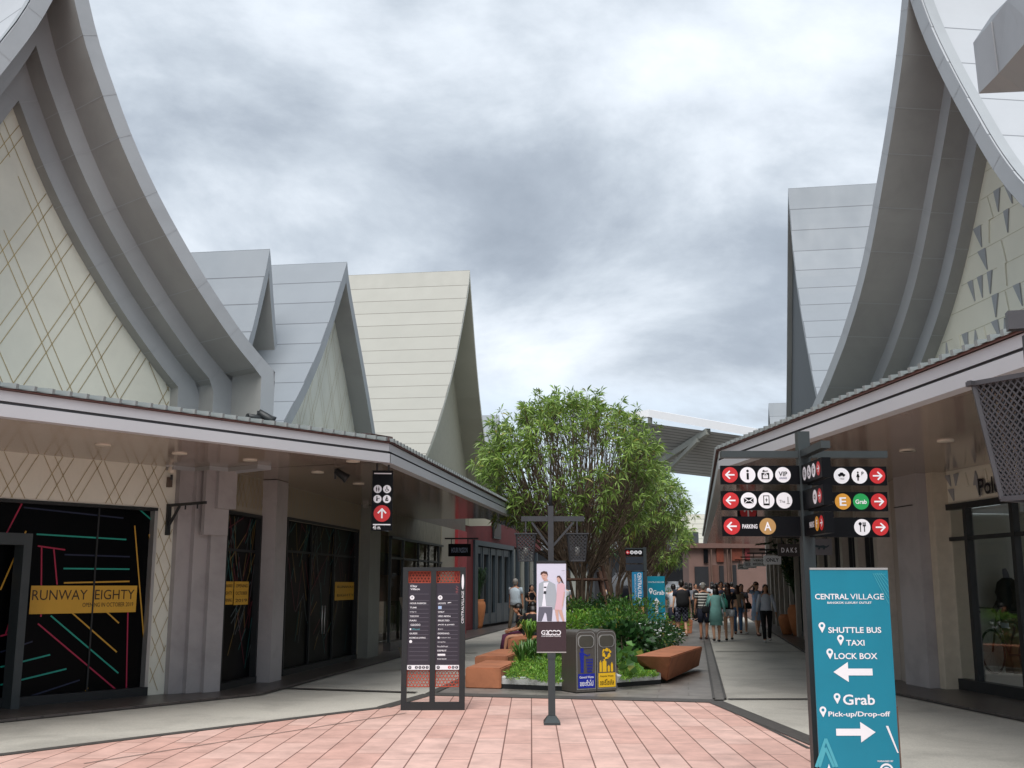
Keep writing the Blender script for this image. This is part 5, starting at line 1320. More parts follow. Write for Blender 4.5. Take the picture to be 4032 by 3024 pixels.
carpet('mixed dark ground cover under the tree', [(c0.x + .5, 20), (c2_.x, 19.5), (c3_.x - .1, 32), (c4.x, 32), (c0.x + 1.2, 24)], 12000, .25, M_leaf2, .10, .035)
for i, (x, y) in enumerate(((2120, 2600), (2165, 2592), (2090, 2612), (2205, 2600), (2055, 2625))):
    v = gp(x, y, .2); tuft('lily_plant', ['tuft of strappy dark green leaves above the low ground cover left of the poster post'][0], (v.x, v.y, .2), .3, .4, M_leaf2, 60, .03, group='strappy tufts behind the bright ground cover')
v = yp(2085, 2500, 22.9); tuft('lily_plant', 'bright strappy plant at the left edge of the poster on the block', (v.x, 23.2, .45), .35, .42, M_leaf3, 80, .035)
v = yp(2120, 2500, 22.9); 
SH = [(2255, 2560, 23.5, .7, .34, M_leaf3, 'light green bush just right of the poster', 0), (2340, 2555, 24, .75, .36, M_leaf3, 'light green bush above the blue stickered bin', 0), (2430, 2540, 23.2, .75, .40, M_leaf2, 'mid green bush above the recycling bin', 0),
      (2500, 2520, 25, .8, .48, M_leaf2, 'tall loose bush between the tree trunk and far teal banner', 0), (2390, 2475, 27.5, .7, .5, M_leafd, 'dark bush against the wooden tree supports', 0), (2300, 2470, 27, .7, .42, M_leafd, 'dark bush at the foot of the tree', 0),
      (2455, 2600, 21, .55, .30, M_leafd, 'broad leaved dark bush right of the recycling bin', 0), (2560, 2560, 22.5, .7, .28, M_leafd, 'dark bush dotted with white flowers behind the angular bench', 90), (2480, 2560, 21.8, .6, .30, M_leafd, 'white flowering bush over the recycling bin edge', 60),
      (2645, 2440, 38, .75, .75, M_leaf2, 'dense green bush right of the far teal banner', 0), (2650, 2470, 36.6, .5, .32, M_leaf3, 'pale low bush on the block right of the far teal banner', 0), (2455, 2440, 36, .7, .4, M_leaf2, 'bush below the white jar with the dark mouth', 0), (2415, 2480, 30, .9, .5, M_leaf3, 'yellowish green bush under the blue banner', 0),(2225, 2520, 26, .7, .45, M_leaf2, 'green bush behind the poster beside the left tree support', 0)]
for x, y, Y, r, hz_, mt, lab, fl in SH:
    v = yp(x, y, Y); big = 'broad' in lab
    shrub('shrub', lab, (v.x, Y, soilz((v.x, Y)) if Y < 34 else 0), r, r * .9, hz_, mt, 1500 if not big else 700, .10 if not big else .16, .035 if not big else .10, flowers=fl)
# broad leaves near the bin
for x, y in ((2448, 2590), (2500, 2585), (2470, 2625)):
    v = gp(x, y, .35); t = MB()
    for i in range(16): leaf(t, v + rdir() * .16 + UP * .05, rdir(.2), .18, .14, M_leaf2, .3)
    tag(t.build('taro_plant'), 'heart shaped leaves hanging over the ground cover ' + {2448: 'right beside the recycling bin', 2500: 'in front of the white flowers', 2470: 'at the left end of the bench'}[x], 'plant')

# ---- trees
def tree(label, base, cc, R, zb, mt, nclus, nstem, lsize, seed, group='trees along the planted strip', leaves=11, spread=.45, loose=0, wr=1.0):
    random.seed(seed); base = Vector(base); cc = Vector(cc); t = thing('tree', label, 'tree', base, 0, group)
    tr_ = MB(); cr = MB(); tips = []
    def shell():
        while True:
            d = rdir(.25)
            p = cc + Vector((d.x * R[0], d.y * R[1], d.z * R[2])) * random.uniform(.82, 1.0)
            if p.z > zb: return p
    stems = []
    for i in range(nstem):
        a = 2 * pi * i / nstem + random.uniform(-.3, .3); r0 = .16 * wr
        p0 = base + Vector((cos(a) * r0, sin(a) * r0, -.1)); d = Vector((cos(a), sin(a), 0))
        k1 = base + d * random.uniform(.15, .4) + UP * random.uniform(1.2, 1.7); k2 = base + d * R[0] * random.uniform(.2, spread) + UP * (cc.z - base.z) * random.uniform(.62, .85)
        tr_.tube([p0, base + d * .17 + UP * .7, k1, k2], [.085 * wr, .07 * wr, .055 * wr, .035 * wr], M_bark, 7); stems.append((k1, k2))
    for i in range(int(nclus * .34)):
        tip = shell(); best = min(stems, key=lambda s_: (s_[1] - tip).length + random.uniform(0, .6))
        f = random.uniform(.0, 1); s0_ = best[0].lerp(best[1], f); mid = s0_.lerp(tip, .5) + Vector((tip.x - s0_.x, tip.y - s0_.y, 0)) * .06 - UP * .12 + rdir() * .1
        tr_.tube([s0_, mid, tip], [.017, .011, .004], M_bark, 4, False); tips.append(tip)
        for j in range(2):
            e = tip + rdir(.3) * random.uniform(.15, .4); s1 = mid.lerp(tip, random.uniform(.3, .9)); tr_.tube([s1, e], [.008, .004], M_bark, 3, False); tips.append(e)
    for k_ in range(loose):
        tips.append(shell() + rdir() * .35)
    for tip in tips:
        out = (tip - cc); out = Vector((out.x, out.y, out.z + .4)).normalized()
        nl = random.randint(leaves - 3, leaves + 3)
        for j in range(nl):
            a = 2 * pi * j / nl * 2.4; b = rdir()
            d = (out * random.uniform(.1, .9) + b * 1.0).normalized()
            leaf(cr, tip + d * .02, d, lsize * random.uniform(.7, 1.25), lsize * .17, mt, .22)
    tr_.build('trunk', t); cr.build('crown', t)
    random.seed(seed + 99); return t
v = yp(2262, 2440, 28)
tree('large round headed tree with whorled narrow leaves in the near planter, propped by wooden poles', (v.x + .2, 28, .3), (v.x, 28, 4.5), (2.42, 2.1, 1.92), 3.1, M_leaf, 1250, 12, .225, 11, leaves=11, loose=50, wr=.55, spread=.62)
v2 = yp(2545, 2300, 40); tree('second tree further back, showing low right of the propped one', (v2.x - .4, 40, .2), (v2.x - .1, 40, 4.4), (1.75, 1.7, 1.5), 2.5, M_leaf, 700, 8, .23, 12, wr=.6, spread=.55)
v2 = yp(2590, 2300, 50); tree('third small tree deepest in the row behind the direction signs', (v2.x, 50, .2), (v2.x, 50, 3.6), (1.5, 1.5, 1.3), 2.0, M_leaf, 420, 6, .26, 13)
v2 = yp(2420, 2300, 44); tree('hidden tree standing behind the propped one on its right', (v2.x, 44, .2), (v2.x, 44, 4.4), (2.4, 2.0, 1.6), 2.7, M_leaf2, 500, 6, .25, 14)
random.seed(77)
# wooden props round the near trunk
v = yp(2262, 2440, 28); bx_ = v.x + .22
pr = thing('tree_support', 'brown wooden pole frame propping the near tree trunk', 'tree support', (bx_, 28, .3))
Lg = []
for i, (sx, sy) in enumerate(((-1, -1), (1, -1), (1, 1), (-1, 1))):
    m = MB(); a = Vector((bx_ + sx * .72, 28 + sy * .6, .25)); b = Vector((bx_ + sx * .42, 28 + sy * .35, 1.95)); m.tube([a, b], [.05, .042], M_wood, 8); m.build('prop', pr); Lg.append((a, b))
for f in (.45, .88):
    for i in range(4):
        a = Lg[i][0].lerp(Lg[i][1], f); b = Lg[(i + 1) % 4][0].lerp(Lg[(i + 1) % 4][1], f); d = (b - a).normalized() * .15; m = MB(); m.tube([a - d, b + d], .036, M_wood, 7); m.build('cross_pole', pr)
m = MB(); m.tube([(bx_ - 1.0, 27.6, .3), (bx_ - .55, 27.9, 2.3)], .045, M_wood, 8); m.tube([(bx_ - .75, 27.4, .3), (bx_ - .95, 27.7, 1.9)], .045, M_wood, 8); m.tube([(bx_ + .95, 28, .3), (bx_ + .5, 28, 2.1)], .045, M_wood, 8); m.build('leaning_pole', pr)
# ---- lamp posts with lattice lanterns
M_lan = mat('lantern_metal', '#47474b', .5, .12, 6, metal=.2)
def lantern(par, c, rt, rb, h, rz=0, n=10):
    """tapered square lattice lantern, c = centre of the top"""
    c = Vector(c); m = MB(); M_ = Matrix.Rotation(rz, 3, 'Z')
    T_ = [c + M_ @ Vector((sx * rt, sy * rt, 0)) for sx, sy in ((-1, -1), (1, -1), (1, 1), (-1, 1))]; B_ = [c + M_ @ Vector((sx * rb, sy * rb, -h)) for sx, sy in ((-1, -1), (1, -1), (1, 1), (-1, 1))]
    for i in range(4):
        j = (i + 1) % 4; m.bar(T_[i], B_[i], .028, .028, M_lan); m.bar(T_[i] + (T_[i] - T_[j]) * .1, T_[j] + (T_[j] - T_[i]) * .1, .03, .03, M_lan); m.bar(B_[i], B_[j], .03, .03, M_lan)
    o = m.build('lantern_frame', par); m = MB()
    for i in range(4):
        j = (i + 1) % 4; P = lambda u, v: T_[i].lerp(T_[j], u).lerp(B_[i].lerp(B_[j], u), v)
        nr = int(n * 1.5)
        for k in range(-nr, n + 1):
            for s_ in (0, 1):
                pts = []
                u0, v0, u1, v1 = k / n, 0, k / n + 1.5, 1
                if u0 < 0: v0 = -u0 / 1.5; u0 = 0
                if u1 > 1: v1 = (1 - k / n) / 1.5; u1 = 1
                if v1 <= v0: continue
                if s_: u0, u1 = 1 - u0, 1 - u1
                m.bar(P(u0, v0), P(u1, v1), .010 if n > 9 else .018, .006, M_lan, up=(P(.5, .5) - c + UP * h * .5))
    m.build('lantern_lattice', par)
    m = MB(); m.lathe(c - UP * (h * .8), [(.0, 0), (.05, .0), (.06, h * .3), (.0, h * .34)], mat('lamp_tube', '#d9d9d4', .4, 0), 12); m.face([T_[0], T_[1], T_[2], T_[3]], M_lan); m.bar(c, c + UP * .3, .03, .03, M_lan); m.build('lamp', par)
YL = 25.5; xm = yp(2169, 2200, YL).x
lp = thing('lamp_post', 'dark cross armed lamp post with two lattice lanterns behind the poster', 'lamp post', (xm, YL, 0), 0, 'lamp posts with lattice lanterns')
zc = yp(2169, 2043, YL).z; m = MB(); m.cb((xm, YL, (zc + .3) / 2), .13, .13, zc + .3, M_lan); m.tube([(xm, YL, zc + .3), (xm, YL, zc + .95)], [.05, .02], M_lan); m.build('post', lp)
m = MB(); xl_, xr_ = yp(2052, 2045, YL).x, yp(2300, 2045, YL).x; m.box((xl_, YL - .04, zc - .06), (xr_ - xl_, 0, 0), (0, .08, 0), (0, 0, .12), M_lan)
m.bar((xm - .06, YL, zc - .62), (xl_ + .25, YL, zc - .08), .05, .05, M_lan); m.bar((xm + .06, YL, zc - .62), (xr_ - .25, YL, zc - .08), .05, .05, M_lan); m.build('crossbar', lp)
for x in (2070, 2272): v = yp(x, 2103, YL); lantern(lp, (v.x, YL - .02, v.z), .22, .17, .62, 0, 5)
YL2 = 6.7
v = yp(3985, 1510, YL2); lp2 = thing('lamp_post', 'lamp post at the right edge carrying one big lattice lantern close to the camera', 'lamp post', (v.x + 1.3, YL2 - .3, 0), 0, 'lamp posts with lattice lanterns')
zc2 = yp(3990, 1265, YL2).z; m = MB(); m.cb((v.x + 1.3, YL2 - .3, 1.75), .13, .13, 3.5, M_lan); m.build('post', lp2)
m = MB(); vb = yp(3965, 1265, YL2); m.bar((vb.x, YL2, zc2), (v.x + 2.6, YL2 - .62, zc2), .08, .12, M_lan); m.bar((v.x + .12, YL2 - .03, zc2), (v.x + .12, YL2 - .03, zc2 - .3), .02, .02, M_lan); m.build('crossbar', lp2)
lantern(lp2, (v.x + .12, YL2 + .02, yp(3960, 1500, YL2).z), .235, .155, .74, radians(32), 10)

# ---- pots with plants
def pot(x, y, hpx_top, wpx, label, plant, Y=None, prof=None, mtp=None):
    v = gp(x, y); Y = v.y; k_ = Y / FP * 1.03; h = (y - hpx_top) * k_; r = wpx / 2 * k_
    t = thing('plant_pot', label, 'plant pot', (v.x, v.y, .0)); m = MB()
    m.lathe((v.x, v.y, .04), [(.0, 0), (r * .52, 0), (r * .62, h * .1), (r * .88, h * .5), (r, h * .78), (r * .9, h * .9), (r * .74, h * .95), (r * .82, h), (r * .7, h), (r * .66, h * .93), (0, h * .92)], mtp or M_pot, 28)
    m.build('pot', t); return (v.x, v.y, h * .95 + .04), r
tp, r = pot(1881, 2478, 2372, 60, 'tall pale orange terracotta jar with grassy plant left of the walking man', None)
tuft('potted_plant', 'grassy feathery plant growing from the tall jar by the slate doors', tp, .5, 1.15, M_leafd, 160, .05, arch=.3)
for x, y, t_, w_, lab in ((3148, 2508, 2395, 80, 'tall terracotta pot half hidden by the signpost on the right walk'), (3100, 2503, 2430, 62, 'shorter wide terracotta pot beside the tall one on the right walk')):
    tp, r = pot(x, y, t_, w_, lab, None)
    if x == 3148:
        t = thing('potted_palm', 'tall dark palm fronds rising from the terracotta pots on the right walk', 'plant', tp); m = MB(); st_ = MB()
        for i in range(18):
            a = random.uniform(0, 2 * pi); e = random.uniform(.4, 1.1); hgt = random.uniform(1.3, 2.3); c_ = Vector(tp); P = [c_, c_ + Vector((cos(a) * e * .3, sin(a) * e * .3, hgt * .5)), c_ + Vector((cos(a) * e * .7, sin(a) * e * .7, hgt * .95)), c_ + Vector((cos(a) * e * 1.2, sin(a) * e * 1.2, hgt * .93))]
            st_.tube(P, [.02, .014, .01, .004], M_leafd, 4, False)
            for k_ in range(46):
                f = .25 + .75 * k_ / 46; s_ = f * 3; i0 = min(2, int(s_)); p = P[i0].lerp(P[i0 + 1], s_ - i0); td = (P[i0 + 1] - P[i0]).normalized(); sd_ = td.cross(UP).normalized() * (1 if k_ % 2 else -1)
                leaf(m, p, sd_ + td * .9 - UP * .15, .38 * (1.15 - f * .6), .05, M_leafd, .15)
        m.build('fronds', t); st_.build('stems', t)

# ---- second signpost and banners in the distance
YS = 34; xs_ = yp(2541, 2300, YS).x
s2 = thing('signpost', 'distant signpost with one row of round symbols left of the far teal banner', 'signpost', (xs_, YS, 0)); FS2 = Fr((0, YS - .06, 0), (1, 0, 0))
m = MB(); zt = yp(2541, 2155, YS).z; m.cb((xs_, YS, zt / 2), .1, .1, zt, M_post); m.build('pole', s2)
a = FS2.px(2462, 2162); b = FS2.px(2533, 2188); m = MB(); m.fb(FS2, a[0], b[1], b[0], a[1], -.04, 0, M_bsign); o = m.build('sign_blade', s2); g = MB()
for k_, x in zip(('L', 'wc', 'wheel', 'baby'), (2472, 2488, 2504, 2520)): icon(g, FS2, k_, FS2.px(x, 2177)[0], (a[1] + b[1]) / 2, .06 if k_ == 'L' else .058, .002)
g.build('sign_symbols', o)
for y0, y1 in ((2192, 2218), (2222, 2247)):
    a = FS2.px(2464, y0); b = FS2.px(2533, y1); m = MB(); m.fb(FS2, a[0], b[1], b[0], a[1], -.04, 0, mat('far_blade', '#2b313b', .3, .1)); m.build('sign_blade', s2)
m = MB(); m.fb(FS2, FS2.px(2462, 2158)[0], zt - .08, xs_, zt - .02, -.08, -.04, M_post); m.build('top_arm', s2)
YB2 = 34.6; FB2 = Fr((0, YB2, 0), (1, 0, 0)); a = FB2.px(2546, 2269); b = FB2.px(2624, 2502)
t2 = thing('banner_stand', 'smaller far teal banner with a ride logo and an upward arrow on a white base', 'banner', ((a[0] + b[0]) / 2, YB2, 0))
zb_ = FB2.px(2585, 2466)[1]; l_, r_ = a[0] + .02, b[0] - .01
m = MB(); m.fb(FB2, l_, zb_, r_, a[1], -.03, 0, M_teal); o = m.build('banner_sheet', t2); m = MB(); m.fb(FB2, l_ + .05, 0, r_, zb_, -.03, .0, M_white); m.build('base', t2)
g = MB(); cx = (l_ + r_) / 2; g.text(FB2, 'CENTRALVILLAGE', cx, FB2.px(2585, 2292)[1], .5, .045, .003, M_wdisc); g.text(FB2, 'Grab', cx + .07, FB2.px(2585, 2333)[1], .36, .14, .003, M_wdisc, True); pin(g, FB2, l_ + .1, FB2.px(2585, 2328)[1], .2, .003, M_wdisc, M_teal); fatarrow(g, FB2, cx, FB2.px(2585, 2385)[1], .26, .5, .003, M_wdisc, up=True)
g.line(FB2, (r_ - .05, FB2.px(2585, 2410)[1]), (r_ - .01, FB2.px(2585, 2432)[1]), .02, .003, M_wdisc); g.ring(FB2, r_ - .1, FB2.px(2585, 2450)[1], .04, .06, .003, M_wdisc); g.build('banner_print', o)
YB3 = 33.7; FB3 = Fr((0, YB3, 0), (1, 0, 0)); a = FB3.px(2488, 2252); b = FB3.px(2534, 2383)
t3 = thing('hanging_banner', 'narrow bright blue vertical banner fixed beside the distant signpost', 'banner', (a[0], YB3, b[1])); m = MB(); m.fb(FB3, a[0], b[1], b[0], a[1], -.02, 0, M_blue); o = m.build('banner_sheet', t3)
m = MB(); m.tube([FB3.p(a[0] - .03, a[1] + .02, -.01), FB3.p(b[0] + .06, a[1] + .02, -.01)], .015, M_dark); m.tube([FB3.p(a[0] - .03, b[1] - .02, -.01), FB3.p(b[0] + .06, b[1] - .02, -.01)], .015, M_dark); m.build('banner_rail', t3)
g = MB(); zc = (a[1] + b[1]) / 2; g.text(FB3, 'CENTRALVILLAGE', a[0] + .23, zc, .95, .12, .003, M_wdisc, True, -pi / 2); g.text(FB3, 'BANGKOK LUXURY OUTLET', a[0] + .1, zc, .85, .05, .003, M_wdisc, False, -pi / 2); g.build('banner_print', o)

# ---- big pale jars (fountain-like) far back
M_jar = mat('pale_jar', '#aab0b8', .35, .12, 1.2)
for x, y, w_, top, lab in ((2455, 2400, 100, 2255, 'large pale grey jar lying with a dark mouth behind the blue banner'), (2655, 2400, 78, 2290, 'rounded pale grey jar right of the far teal banner')):
    Y = 46; v = yp(x, 2300, Y); r = w_ / 2 / FP * Y; t = thing('giant_jar', lab, 'jar', (v.x, Y, 0)); zt = yp(x, top, Y).z; m = MB()
    m.lathe((v.x, Y, 0), [(0, 0), (r * .6, 0), (r * .95, zt * .4), (r, zt * .65), (r * .85, zt * .9), (r * .6, zt * .97), (r * .68, zt), (r * .5, zt), (r * .45, zt * .9), (0, zt * .85)], M_jar, 28); m.build('jar_body', t)
    if x == 2455: m = MB(); m.ell((v.x + .05, Y - r * .9, zt * .5), r * .62, .12, zt * .26, mat('jar_mouth', '#15182a', .5, 0)); m.build('jar_mouth', t)

# ---- hanging shop signs
def hsign(name, label, fr, x0, y0, x1, y1, Y, mt, lines, tm, arm=True, parts=None, rotd=0):
    F = Fr((0, Y, 0), (1, rotd, 0)); a = F.px(x0, y0); b = F.px(x1, y1); c_ = F.p((a[0] + b[0]) / 2, b[1], 0)
    t = thing(name, label, 'shop sign', c_); m = MB(); m.fb(F, a[0], b[1], b[0], a[1], -.06, 0, mt); o = m.build('sign_box', t)
    if lines:
        g = MB(); h = (a[1] - b[1]) / (len(lines) + .3)
        for k_, s_ in enumerate(lines): g.text(F, s_, (a[0] + b[0]) / 2, a[1] - h * (k_ + .65), (b[0] - a[0]) * (.72 if len(s_) > 2 else .3), h * .52, .004, tm, True)
        g.build('sign_lettering', o)
    if arm:
        m = MB(); m.fb(F, a[0] - .1, a[1] + .12, b[0] + .2, a[1] + .16, -.05, -.01, M_dark)
        for u in (a[0] + .08, b[0] - .08): m.fb(F, u - .01, a[1], u + .01, a[1] + .12, -.04, -.02, M_dark)
        m.build('sign_arm', t)
    return F, o, a, b
S2 = lambda R, *p: (*R(p[0], p[1]), *R(p[2], p[3]))
hsign('hanging_sign', 'black hanging shop sign with thin pale lettering beside the red pillar', None, *S2(RA, 965, 915, 1148, 1018), 29, M_bsign, ['HOUR PASSION'], mat('pale_lettering', '#9fb0cc', .4, 0))
hsign('hanging_sign', 'dark hanging shop sign with wide spaced letters left of the near signpost', None, *S2(RF, 1372, 305, 1660, 465), 21.5, mat('sign_dark_brown', '#37302f', .4, .05), ['D A K S'], M_wdisc)
hsign('hanging_sign', 'white hanging sign with one short word, nearest of the white ones', None, *S2(RF, 1185, 455, 1415, 572), 27, M_white, ['ONLY'], M_bsign)
hsign('hanging_sign', 'white hanging sign with two lines of black capitals', None, *S2(RF, 1018, 490, 1212, 596), 31, M_white, ['VERO', 'MODA'], M_bsign)
hsign('hanging_sign', 'white hanging sign with faint small lettering behind the two line one', None, *S2(RF, 925, 532, 1090, 620), 36, M_white, ['SELECTED'], M_grey)
hsign('hanging_sign', 'farthest white hanging sign over the right walk, two short dark words', None, *S2(RF, 843, 562, 985, 638), 41, M_white, ['JACK &', 'JONES'], M_bsign)
F, o, a, b = hsign('hanging_sign', 'grey hanging sign with a small crocodile emblem right of the near signpost pole', None, *S2(RE, 1085, 1300, 1320, 1480), 19.5, mat('sign_pale_grey', '#6f6d72', .4, .05), [], M_wdisc)
g = MB(); M_croc = mat('emblem_green', '#14323a', .4, 0); w_ = b[0] - a[0]; cx, cz_ = (a[0] + b[0]) / 2, (a[1] + b[1]) / 2
g.poly(F, [(cx + x * w_, cz_ + y * w_) for x, y in ((-.42, .12), (-.1, .05), (.1, .07), (.22, .02), (.38, .1), (.36, .03), (.24, -.05), (.1, -.06), (-.12, -.04), (-.3, -.02), (-.4, -.1), (-.44, -.04), (-.34, .03))], .004, M_croc)
for x in (-.1, .14): g.line(F, (cx + x * w_, cz_ - .04 * w_), (cx + (x - .06) * w_, cz_ - .13 * w_), .03, .005, M_croc)
g.build('emblem', o)
# black direction panel hanging under the left canopy
Y = 15.95; F = Fr((0, Y, 0), (1, .12, 0)); a = F.px(*RA(345, 315)); b = F.px(*RA(495, 808)); l_ = F.px(*RA(340, 560))[0]; r_ = F.px(*RA(510, 560))[0]
t = thing('direction_panel', 'tall black hanging panel with four white symbols and red arrow under left canopy corner', 'direction sign', F.p((l_ + r_) / 2, b[1], 0)); m = MB(); m.fb(F, l_, b[1], r_, a[1], -.05, 0, M_bsign); o = m.build('sign_panel', t)
g = MB(); w_ = r_ - l_; zz2 = lambda y: F.px(*RA(425, y))[1]
for kd, fx, y in (('wc', .27, 468), ('wheel', .72, 468), ('baby', .27, 549), ('nurse', .72, 549)): icon(g, F, kd, l_ + w_ * fx, zz2(y), w_ * .195, .002)
icon(g, F, 'U', l_ + w_ * .5, zz2(667), w_ * .40, .002)
for y in (341, 758): g.rect(F, l_ + w_ * .08, zz2(y) - .008, r_ - w_ * .08, zz2(y) + .008, .002, M_wdisc)
g.text(F, '45 m.', l_ + w_ * .27, zz2(781), w_ * .38, .055, .002, M_wdisc, True); g.build('sign_symbols', o)
m = MB(); m.fb(F, l_ + .05, a[1], l_ + .08, max(a[1] + .05, ZB + .02), -.03, -.01, M_dark); m.fb(F, r_ - .08, a[1], r_ - .05, max(a[1] + .05, ZB + .02), -.03, -.01, M_dark); m.build('hanger', t)
Y = 22.5; F = Fr((0, Y, 0), (1, -.1, 0)); a = F.px(*RE(275, 720)); b = F.px(*RE(505, 1130)); t = thing('direction_panel', 'black hanging panel with red up arrow partly hidden by the near signpost blades', 'direction sign', F.p(a[0], b[1], 0)); m = MB(); m.fb(F, a[0], b[1] - .15, b[0], ZB - .15, -.05, 0, M_bsign); o = m.build('sign_panel', t)
g = MB(); w_ = b[0] - a[0]; icon(g, F, 'wc', a[0] + w_ * .27, F.px(*RE(335, 770))[1], w_ * .2, .002); icon(g, F, 'wheel', a[0] + w_ * .73, F.px(*RE(335, 770))[1], w_ * .2, .002); icon(g, F, 'U', a[0] + w_ * .55, F.px(*RE(400, 1010))[1], w_ * .42, .002); g.build('sign_symbols', o)
m = MB(); m.fb(F, a[0] + .1, ZB - .15, a[0] + .13, ZB + .02, -.03, -.01, M_dark); m.build('hanger', t)
# spotlights
def spot(label, p, aim, sc_=1.0):
    t = thing('spotlight', label, 'spotlight', p); m = MB(); p = Vector(p); aim = Vector(aim).normalized()
    m.tube([p, p + aim * .16 * sc_, p + aim * .2 * sc_], [.045 * sc_, .06 * sc_, .075 * sc_], M_dark, 14); m.build('lamp_head', t); m = MB(); m.bar(p + Vector((0, 0, -.12 * sc_)), p + Vector((0, 0, .02)), .03, .05, M_dark); m.build('bracket', t)
v = Vector(W1.p(0, 0, 0)); 
q = W1.px(*R1(950, 1600), 1.75); spot('small black floodlight on the left canopy roof below the gable, left of its twin', W1.p(q[0], q[1], 1.75), W1.d + UP * -.1)
q = W1.px(*R1(993, 1590), 1.75); spot('taller black floodlight on the left canopy roof, right of its twin', W1.p(q[0], q[1] + .02, 1.75), W1.d * .8 + UP * -.5 + W1.n * .3, 1.25)
v = gp(*RB(1625, 215), ZB - .02); spot('black ceiling spotlight under the left canopy near its corner', v, (.7, .2, -.5), 1.1)
# box at the right roof edge
v = yp(3992, 1270, 9.6); 
hb2 = MB(); v = Vector(yp(2000 + 1, 1720, 15.6)); vv_ = along(EB, d1, -.1); hb2.prism([p for p in (Vector((vv_.x - .22, vv_.y - .02, ZT + .03)), Vector((vv_.x + .12, vv_.y + .2, ZT + .03)), Vector((vv_.x + .1, vv_.y + .22, ZT + .1)), Vector((vv_.x - .18, vv_.y + .0, ZT + .12)))], (-.2, .3, .05), mat('ridge_cap_dark', '#43322f', .6, .2, 6))
tag(hb2.build('ridge_cap'), 'brown ridge cap at the corner of the left canopy roof', 'roof cap')
# white display stand behind the directory
v = gp(1592, 2640); t = thing('display_stand', 'stacked pale display stand peeking out left of the directory sign', 'display stand', v)
for (y0, y1, w0, w1_) in ((650, 780, .5, .3), (800, 980, .3, .34), (1010, 1165, .5, .25)):
    z1 = yp(*R5(130, y0), v.y).z; z0 = max(0.01, yp(*R5(130, y1), v.y).z); m = MB(); m.loft([((v.x + .12, v.y, z0), w1_ / 2, w1_ / 2), ((v.x + .12, v.y, z1), w0 / 2, w0 / 2)], mat('stand_pale', '#a39c90', .6, .15, 3), 6, False); m.build('stand_tier', t)
m = MB(); m.tube([(v.x + .12, v.y, 0), (v.x + .12, v.y, yp(*R5(130, 660), v.y).z)], .03, M_dark); m.build('stand_pole', t)

# ============================================================ people
SK = mat('skin_tan', '#b98568', .55, .05, 6); SKL = mat('skin_light', '#cf9f82', .55, .05, 6); SKD = mat('skin_brown', '#8a5c43', .55, .05, 6)
HB = mat('hair_black', '#16110f', .45, .1, 20); HBR = mat('hair_brown', '#3a2218', .45, .1, 20); HG = mat('hair_grey', '#8c8780', .6, .15, 20)
EYE = mat('eye_dark', '#140f0d', .3, 0); LIP = mat('lip_red', '#8a4a42', .5, 0)
def cloth(n, h): return mat(n, h, .85, .1, 5)
def stripemat():
    m = D.materials.new('striped_cloth'); m.use_nodes = True; t = m.node_tree; b = t.nodes['Principled BSDF']; b.inputs['Roughness'].default_value = .85
    co = N(t, 'ShaderNodeTexCoord'); s_ = N(t, 'ShaderNodeSeparateXYZ'); L(t, co.outputs['Object'], s_.inputs[0]); a = N(t, 'ShaderNodeMath', operation='MULTIPLY', i_1=11.5); L(t, s_.outputs[2], a.inputs[0]); f = N(t, 'ShaderNodeMath', operation='FRACT'); L(t, a.outputs[0], f.inputs[0])
    r = ramp(t, [(0, lin('#121318')), (.5, lin('#121318')), (.52, lin('#d5d3cc')), (1, lin('#d5d3cc'))], f.outputs[0]); r.color_ramp.interpolation = 'CONSTANT'; L(t, r.outputs[0], b.inputs['Base Color']); return m
def plaidmat():
    m = D.materials.new('plaid_cloth'); m.use_nodes = True; t = m.node_tree; b = t.nodes['Principled BSDF']; b.inputs['Roughness'].default_value = .85
    co = N(t, 'ShaderNodeTexCoord'); ck = N(t, 'ShaderNodeTexChecker', i_Scale=17.0); L(t, co.outputs['Object'], ck.inputs[0]); ck.inputs[1].default_value = lin('#23263c'); ck.inputs[2].default_value = lin('#9a9db0'); ck2 = N(t, 'ShaderNodeTexChecker', i_Scale=31.0); L(t, co.outputs['Object'], ck2.inputs[0]); ck2.inputs[1].default_value = lin('#3a3d55'); ck2.inputs[2].default_value = lin('#c9cad2')
    mi = N(t, 'ShaderNodeMix', data_type='RGBA', blend_type='MULTIPLY'); mi.inputs[0].default_value = .6; L(t, ck.outputs[0], mi.inputs[6]); L(t, ck2.outputs[0], mi.inputs[7]); L(t, mi.outputs[2], b.inputs['Base Color']); return m
STRIPE, PLAID = stripemat(), plaidmat()
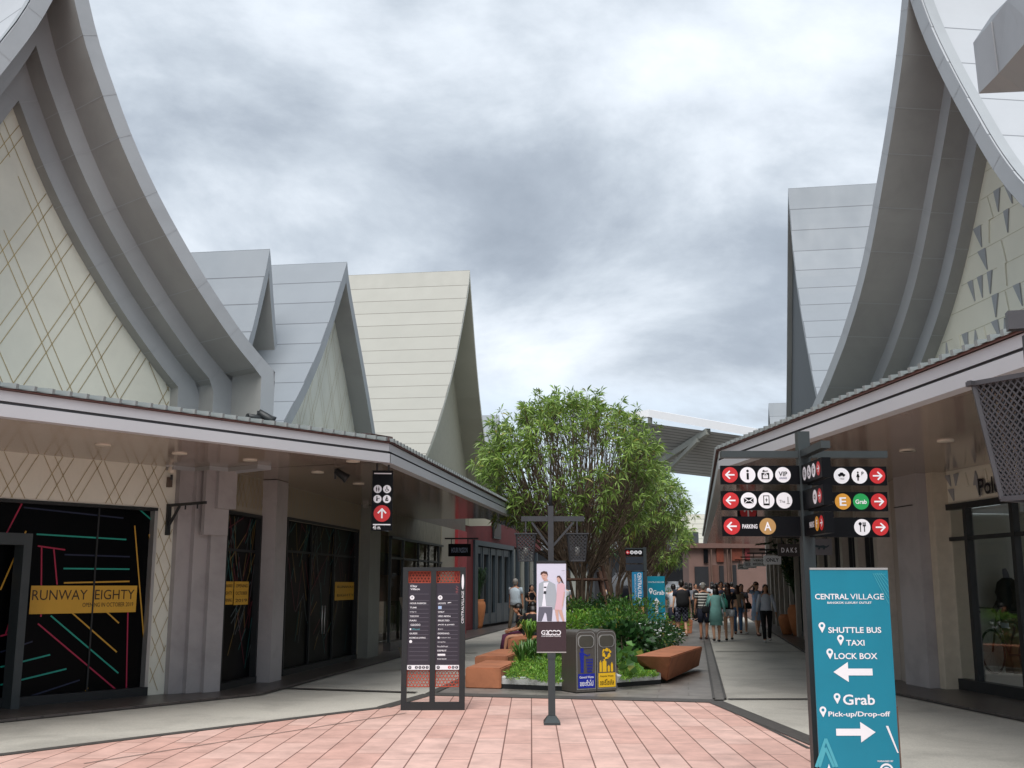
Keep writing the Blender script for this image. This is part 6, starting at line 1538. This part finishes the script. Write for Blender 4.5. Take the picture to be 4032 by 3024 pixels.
def person(label, loc, h, face, J=None, skin=SK, hair=HB, hairlen=0, top=None, sleeve='short', low=None, lowkind='trousers', shoe=None, toplen=.0, head_rot=0, group=None, female=False, topw=1.0, scale_hair=1.0, sitting=False):
    """face: direction looked at, degrees, 0 = toward the camera; joints in metres for a 1.70 m body, front is -Y"""
    s_ = h / 1.70; loc = Vector(loc); t = D.objects.new('person', None); COL.objects.link(t); t.location = loc; t.rotation_euler = (0, 0, radians(face)); t.scale = (s_,) * 3
    tag(t, label, 'person', group); t.empty_display_size = .2; PM[t.name] = Matrix.Identity(4)
    sh = .185 if not female else .165
    j = dict(pel=(0, 0, .94), spine=(0, .01, 1.12), chest=(0, .01, 1.30), neck=(0, .005, 1.45), hb=(0, -.005, 1.52), head=(0, -.012, 1.585),
             shL=(sh, 0, 1.40), shR=(-sh, 0, 1.40), elL=(sh + .06, .02, 1.13), elR=(-sh - .06, .02, 1.13), wrL=(sh + .08, -.05, .89), wrR=(-sh - .08, -.05, .89),
             hiL=(.09, 0, .92), hiR=(-.09, 0, .92), knL=(.10, -.01, .49), knR=(-.10, -.01, .49), anL=(.10, .03, .08), anR=(-.10, .03, .08))
    if J: j.update(J)
    V = {k_: Vector(v_) for k_, v_ in j.items()}
    vs, es, rs = [], [], []
    def v_(p, r, par=None):
        vs.append(Vector(p)); rs.append(r); i = len(vs) - 1
        if par is not None: es.append((par, i))
        return i
    root = v_(V['pel'], .125); sp_ = v_(V['spine'], .112, root); chs = v_(V['chest'], .125, sp_); nk = v_(V['neck'], .055, chs); v_(V['hb'], .052, nk)
    for sd_ in ('L', 'R'):
        a = v_(V['sh' + sd_], .055, chs); b = v_(V['el' + sd_], .038, a); c_ = v_(V['wr' + sd_], .026, b)
        fd = (V['wr' + sd_] - V['el' + sd_]).normalized(); side = fd.cross(Vector((1, 0, 0)) if abs(fd.x) < .9 else Vector((0, 1, 0))).normalized()
        if side.y > 0: side = -side
        pal = V['wr' + sd_] + fd * .05; nrm = fd.cross(side).normalized(); pi_ = v_(pal, .021, c_)
        if (nrm.x > 0) == (sd_ == 'L'): nrm = -nrm
        for k_, (o_, ln) in enumerate(((.03, .072), (.010, .082), (-.010, .078), (-.03, .062))):
            kk = v_(pal + fd * .035 + side * o_, .0095, pi_); k2 = v_(pal + fd * (.035 + ln * .5) + side * o_ + nrm * .008, .0082, kk); v_(pal + fd * (.035 + ln) + side * o_ + nrm * .026, .007, k2)
        th = v_(V['wr' + sd_] + fd * .035 + side * .035 + nrm * .01, .011, c_); v_(V['wr' + sd_] + fd * .075 + side * .06 + nrm * .02, .009, th)
        a = v_(V['hi' + sd_], .09, root); b = v_(V['kn' + sd_], .058, a); c_ = v_(V['an' + sd_], .038, b)
        ft = (V['an' + sd_] + Vector((0, -.1, -.045))); 
        if 'ft' + sd_ in V: ft = V['ft' + sd_]
        d_ = v_(ft, .032, c_); v_(ft + (ft - V['an' + sd_]) * .5 * Vector((1, 1, .1)), .024, d_)
    me = D.meshes.new('body'); me.from_pydata([tuple(q_) for q_ in vs], es, []); ob = D.objects.new('body', me); COL.objects.link(ob)
    md = ob.modifiers.new('skin', 'SKIN'); sk = me.skin_vertices[0].data
    for i, r_ in enumerate(rs): sk[i].radius = (r_, r_); sk[i].use_root = (i == 0)
    ob.modifiers.new('sub', 'SUBSURF').levels = 1
    dg = bpy.context.evaluated_depsgraph_get(); me2 = D.meshes.new_from_object(ob.evaluated_get(dg)); me2.name = 'body'; ob.modifiers.clear(); ob.data = me2
    bm = bmesh.new(); bm.from_mesh(me2)
    # head joined onto the neck: skull, jaw, nose, ears, eyes, mouth
    hm = MB(); hc = V['head']; RH_ = Matrix.Rotation(radians(head_rot), 3, 'Z')
    def P_(x, y, z): return hc + RH_ @ Vector((x, y, z))
    hm.ell(P_(0, .01, .03), .076, .094, .098, skin, 14, 10, RH_); hm.ell(P_(0, -.025, -.04), .055, .062, .07, skin, 12, 8, RH_); hm.ell(P_(0, -.095, -.005), .012, .018, .022, skin, 6, 5, RH_)
    for x in (-1, 1): hm.ell(P_(.076 * x, .01, 0), .012, .02, .03, skin, 6, 5, RH_); hm.ell(P_(.03 * x, -.079, .022), .012, .008, .007, EYE, 6, 4, RH_)
    hm.ell(P_(0, -.083, -.045), .022, .008, .007, LIP, 6, 4, RH_)
    base = len(bm.verts); nv = [bm.verts.new(q_) for q_ in hm.v]; mi_ = {m_: i for i, m_ in enumerate(hm.mats)}
    for f, k_ in zip(hm.f, hm.m):
        try: nf = bm.faces.new([nv[i] for i in dict.fromkeys(f)]); nf.material_index = k_; nf.smooth = True
        except Exception: pass
    bm.to_mesh(me2); bm.free(); me2.materials.clear()
    for m_ in hm.mats: me2.materials.append(m_)
    me2.polygons.foreach_set('use_smooth', [True] * len(me2.polygons)); ob.parent = t
    # hair
    hr = MB(); hr.ell(P_(0, .022, .042), .086 * scale_hair, .098 * scale_hair, .098 * scale_hair, hair, 14, 8, RH_, -.15, pi / 2); hr.ell(P_(0, .045, .0), .078, .07, .085, hair, 12, 8, RH_)
    if hairlen: hr.loft([(P_(0, .05, .02), .085, .065), (P_(0, .065, -.08), .092, .05), (P_(0, .085, -.08 - hairlen * .5), .10, .04), (P_(0, .08, -.08 - hairlen), .06, .02)], hair, 12)
    hr.build('hair', t)
    # garments
    def ring(c_, rx, ry): return (c_, rx, ry)
    hz2 = .5 * (V['hiL'] + V['hiR'])
    if top:
        m = MB(); p = V['pel']; k_ = topw
        zlow = hz2 + Vector((0, 0, .02 - toplen))
        flare = 1 + toplen * .9
        rings = [(zlow, .158 * k_ * flare, .118 * k_ * flare), (V['pel'] + Vector((0, 0, .05)), .152 * k_, .112 * k_), (V['spine'], (.148 if not female else .128) * k_, .105 * k_), (V['chest'], .175 * k_ if not female else .15 * k_, .118 * k_), (V['chest'] + Vector((0, 0, .085)), .175 if not female else .155, .095), (V['neck'] + Vector((0, 0, -.015)), .07, .065)]
        m.loft(rings, top, 16)
        for sd_ in ('L', 'R'):
            a, b, c_ = V['sh' + sd_], V['el' + sd_], V['wr' + sd_]; a0 = a.lerp(V['chest'], .25)
            if sleeve == 'short': m.tube([a0, a, a.lerp(b, .62)], [.066, .07, .062], top, 10)
            elif sleeve == 'long': m.tube([a0, a, b, c_], [.064, .066, .05, .038], top, 10)
            elif sleeve == 'none': m.tube([a0, a + (a - a0) * .1], [.06, .055], top, 10)
        m.build('top', t)
    if low:
        m = MB()
        if lowkind in ('trousers', 'shorts', 'knee'):
            if not sitting: m.loft([(hz2 + Vector((0, 0, -.09)), .14, .11), (hz2, .152, .115), (V['pel'] + Vector((0, 0, .08)), .142, .105)], low, 16)
            else: m.ell(hz2, .16, .14, .12, low)
            for sd_ in ('L', 'R'):
                a, b, c_ = V['hi' + sd_], V['kn' + sd_], V['an' + sd_]
                if lowkind == 'trousers': m.tube([a, a.lerp(b, .5), b, c_ + (b - c_) * .05], [.098, .085, .066, .052], low, 12)
                elif lowkind == 'knee': m.tube([a, a.lerp(b, .5), a.lerp(b, .97)], [.10, .098, .092], low, 12)
                else: m.tube([a, a.lerp(b, .42)], [.10, .098], low, 12)
        elif lowkind == 'skirt': m.loft([(hz2 + Vector((0, 0, -.42)), .2, .16), (hz2, .165, .125), (V['pel'] + Vector((0, 0, .08)), .14, .11)], low, 16)
        elif lowkind == 'sitskirt':
            kn = (V['knL'] + V['knR']) / 2; an = (V['anL'] + V['anR']) / 2
            m.tube([hz2, hz2.lerp(kn, .5), kn, kn.lerp(an, .75)], [.15, .125, .11, .15], low, 14)
        m.build({'trousers': 'trousers', 'knee': 'shorts', 'shorts': 'shorts', 'skirt': 'skirt', 'sitskirt': 'skirt'}[lowkind], t)
    if shoe:
        for sd_ in ('L', 'R'):
            m = MB(); a = V['an' + sd_]; f_ = V.get('ft' + sd_, a + Vector((0, -.1, -.045))); d_ = (f_ - a); d_ = Vector((d_.x, d_.y, 0)).normalized() if Vector((d_.x, d_.y, 0)).length > .01 else Vector((0, -1, 0))
            ang_ = math.atan2(d_.y, d_.x); Rm = Matrix.Rotation(ang_, 3, 'Z'); c_ = Vector((a.x, a.y, f_.z + .0)) + d_ * .055
            m.ell(c_ + UP * -.0, .135, .048, .036, shoe, 12, 6, Rm); m.build('shoe', t)
    return t
def bagobj(name, label, c_, sx, sy, sz, m_, strap=None, rz=0, cat='handbag'):
    t = thing(name, label, cat, c_, rz); m = MB(); n = 12
    c_ = Vector(c_); m.loft([(c_ - UP * sz / 2, sx * .5, sy * .45), (c_ - UP * sz * .2, sx * .55, sy * .5), (c_ + UP * sz * .3, sx * .48, sy * .42), (c_ + UP * sz / 2, sx * .3, sy * .3)], m_, 12); m.build('bag_body', t)
    if strap: m = MB(); m.tube([c_ + Vector((-sx * .3, 0, sz * .45)), *[Vector(p) for p in strap], c_ + Vector((sx * .3, 0, sz * .45))], .012, m_, 5, False); m.build('strap', t)
    return t
def walk(s_, lead=1, arm=.6):
    """mid-stride joints"""
    return dict(anL=(.09, -s_ * .5 * lead, .085 + (.03 if lead < 0 else 0)), anR=(-.09, s_ * .5 * lead, .085 + (.04 if lead > 0 else 0)), knL=(.10, -s_ * .32 * lead - .04, .49), knR=(-.10, s_ * .12 * lead - .05, .48),
                wrL=(.27, .16 * lead * arm - .04, .90), wrR=(-.27, -.16 * lead * arm - .06, .90), elL=(.245, .07 * lead, 1.13), elR=(-.245, -.02, 1.13))
def gpp(x, y): v = gp(x, y); return (v.x, v.y, 0.02 if False else 0.012)
navy = cloth('cloth_navy', '#171c2e'); blk = cloth('cloth_black', '#101014'); tealc = cloth('cloth_teal', '#86bdb6'); wht = cloth('cloth_white', '#c9ccd2'); denim = cloth('cloth_denim', '#3c5a7c'); lden = cloth('cloth_light_denim', '#93a6c0'); blu = cloth('cloth_pale_blue', '#9db4d2'); lblu = cloth('cloth_sky', '#c9d8e2')
khaki = cloth('cloth_khaki', '#6e6253'); pat = cloth('cloth_pattern', '#b5c0d4'); plum = cloth('cloth_plum', '#5a2a45'); brn_ = cloth('cloth_brown', '#5a3a2c'); redc = cloth('cloth_red', '#8c1f2b'); greyc = cloth('cloth_grey', '#7d8088')
shb = cloth('shoe_black', '#141214'); shw = cloth('shoe_white', '#c7c7c4'); sht = cloth('shoe_teal', '#1c6d72'); shbr = cloth('shoe_brown', '#4a2e24')
P1 = gpp(2688, 2514)
person('man seen from behind in navy tee, plaid knee shorts and sandals carrying a black backpack', P1, 1.74, 182, walk(.34, 1, .4), SKL, HB, 0, navy, 'short', PLAID, 'knee', shbr, topw=1.1)
bagobj('backpack', 'black backpack worn by the man in plaid shorts', (P1[0] + .0, P1[1] - .21, 1.2), .38, .24, .5, blk, [(P1[0] - .14, P1[1] + .02, 1.53), (P1[0] + .14, P1[1] + .02, 1.53)], cat='backpack')
person('person in white tee walking half hidden behind the man with the backpack', (P1[0] - .1, P1[1] + 1.0, .012), 1.62, 175, walk(.3, -1), SKL, HB, 0, wht, 'short', navy, 'knee', shbr)
P2 = gpp(2774, 2519)
person('older man from behind in black and white striped tee, dark shorts and white cap', P2, 1.66, 180, dict(anL=(.10, .02, .08), anR=(-.08, -.06, .08), wrR=(-.24, .02, .88)), SK, HG, 0, STRIPE, 'short', navy, 'knee', shbr, topw=1.12)
cp = MB(); cp.ell((P2[0], P2[1] + .01, 1.615), .095, .105, .07, wht, 14, 6, None, 0, pi / 2); cp.lathe((P2[0], P2[1] + .01, 1.60), [(.093, 0), (.1, .012), (.096, .03)], wht, 16); cpo = cp.build('sun_cap'); tag(cpo, 'white cap on the head of the man in the striped tee', 'cap')
P3 = gpp(2823, 2530)
person('black haired woman from behind in a knee length teal cardigan', P3, 1.60, 180, walk(.2, -1, .3), SKL, HB, .12, tealc, 'long', tealc, 'skirt', shb, toplen=.32, female=True, topw=1.12, scale_hair=1.12)
bagobj('handbag', 'small black bag at the left hip of the woman in the teal cardigan', (P3[0] - .3, P3[1] - .05, .92), .2, .1, .2, blk, [(P3[0] - .26, P3[1], 1.25)])
P4 = gpp(2872, 2526)
person('woman with long brown hair in black top and pale shorts, mint bag on her arm', P4, 1.64, 165, walk(.22, 1, .3), SKL, HBR, .32, blk, 'short', wht, 'shorts', shb, female=True, scale_hair=1.08)
bagobj('handbag', 'mint green shoulder bag between the teal cardigan and the brown haired woman', (P4[0] - .2, P4[1] - .2, 1.1), .3, .13, .26, cloth('bag_mint', '#4fa893'), [(P4[0] - .12, P4[1] - .1, 1.4)])
P8 = gpp(2844, 2492)
person('man facing the camera between the teal cardigan and the brown haired woman', P8, 1.70, 5, walk(.2, 1), SK, HB, 0, cloth('cloth_slate', '#4a5068'), 'short', brn_, 'trousers', shb)
P9 = gpp(2908, 2500)
person('person in tan top and blue jeans beside the brown haired woman', P9, 1.58, 170, walk(.3, 1), SKL, HBR, .15, cloth('cloth_tan', '#8d7a66'), 'short', denim, 'trousers', shbr, female=True)
P5 = gpp(2925, 2497)
person('woman walking toward the camera in patterned pale blouse and denim shorts, hand at her ear', P5, 1.62, 8, {**walk(.24, 1), 'elR': (-.27, -.08, 1.2), 'wrR': (-.15, -.12, 1.45)}, SKL, HB, .22, pat, 'short', lden, 'shorts', shw, female=True)
bagobj('handbag', 'black crossbody bag on the woman in denim shorts', (P5[0] + .16, P5[1] - .16, .93), .26, .12, .2, blk, [(P5[0] - .08, P5[1] - .1, 1.4)])
P6 = gpp(2985, 2506)
person('brown haired woman in a loose pale blue dress raising her arm to her head', P6, 1.68, 20, {**walk(.3, -1), 'elR': (-.38, -.05, 1.42), 'wrR': (-.17, -.06, 1.6)}, SKL, HBR, .25, blu, 'short', blu, 'skirt', shbr, toplen=.3, female=True, topw=1.05, scale_hair=1.1)
P7 = gpp(3022, 2531)
person('woman in light shirt and black trousers striding toward the camera nearest the pots', P7, 1.60, -6, walk(.36, -1, .5), SK, HB, .2, cloth('cloth_light_shirt', '#c3c7d2'), 'long', blk, 'trousers', shw, female=True, topw=1.1)
# farther shoppers
FARP = [(2600 + 62, 2448, 'man in white tee far back above the backpack man', wht, blk, 0, 180, 'short'), (2722, 2446, 'distant shopper in grey top left of the striped man', greyc, blk, 1, 170, 'short'), (2742, 2446, 'distant dark clothed shopper just left of the striped man', blk, blk, 0, 10, 'short'),
        (2808, 2444, 'distant shopper in pale top with a strap over the teal cardigan', wht, navy, 1, 175, 'short'), (2826, 2440, 'distant dark haired shopper beside the pale topped one', navy, blk, 0, 185, 'short'), (2862, 2440, 'distant shopper in dark shirt above the brown haired woman', blk, navy, 0, 5, 'short'), (2886, 2446, 'tall distant man in navy shirt under the white signs', navy, navy, 0, 178, 'short'), (2705, 2440, 'far shopper behind the man with the backpack', redc, blk, 1, 185, 'short')]
for x, y, lab, tp_, lw_, fem, fc_, sl in FARP:
    person(lab, gpp(x, y), random.uniform(1.62, 1.76), fc_, walk(.26, random.choice((1, -1))), random.choice((SK, SKL)), HB, .2 * fem, tp_, sl, lw_, 'trousers', shb, group='far shoppers down the lane', female=bool(fem))
for x, y, lab, tp_ in ((2412, 2448, 'far shopper in white left of the pale jar', wht), (2398, 2444, 'far shopper in beige left of the pale jar', cloth('cloth_beige', '#b5a68c')), (2478, 2450, 'far shopper in red in front of the jar mouth', redc), (2228, 2452, 'far shopper in white just right of the poster', wht)):
    person(lab, gpp(x, y), 1.64, random.choice((0, 180)), walk(.25), SKL, HB, 0, tp_, 'short', khaki, 'trousers', shb, group='far shoppers down the lane')
# left of the planter
PM1 = gpp(2030, 2489)
person('grey haired man in pale blue shirt and khaki trousers walking past the slate doors', PM1, 1.80, 150, {**walk(.5, -1, .3), 'wrL': (.28, -.1, .9)}, SK, HG, 0, lblu, 'short', khaki, 'trousers', sht, topw=1.25, toplen=.08, scale_hair=1.06)
v = gp(2094, 2492); person('woman in black tee standing with her hand to her mouth left of the poster', (v.x, v.y, .012), 1.60, 10, {'elL': (.24, -.1, 1.18), 'wrL': (.05, -.15, 1.45), 'elR': (-.22, -.06, 1.15), 'wrR': (-.02, -.2, 1.12)}, SKL, HB, .1, blk, 'short', blk, 'trousers', shb, female=True)
# seated pair on the tallest block
def sit(seat=.47):
    dz = -(.94 - seat - .09); d = {k_: (v_[0], v_[1], v_[2] + dz) for k_, v_ in dict(pel=(0, 0, .94), spine=(0, -.03, 1.12), chest=(0, -.07, 1.30), neck=(0, -.11, 1.45), hb=(0, -.13, 1.52), head=(0, -.15, 1.585), shL=(.17, -.07, 1.39), shR=(-.17, -.07, 1.39), elL=(.22, -.12, 1.13), elR=(-.22, -.12, 1.13), wrL=(.12, -.34, 1.06), wrR=(-.12, -.34, 1.06), hiL=(.09, -.02, .92), hiR=(-.09, -.02, .92)).items()}
    d.update(knL=(.11, -.45, seat + .05), knR=(-.11, -.45, seat + .05), anL=(.1, -.52, .08), anR=(-.1, -.42, .08)); return d
p = yp(2052, 2500, 24.6); person('woman in black tee and plum skirt seated side on atop the tallest terracotta block', (p.x + .05, 24.6, .0), 1.5, -78, sit(.49), SK, HB, .1, blk, 'short', plum, 'sitskirt', shb, female=True, sitting=True, scale_hair=1.1)
p = yp(2096, 2500, 25.3); person('person in black seated behind the woman in the plum skirt, back to the poster', (p.x, 25.4, .0), 1.55, 172, sit(.49), SK, HB, .05, blk, 'short', navy, 'trousers', shb, sitting=True)

# ---- window display: mannequin and bicycle inside the right shop
q = W2.px(*RD(790, 1300), -1.05); mp = W2.p(q[0], zs0, -1.05)
mn = thing('mannequin', 'headless shop window mannequin in dark jacket and khaki trousers behind the right glass', 'mannequin', mp)
m = MB(); mk = cloth('cloth_mannequin_khaki', '#7d6f52'); mg = cloth('cloth_mannequin_dark', '#14221f')
for s_ in (-1, 1): m.tube([mp + W2.d * .09 * s_ + UP * .9, mp + W2.d * .11 * s_ + UP * .48, mp + W2.d * .11 * s_ + UP * .04], [.1, .08, .07], mk, 12)
m.build('trousers', mn)
m = MB(); m.loft([(mp + UP * .82, .16, .13), (mp + UP * 1.05, .15, .12), (mp + UP * 1.3, .2, .14), (mp + UP * 1.45, .16, .11), (mp + UP * 1.52, .07, .06)], mg, 14)
m.tube([mp + W2.d * -.18 + UP * 1.4, mp + W2.d * -.24 + UP * 1.15, mp + W2.d * -.1 + W2.n * .2 + UP * 1.0], [.065, .055, .045], mg, 10); m.tube([mp + W2.d * .18 + UP * 1.4, mp + W2.d * .26 + UP * 1.15, mp + W2.d * .22 + W2.n * .15 + UP * .92], [.065, .055, .045], mg, 10); m.build('jacket', mn)
m = MB(); m.tube([mp + UP * 1.5, mp + UP * 1.6 + W2.d * -.03, mp + UP * 1.66 + W2.d * -.05], [.05, .045, .03], greyc, 10); m.loft([(mp + UP * .74, .165, .135), (mp + UP * .83, .165, .135)], lblu, 14); m.build('shirt', mn)
bc = thing('bicycle', 'black city bicycle on display behind the mannequin in the right shop window', 'bicycle', W2.p(q[0], zs0, -1.1)); qb = W2.px(3912, 2600, -.7); FBk = Fr(W2.p(qb[0], zs0 + .04, -.7), W2.d); M_tyre = mat('bike_black', '#121214', .5, .05)
for k_, cx in enumerate((0, 1.05)):
    m = MB(); n = 28; m.tube([FBk.p(cx + .33 * cos(2 * pi * i / n), .34 + .33 * sin(2 * pi * i / n)) for i in range(n + 1)], .018, M_tyre, 6, False); o = m.build('wheel', bc); m = MB()
    for i in range(12): a = 2 * pi * i / 12; m.tube([FBk.p(cx, .34), FBk.p(cx + .32 * cos(a), .34 + .32 * sin(a))], .003, M_alu, 3, False)
    m.build('spokes', o)
m = MB()
for a, b in (((0, .34), (.18, .88)), ((.18, .88), (.45, .32)), ((.2, .8), (.72, .82)), ((.45, .32), (.72, .9)), ((.45, .32), (1.05, .34)), ((.7, .78), (1.05, .34))): m.tube([FBk.p(*a), FBk.p(*b)], .016, mat('bike_frame', '#3a1f1a', .4, .1), 7)
m.build('frame', bc); m = MB(); m.tube([FBk.p(.18, .88), FBk.p(.16, 1.0), FBk.p(.05, 1.02, .25), FBk.p(.2, .95, .28)], .012, M_dark, 6); m.tube([FBk.p(.16, 1.0), FBk.p(.05, 1.02, -.25), FBk.p(.2, .95, -.28)], .012, M_dark, 6); m.build('handlebar', bc)
m = MB(); m.ell(FBk.p(.74, .94), .13, .07, .04, M_tyre); m.build('saddle', bc); m = MB(); m.ell(FBk.p(.07, .78), .06, .06, .06, M_alu); m.build('headlamp', bc)
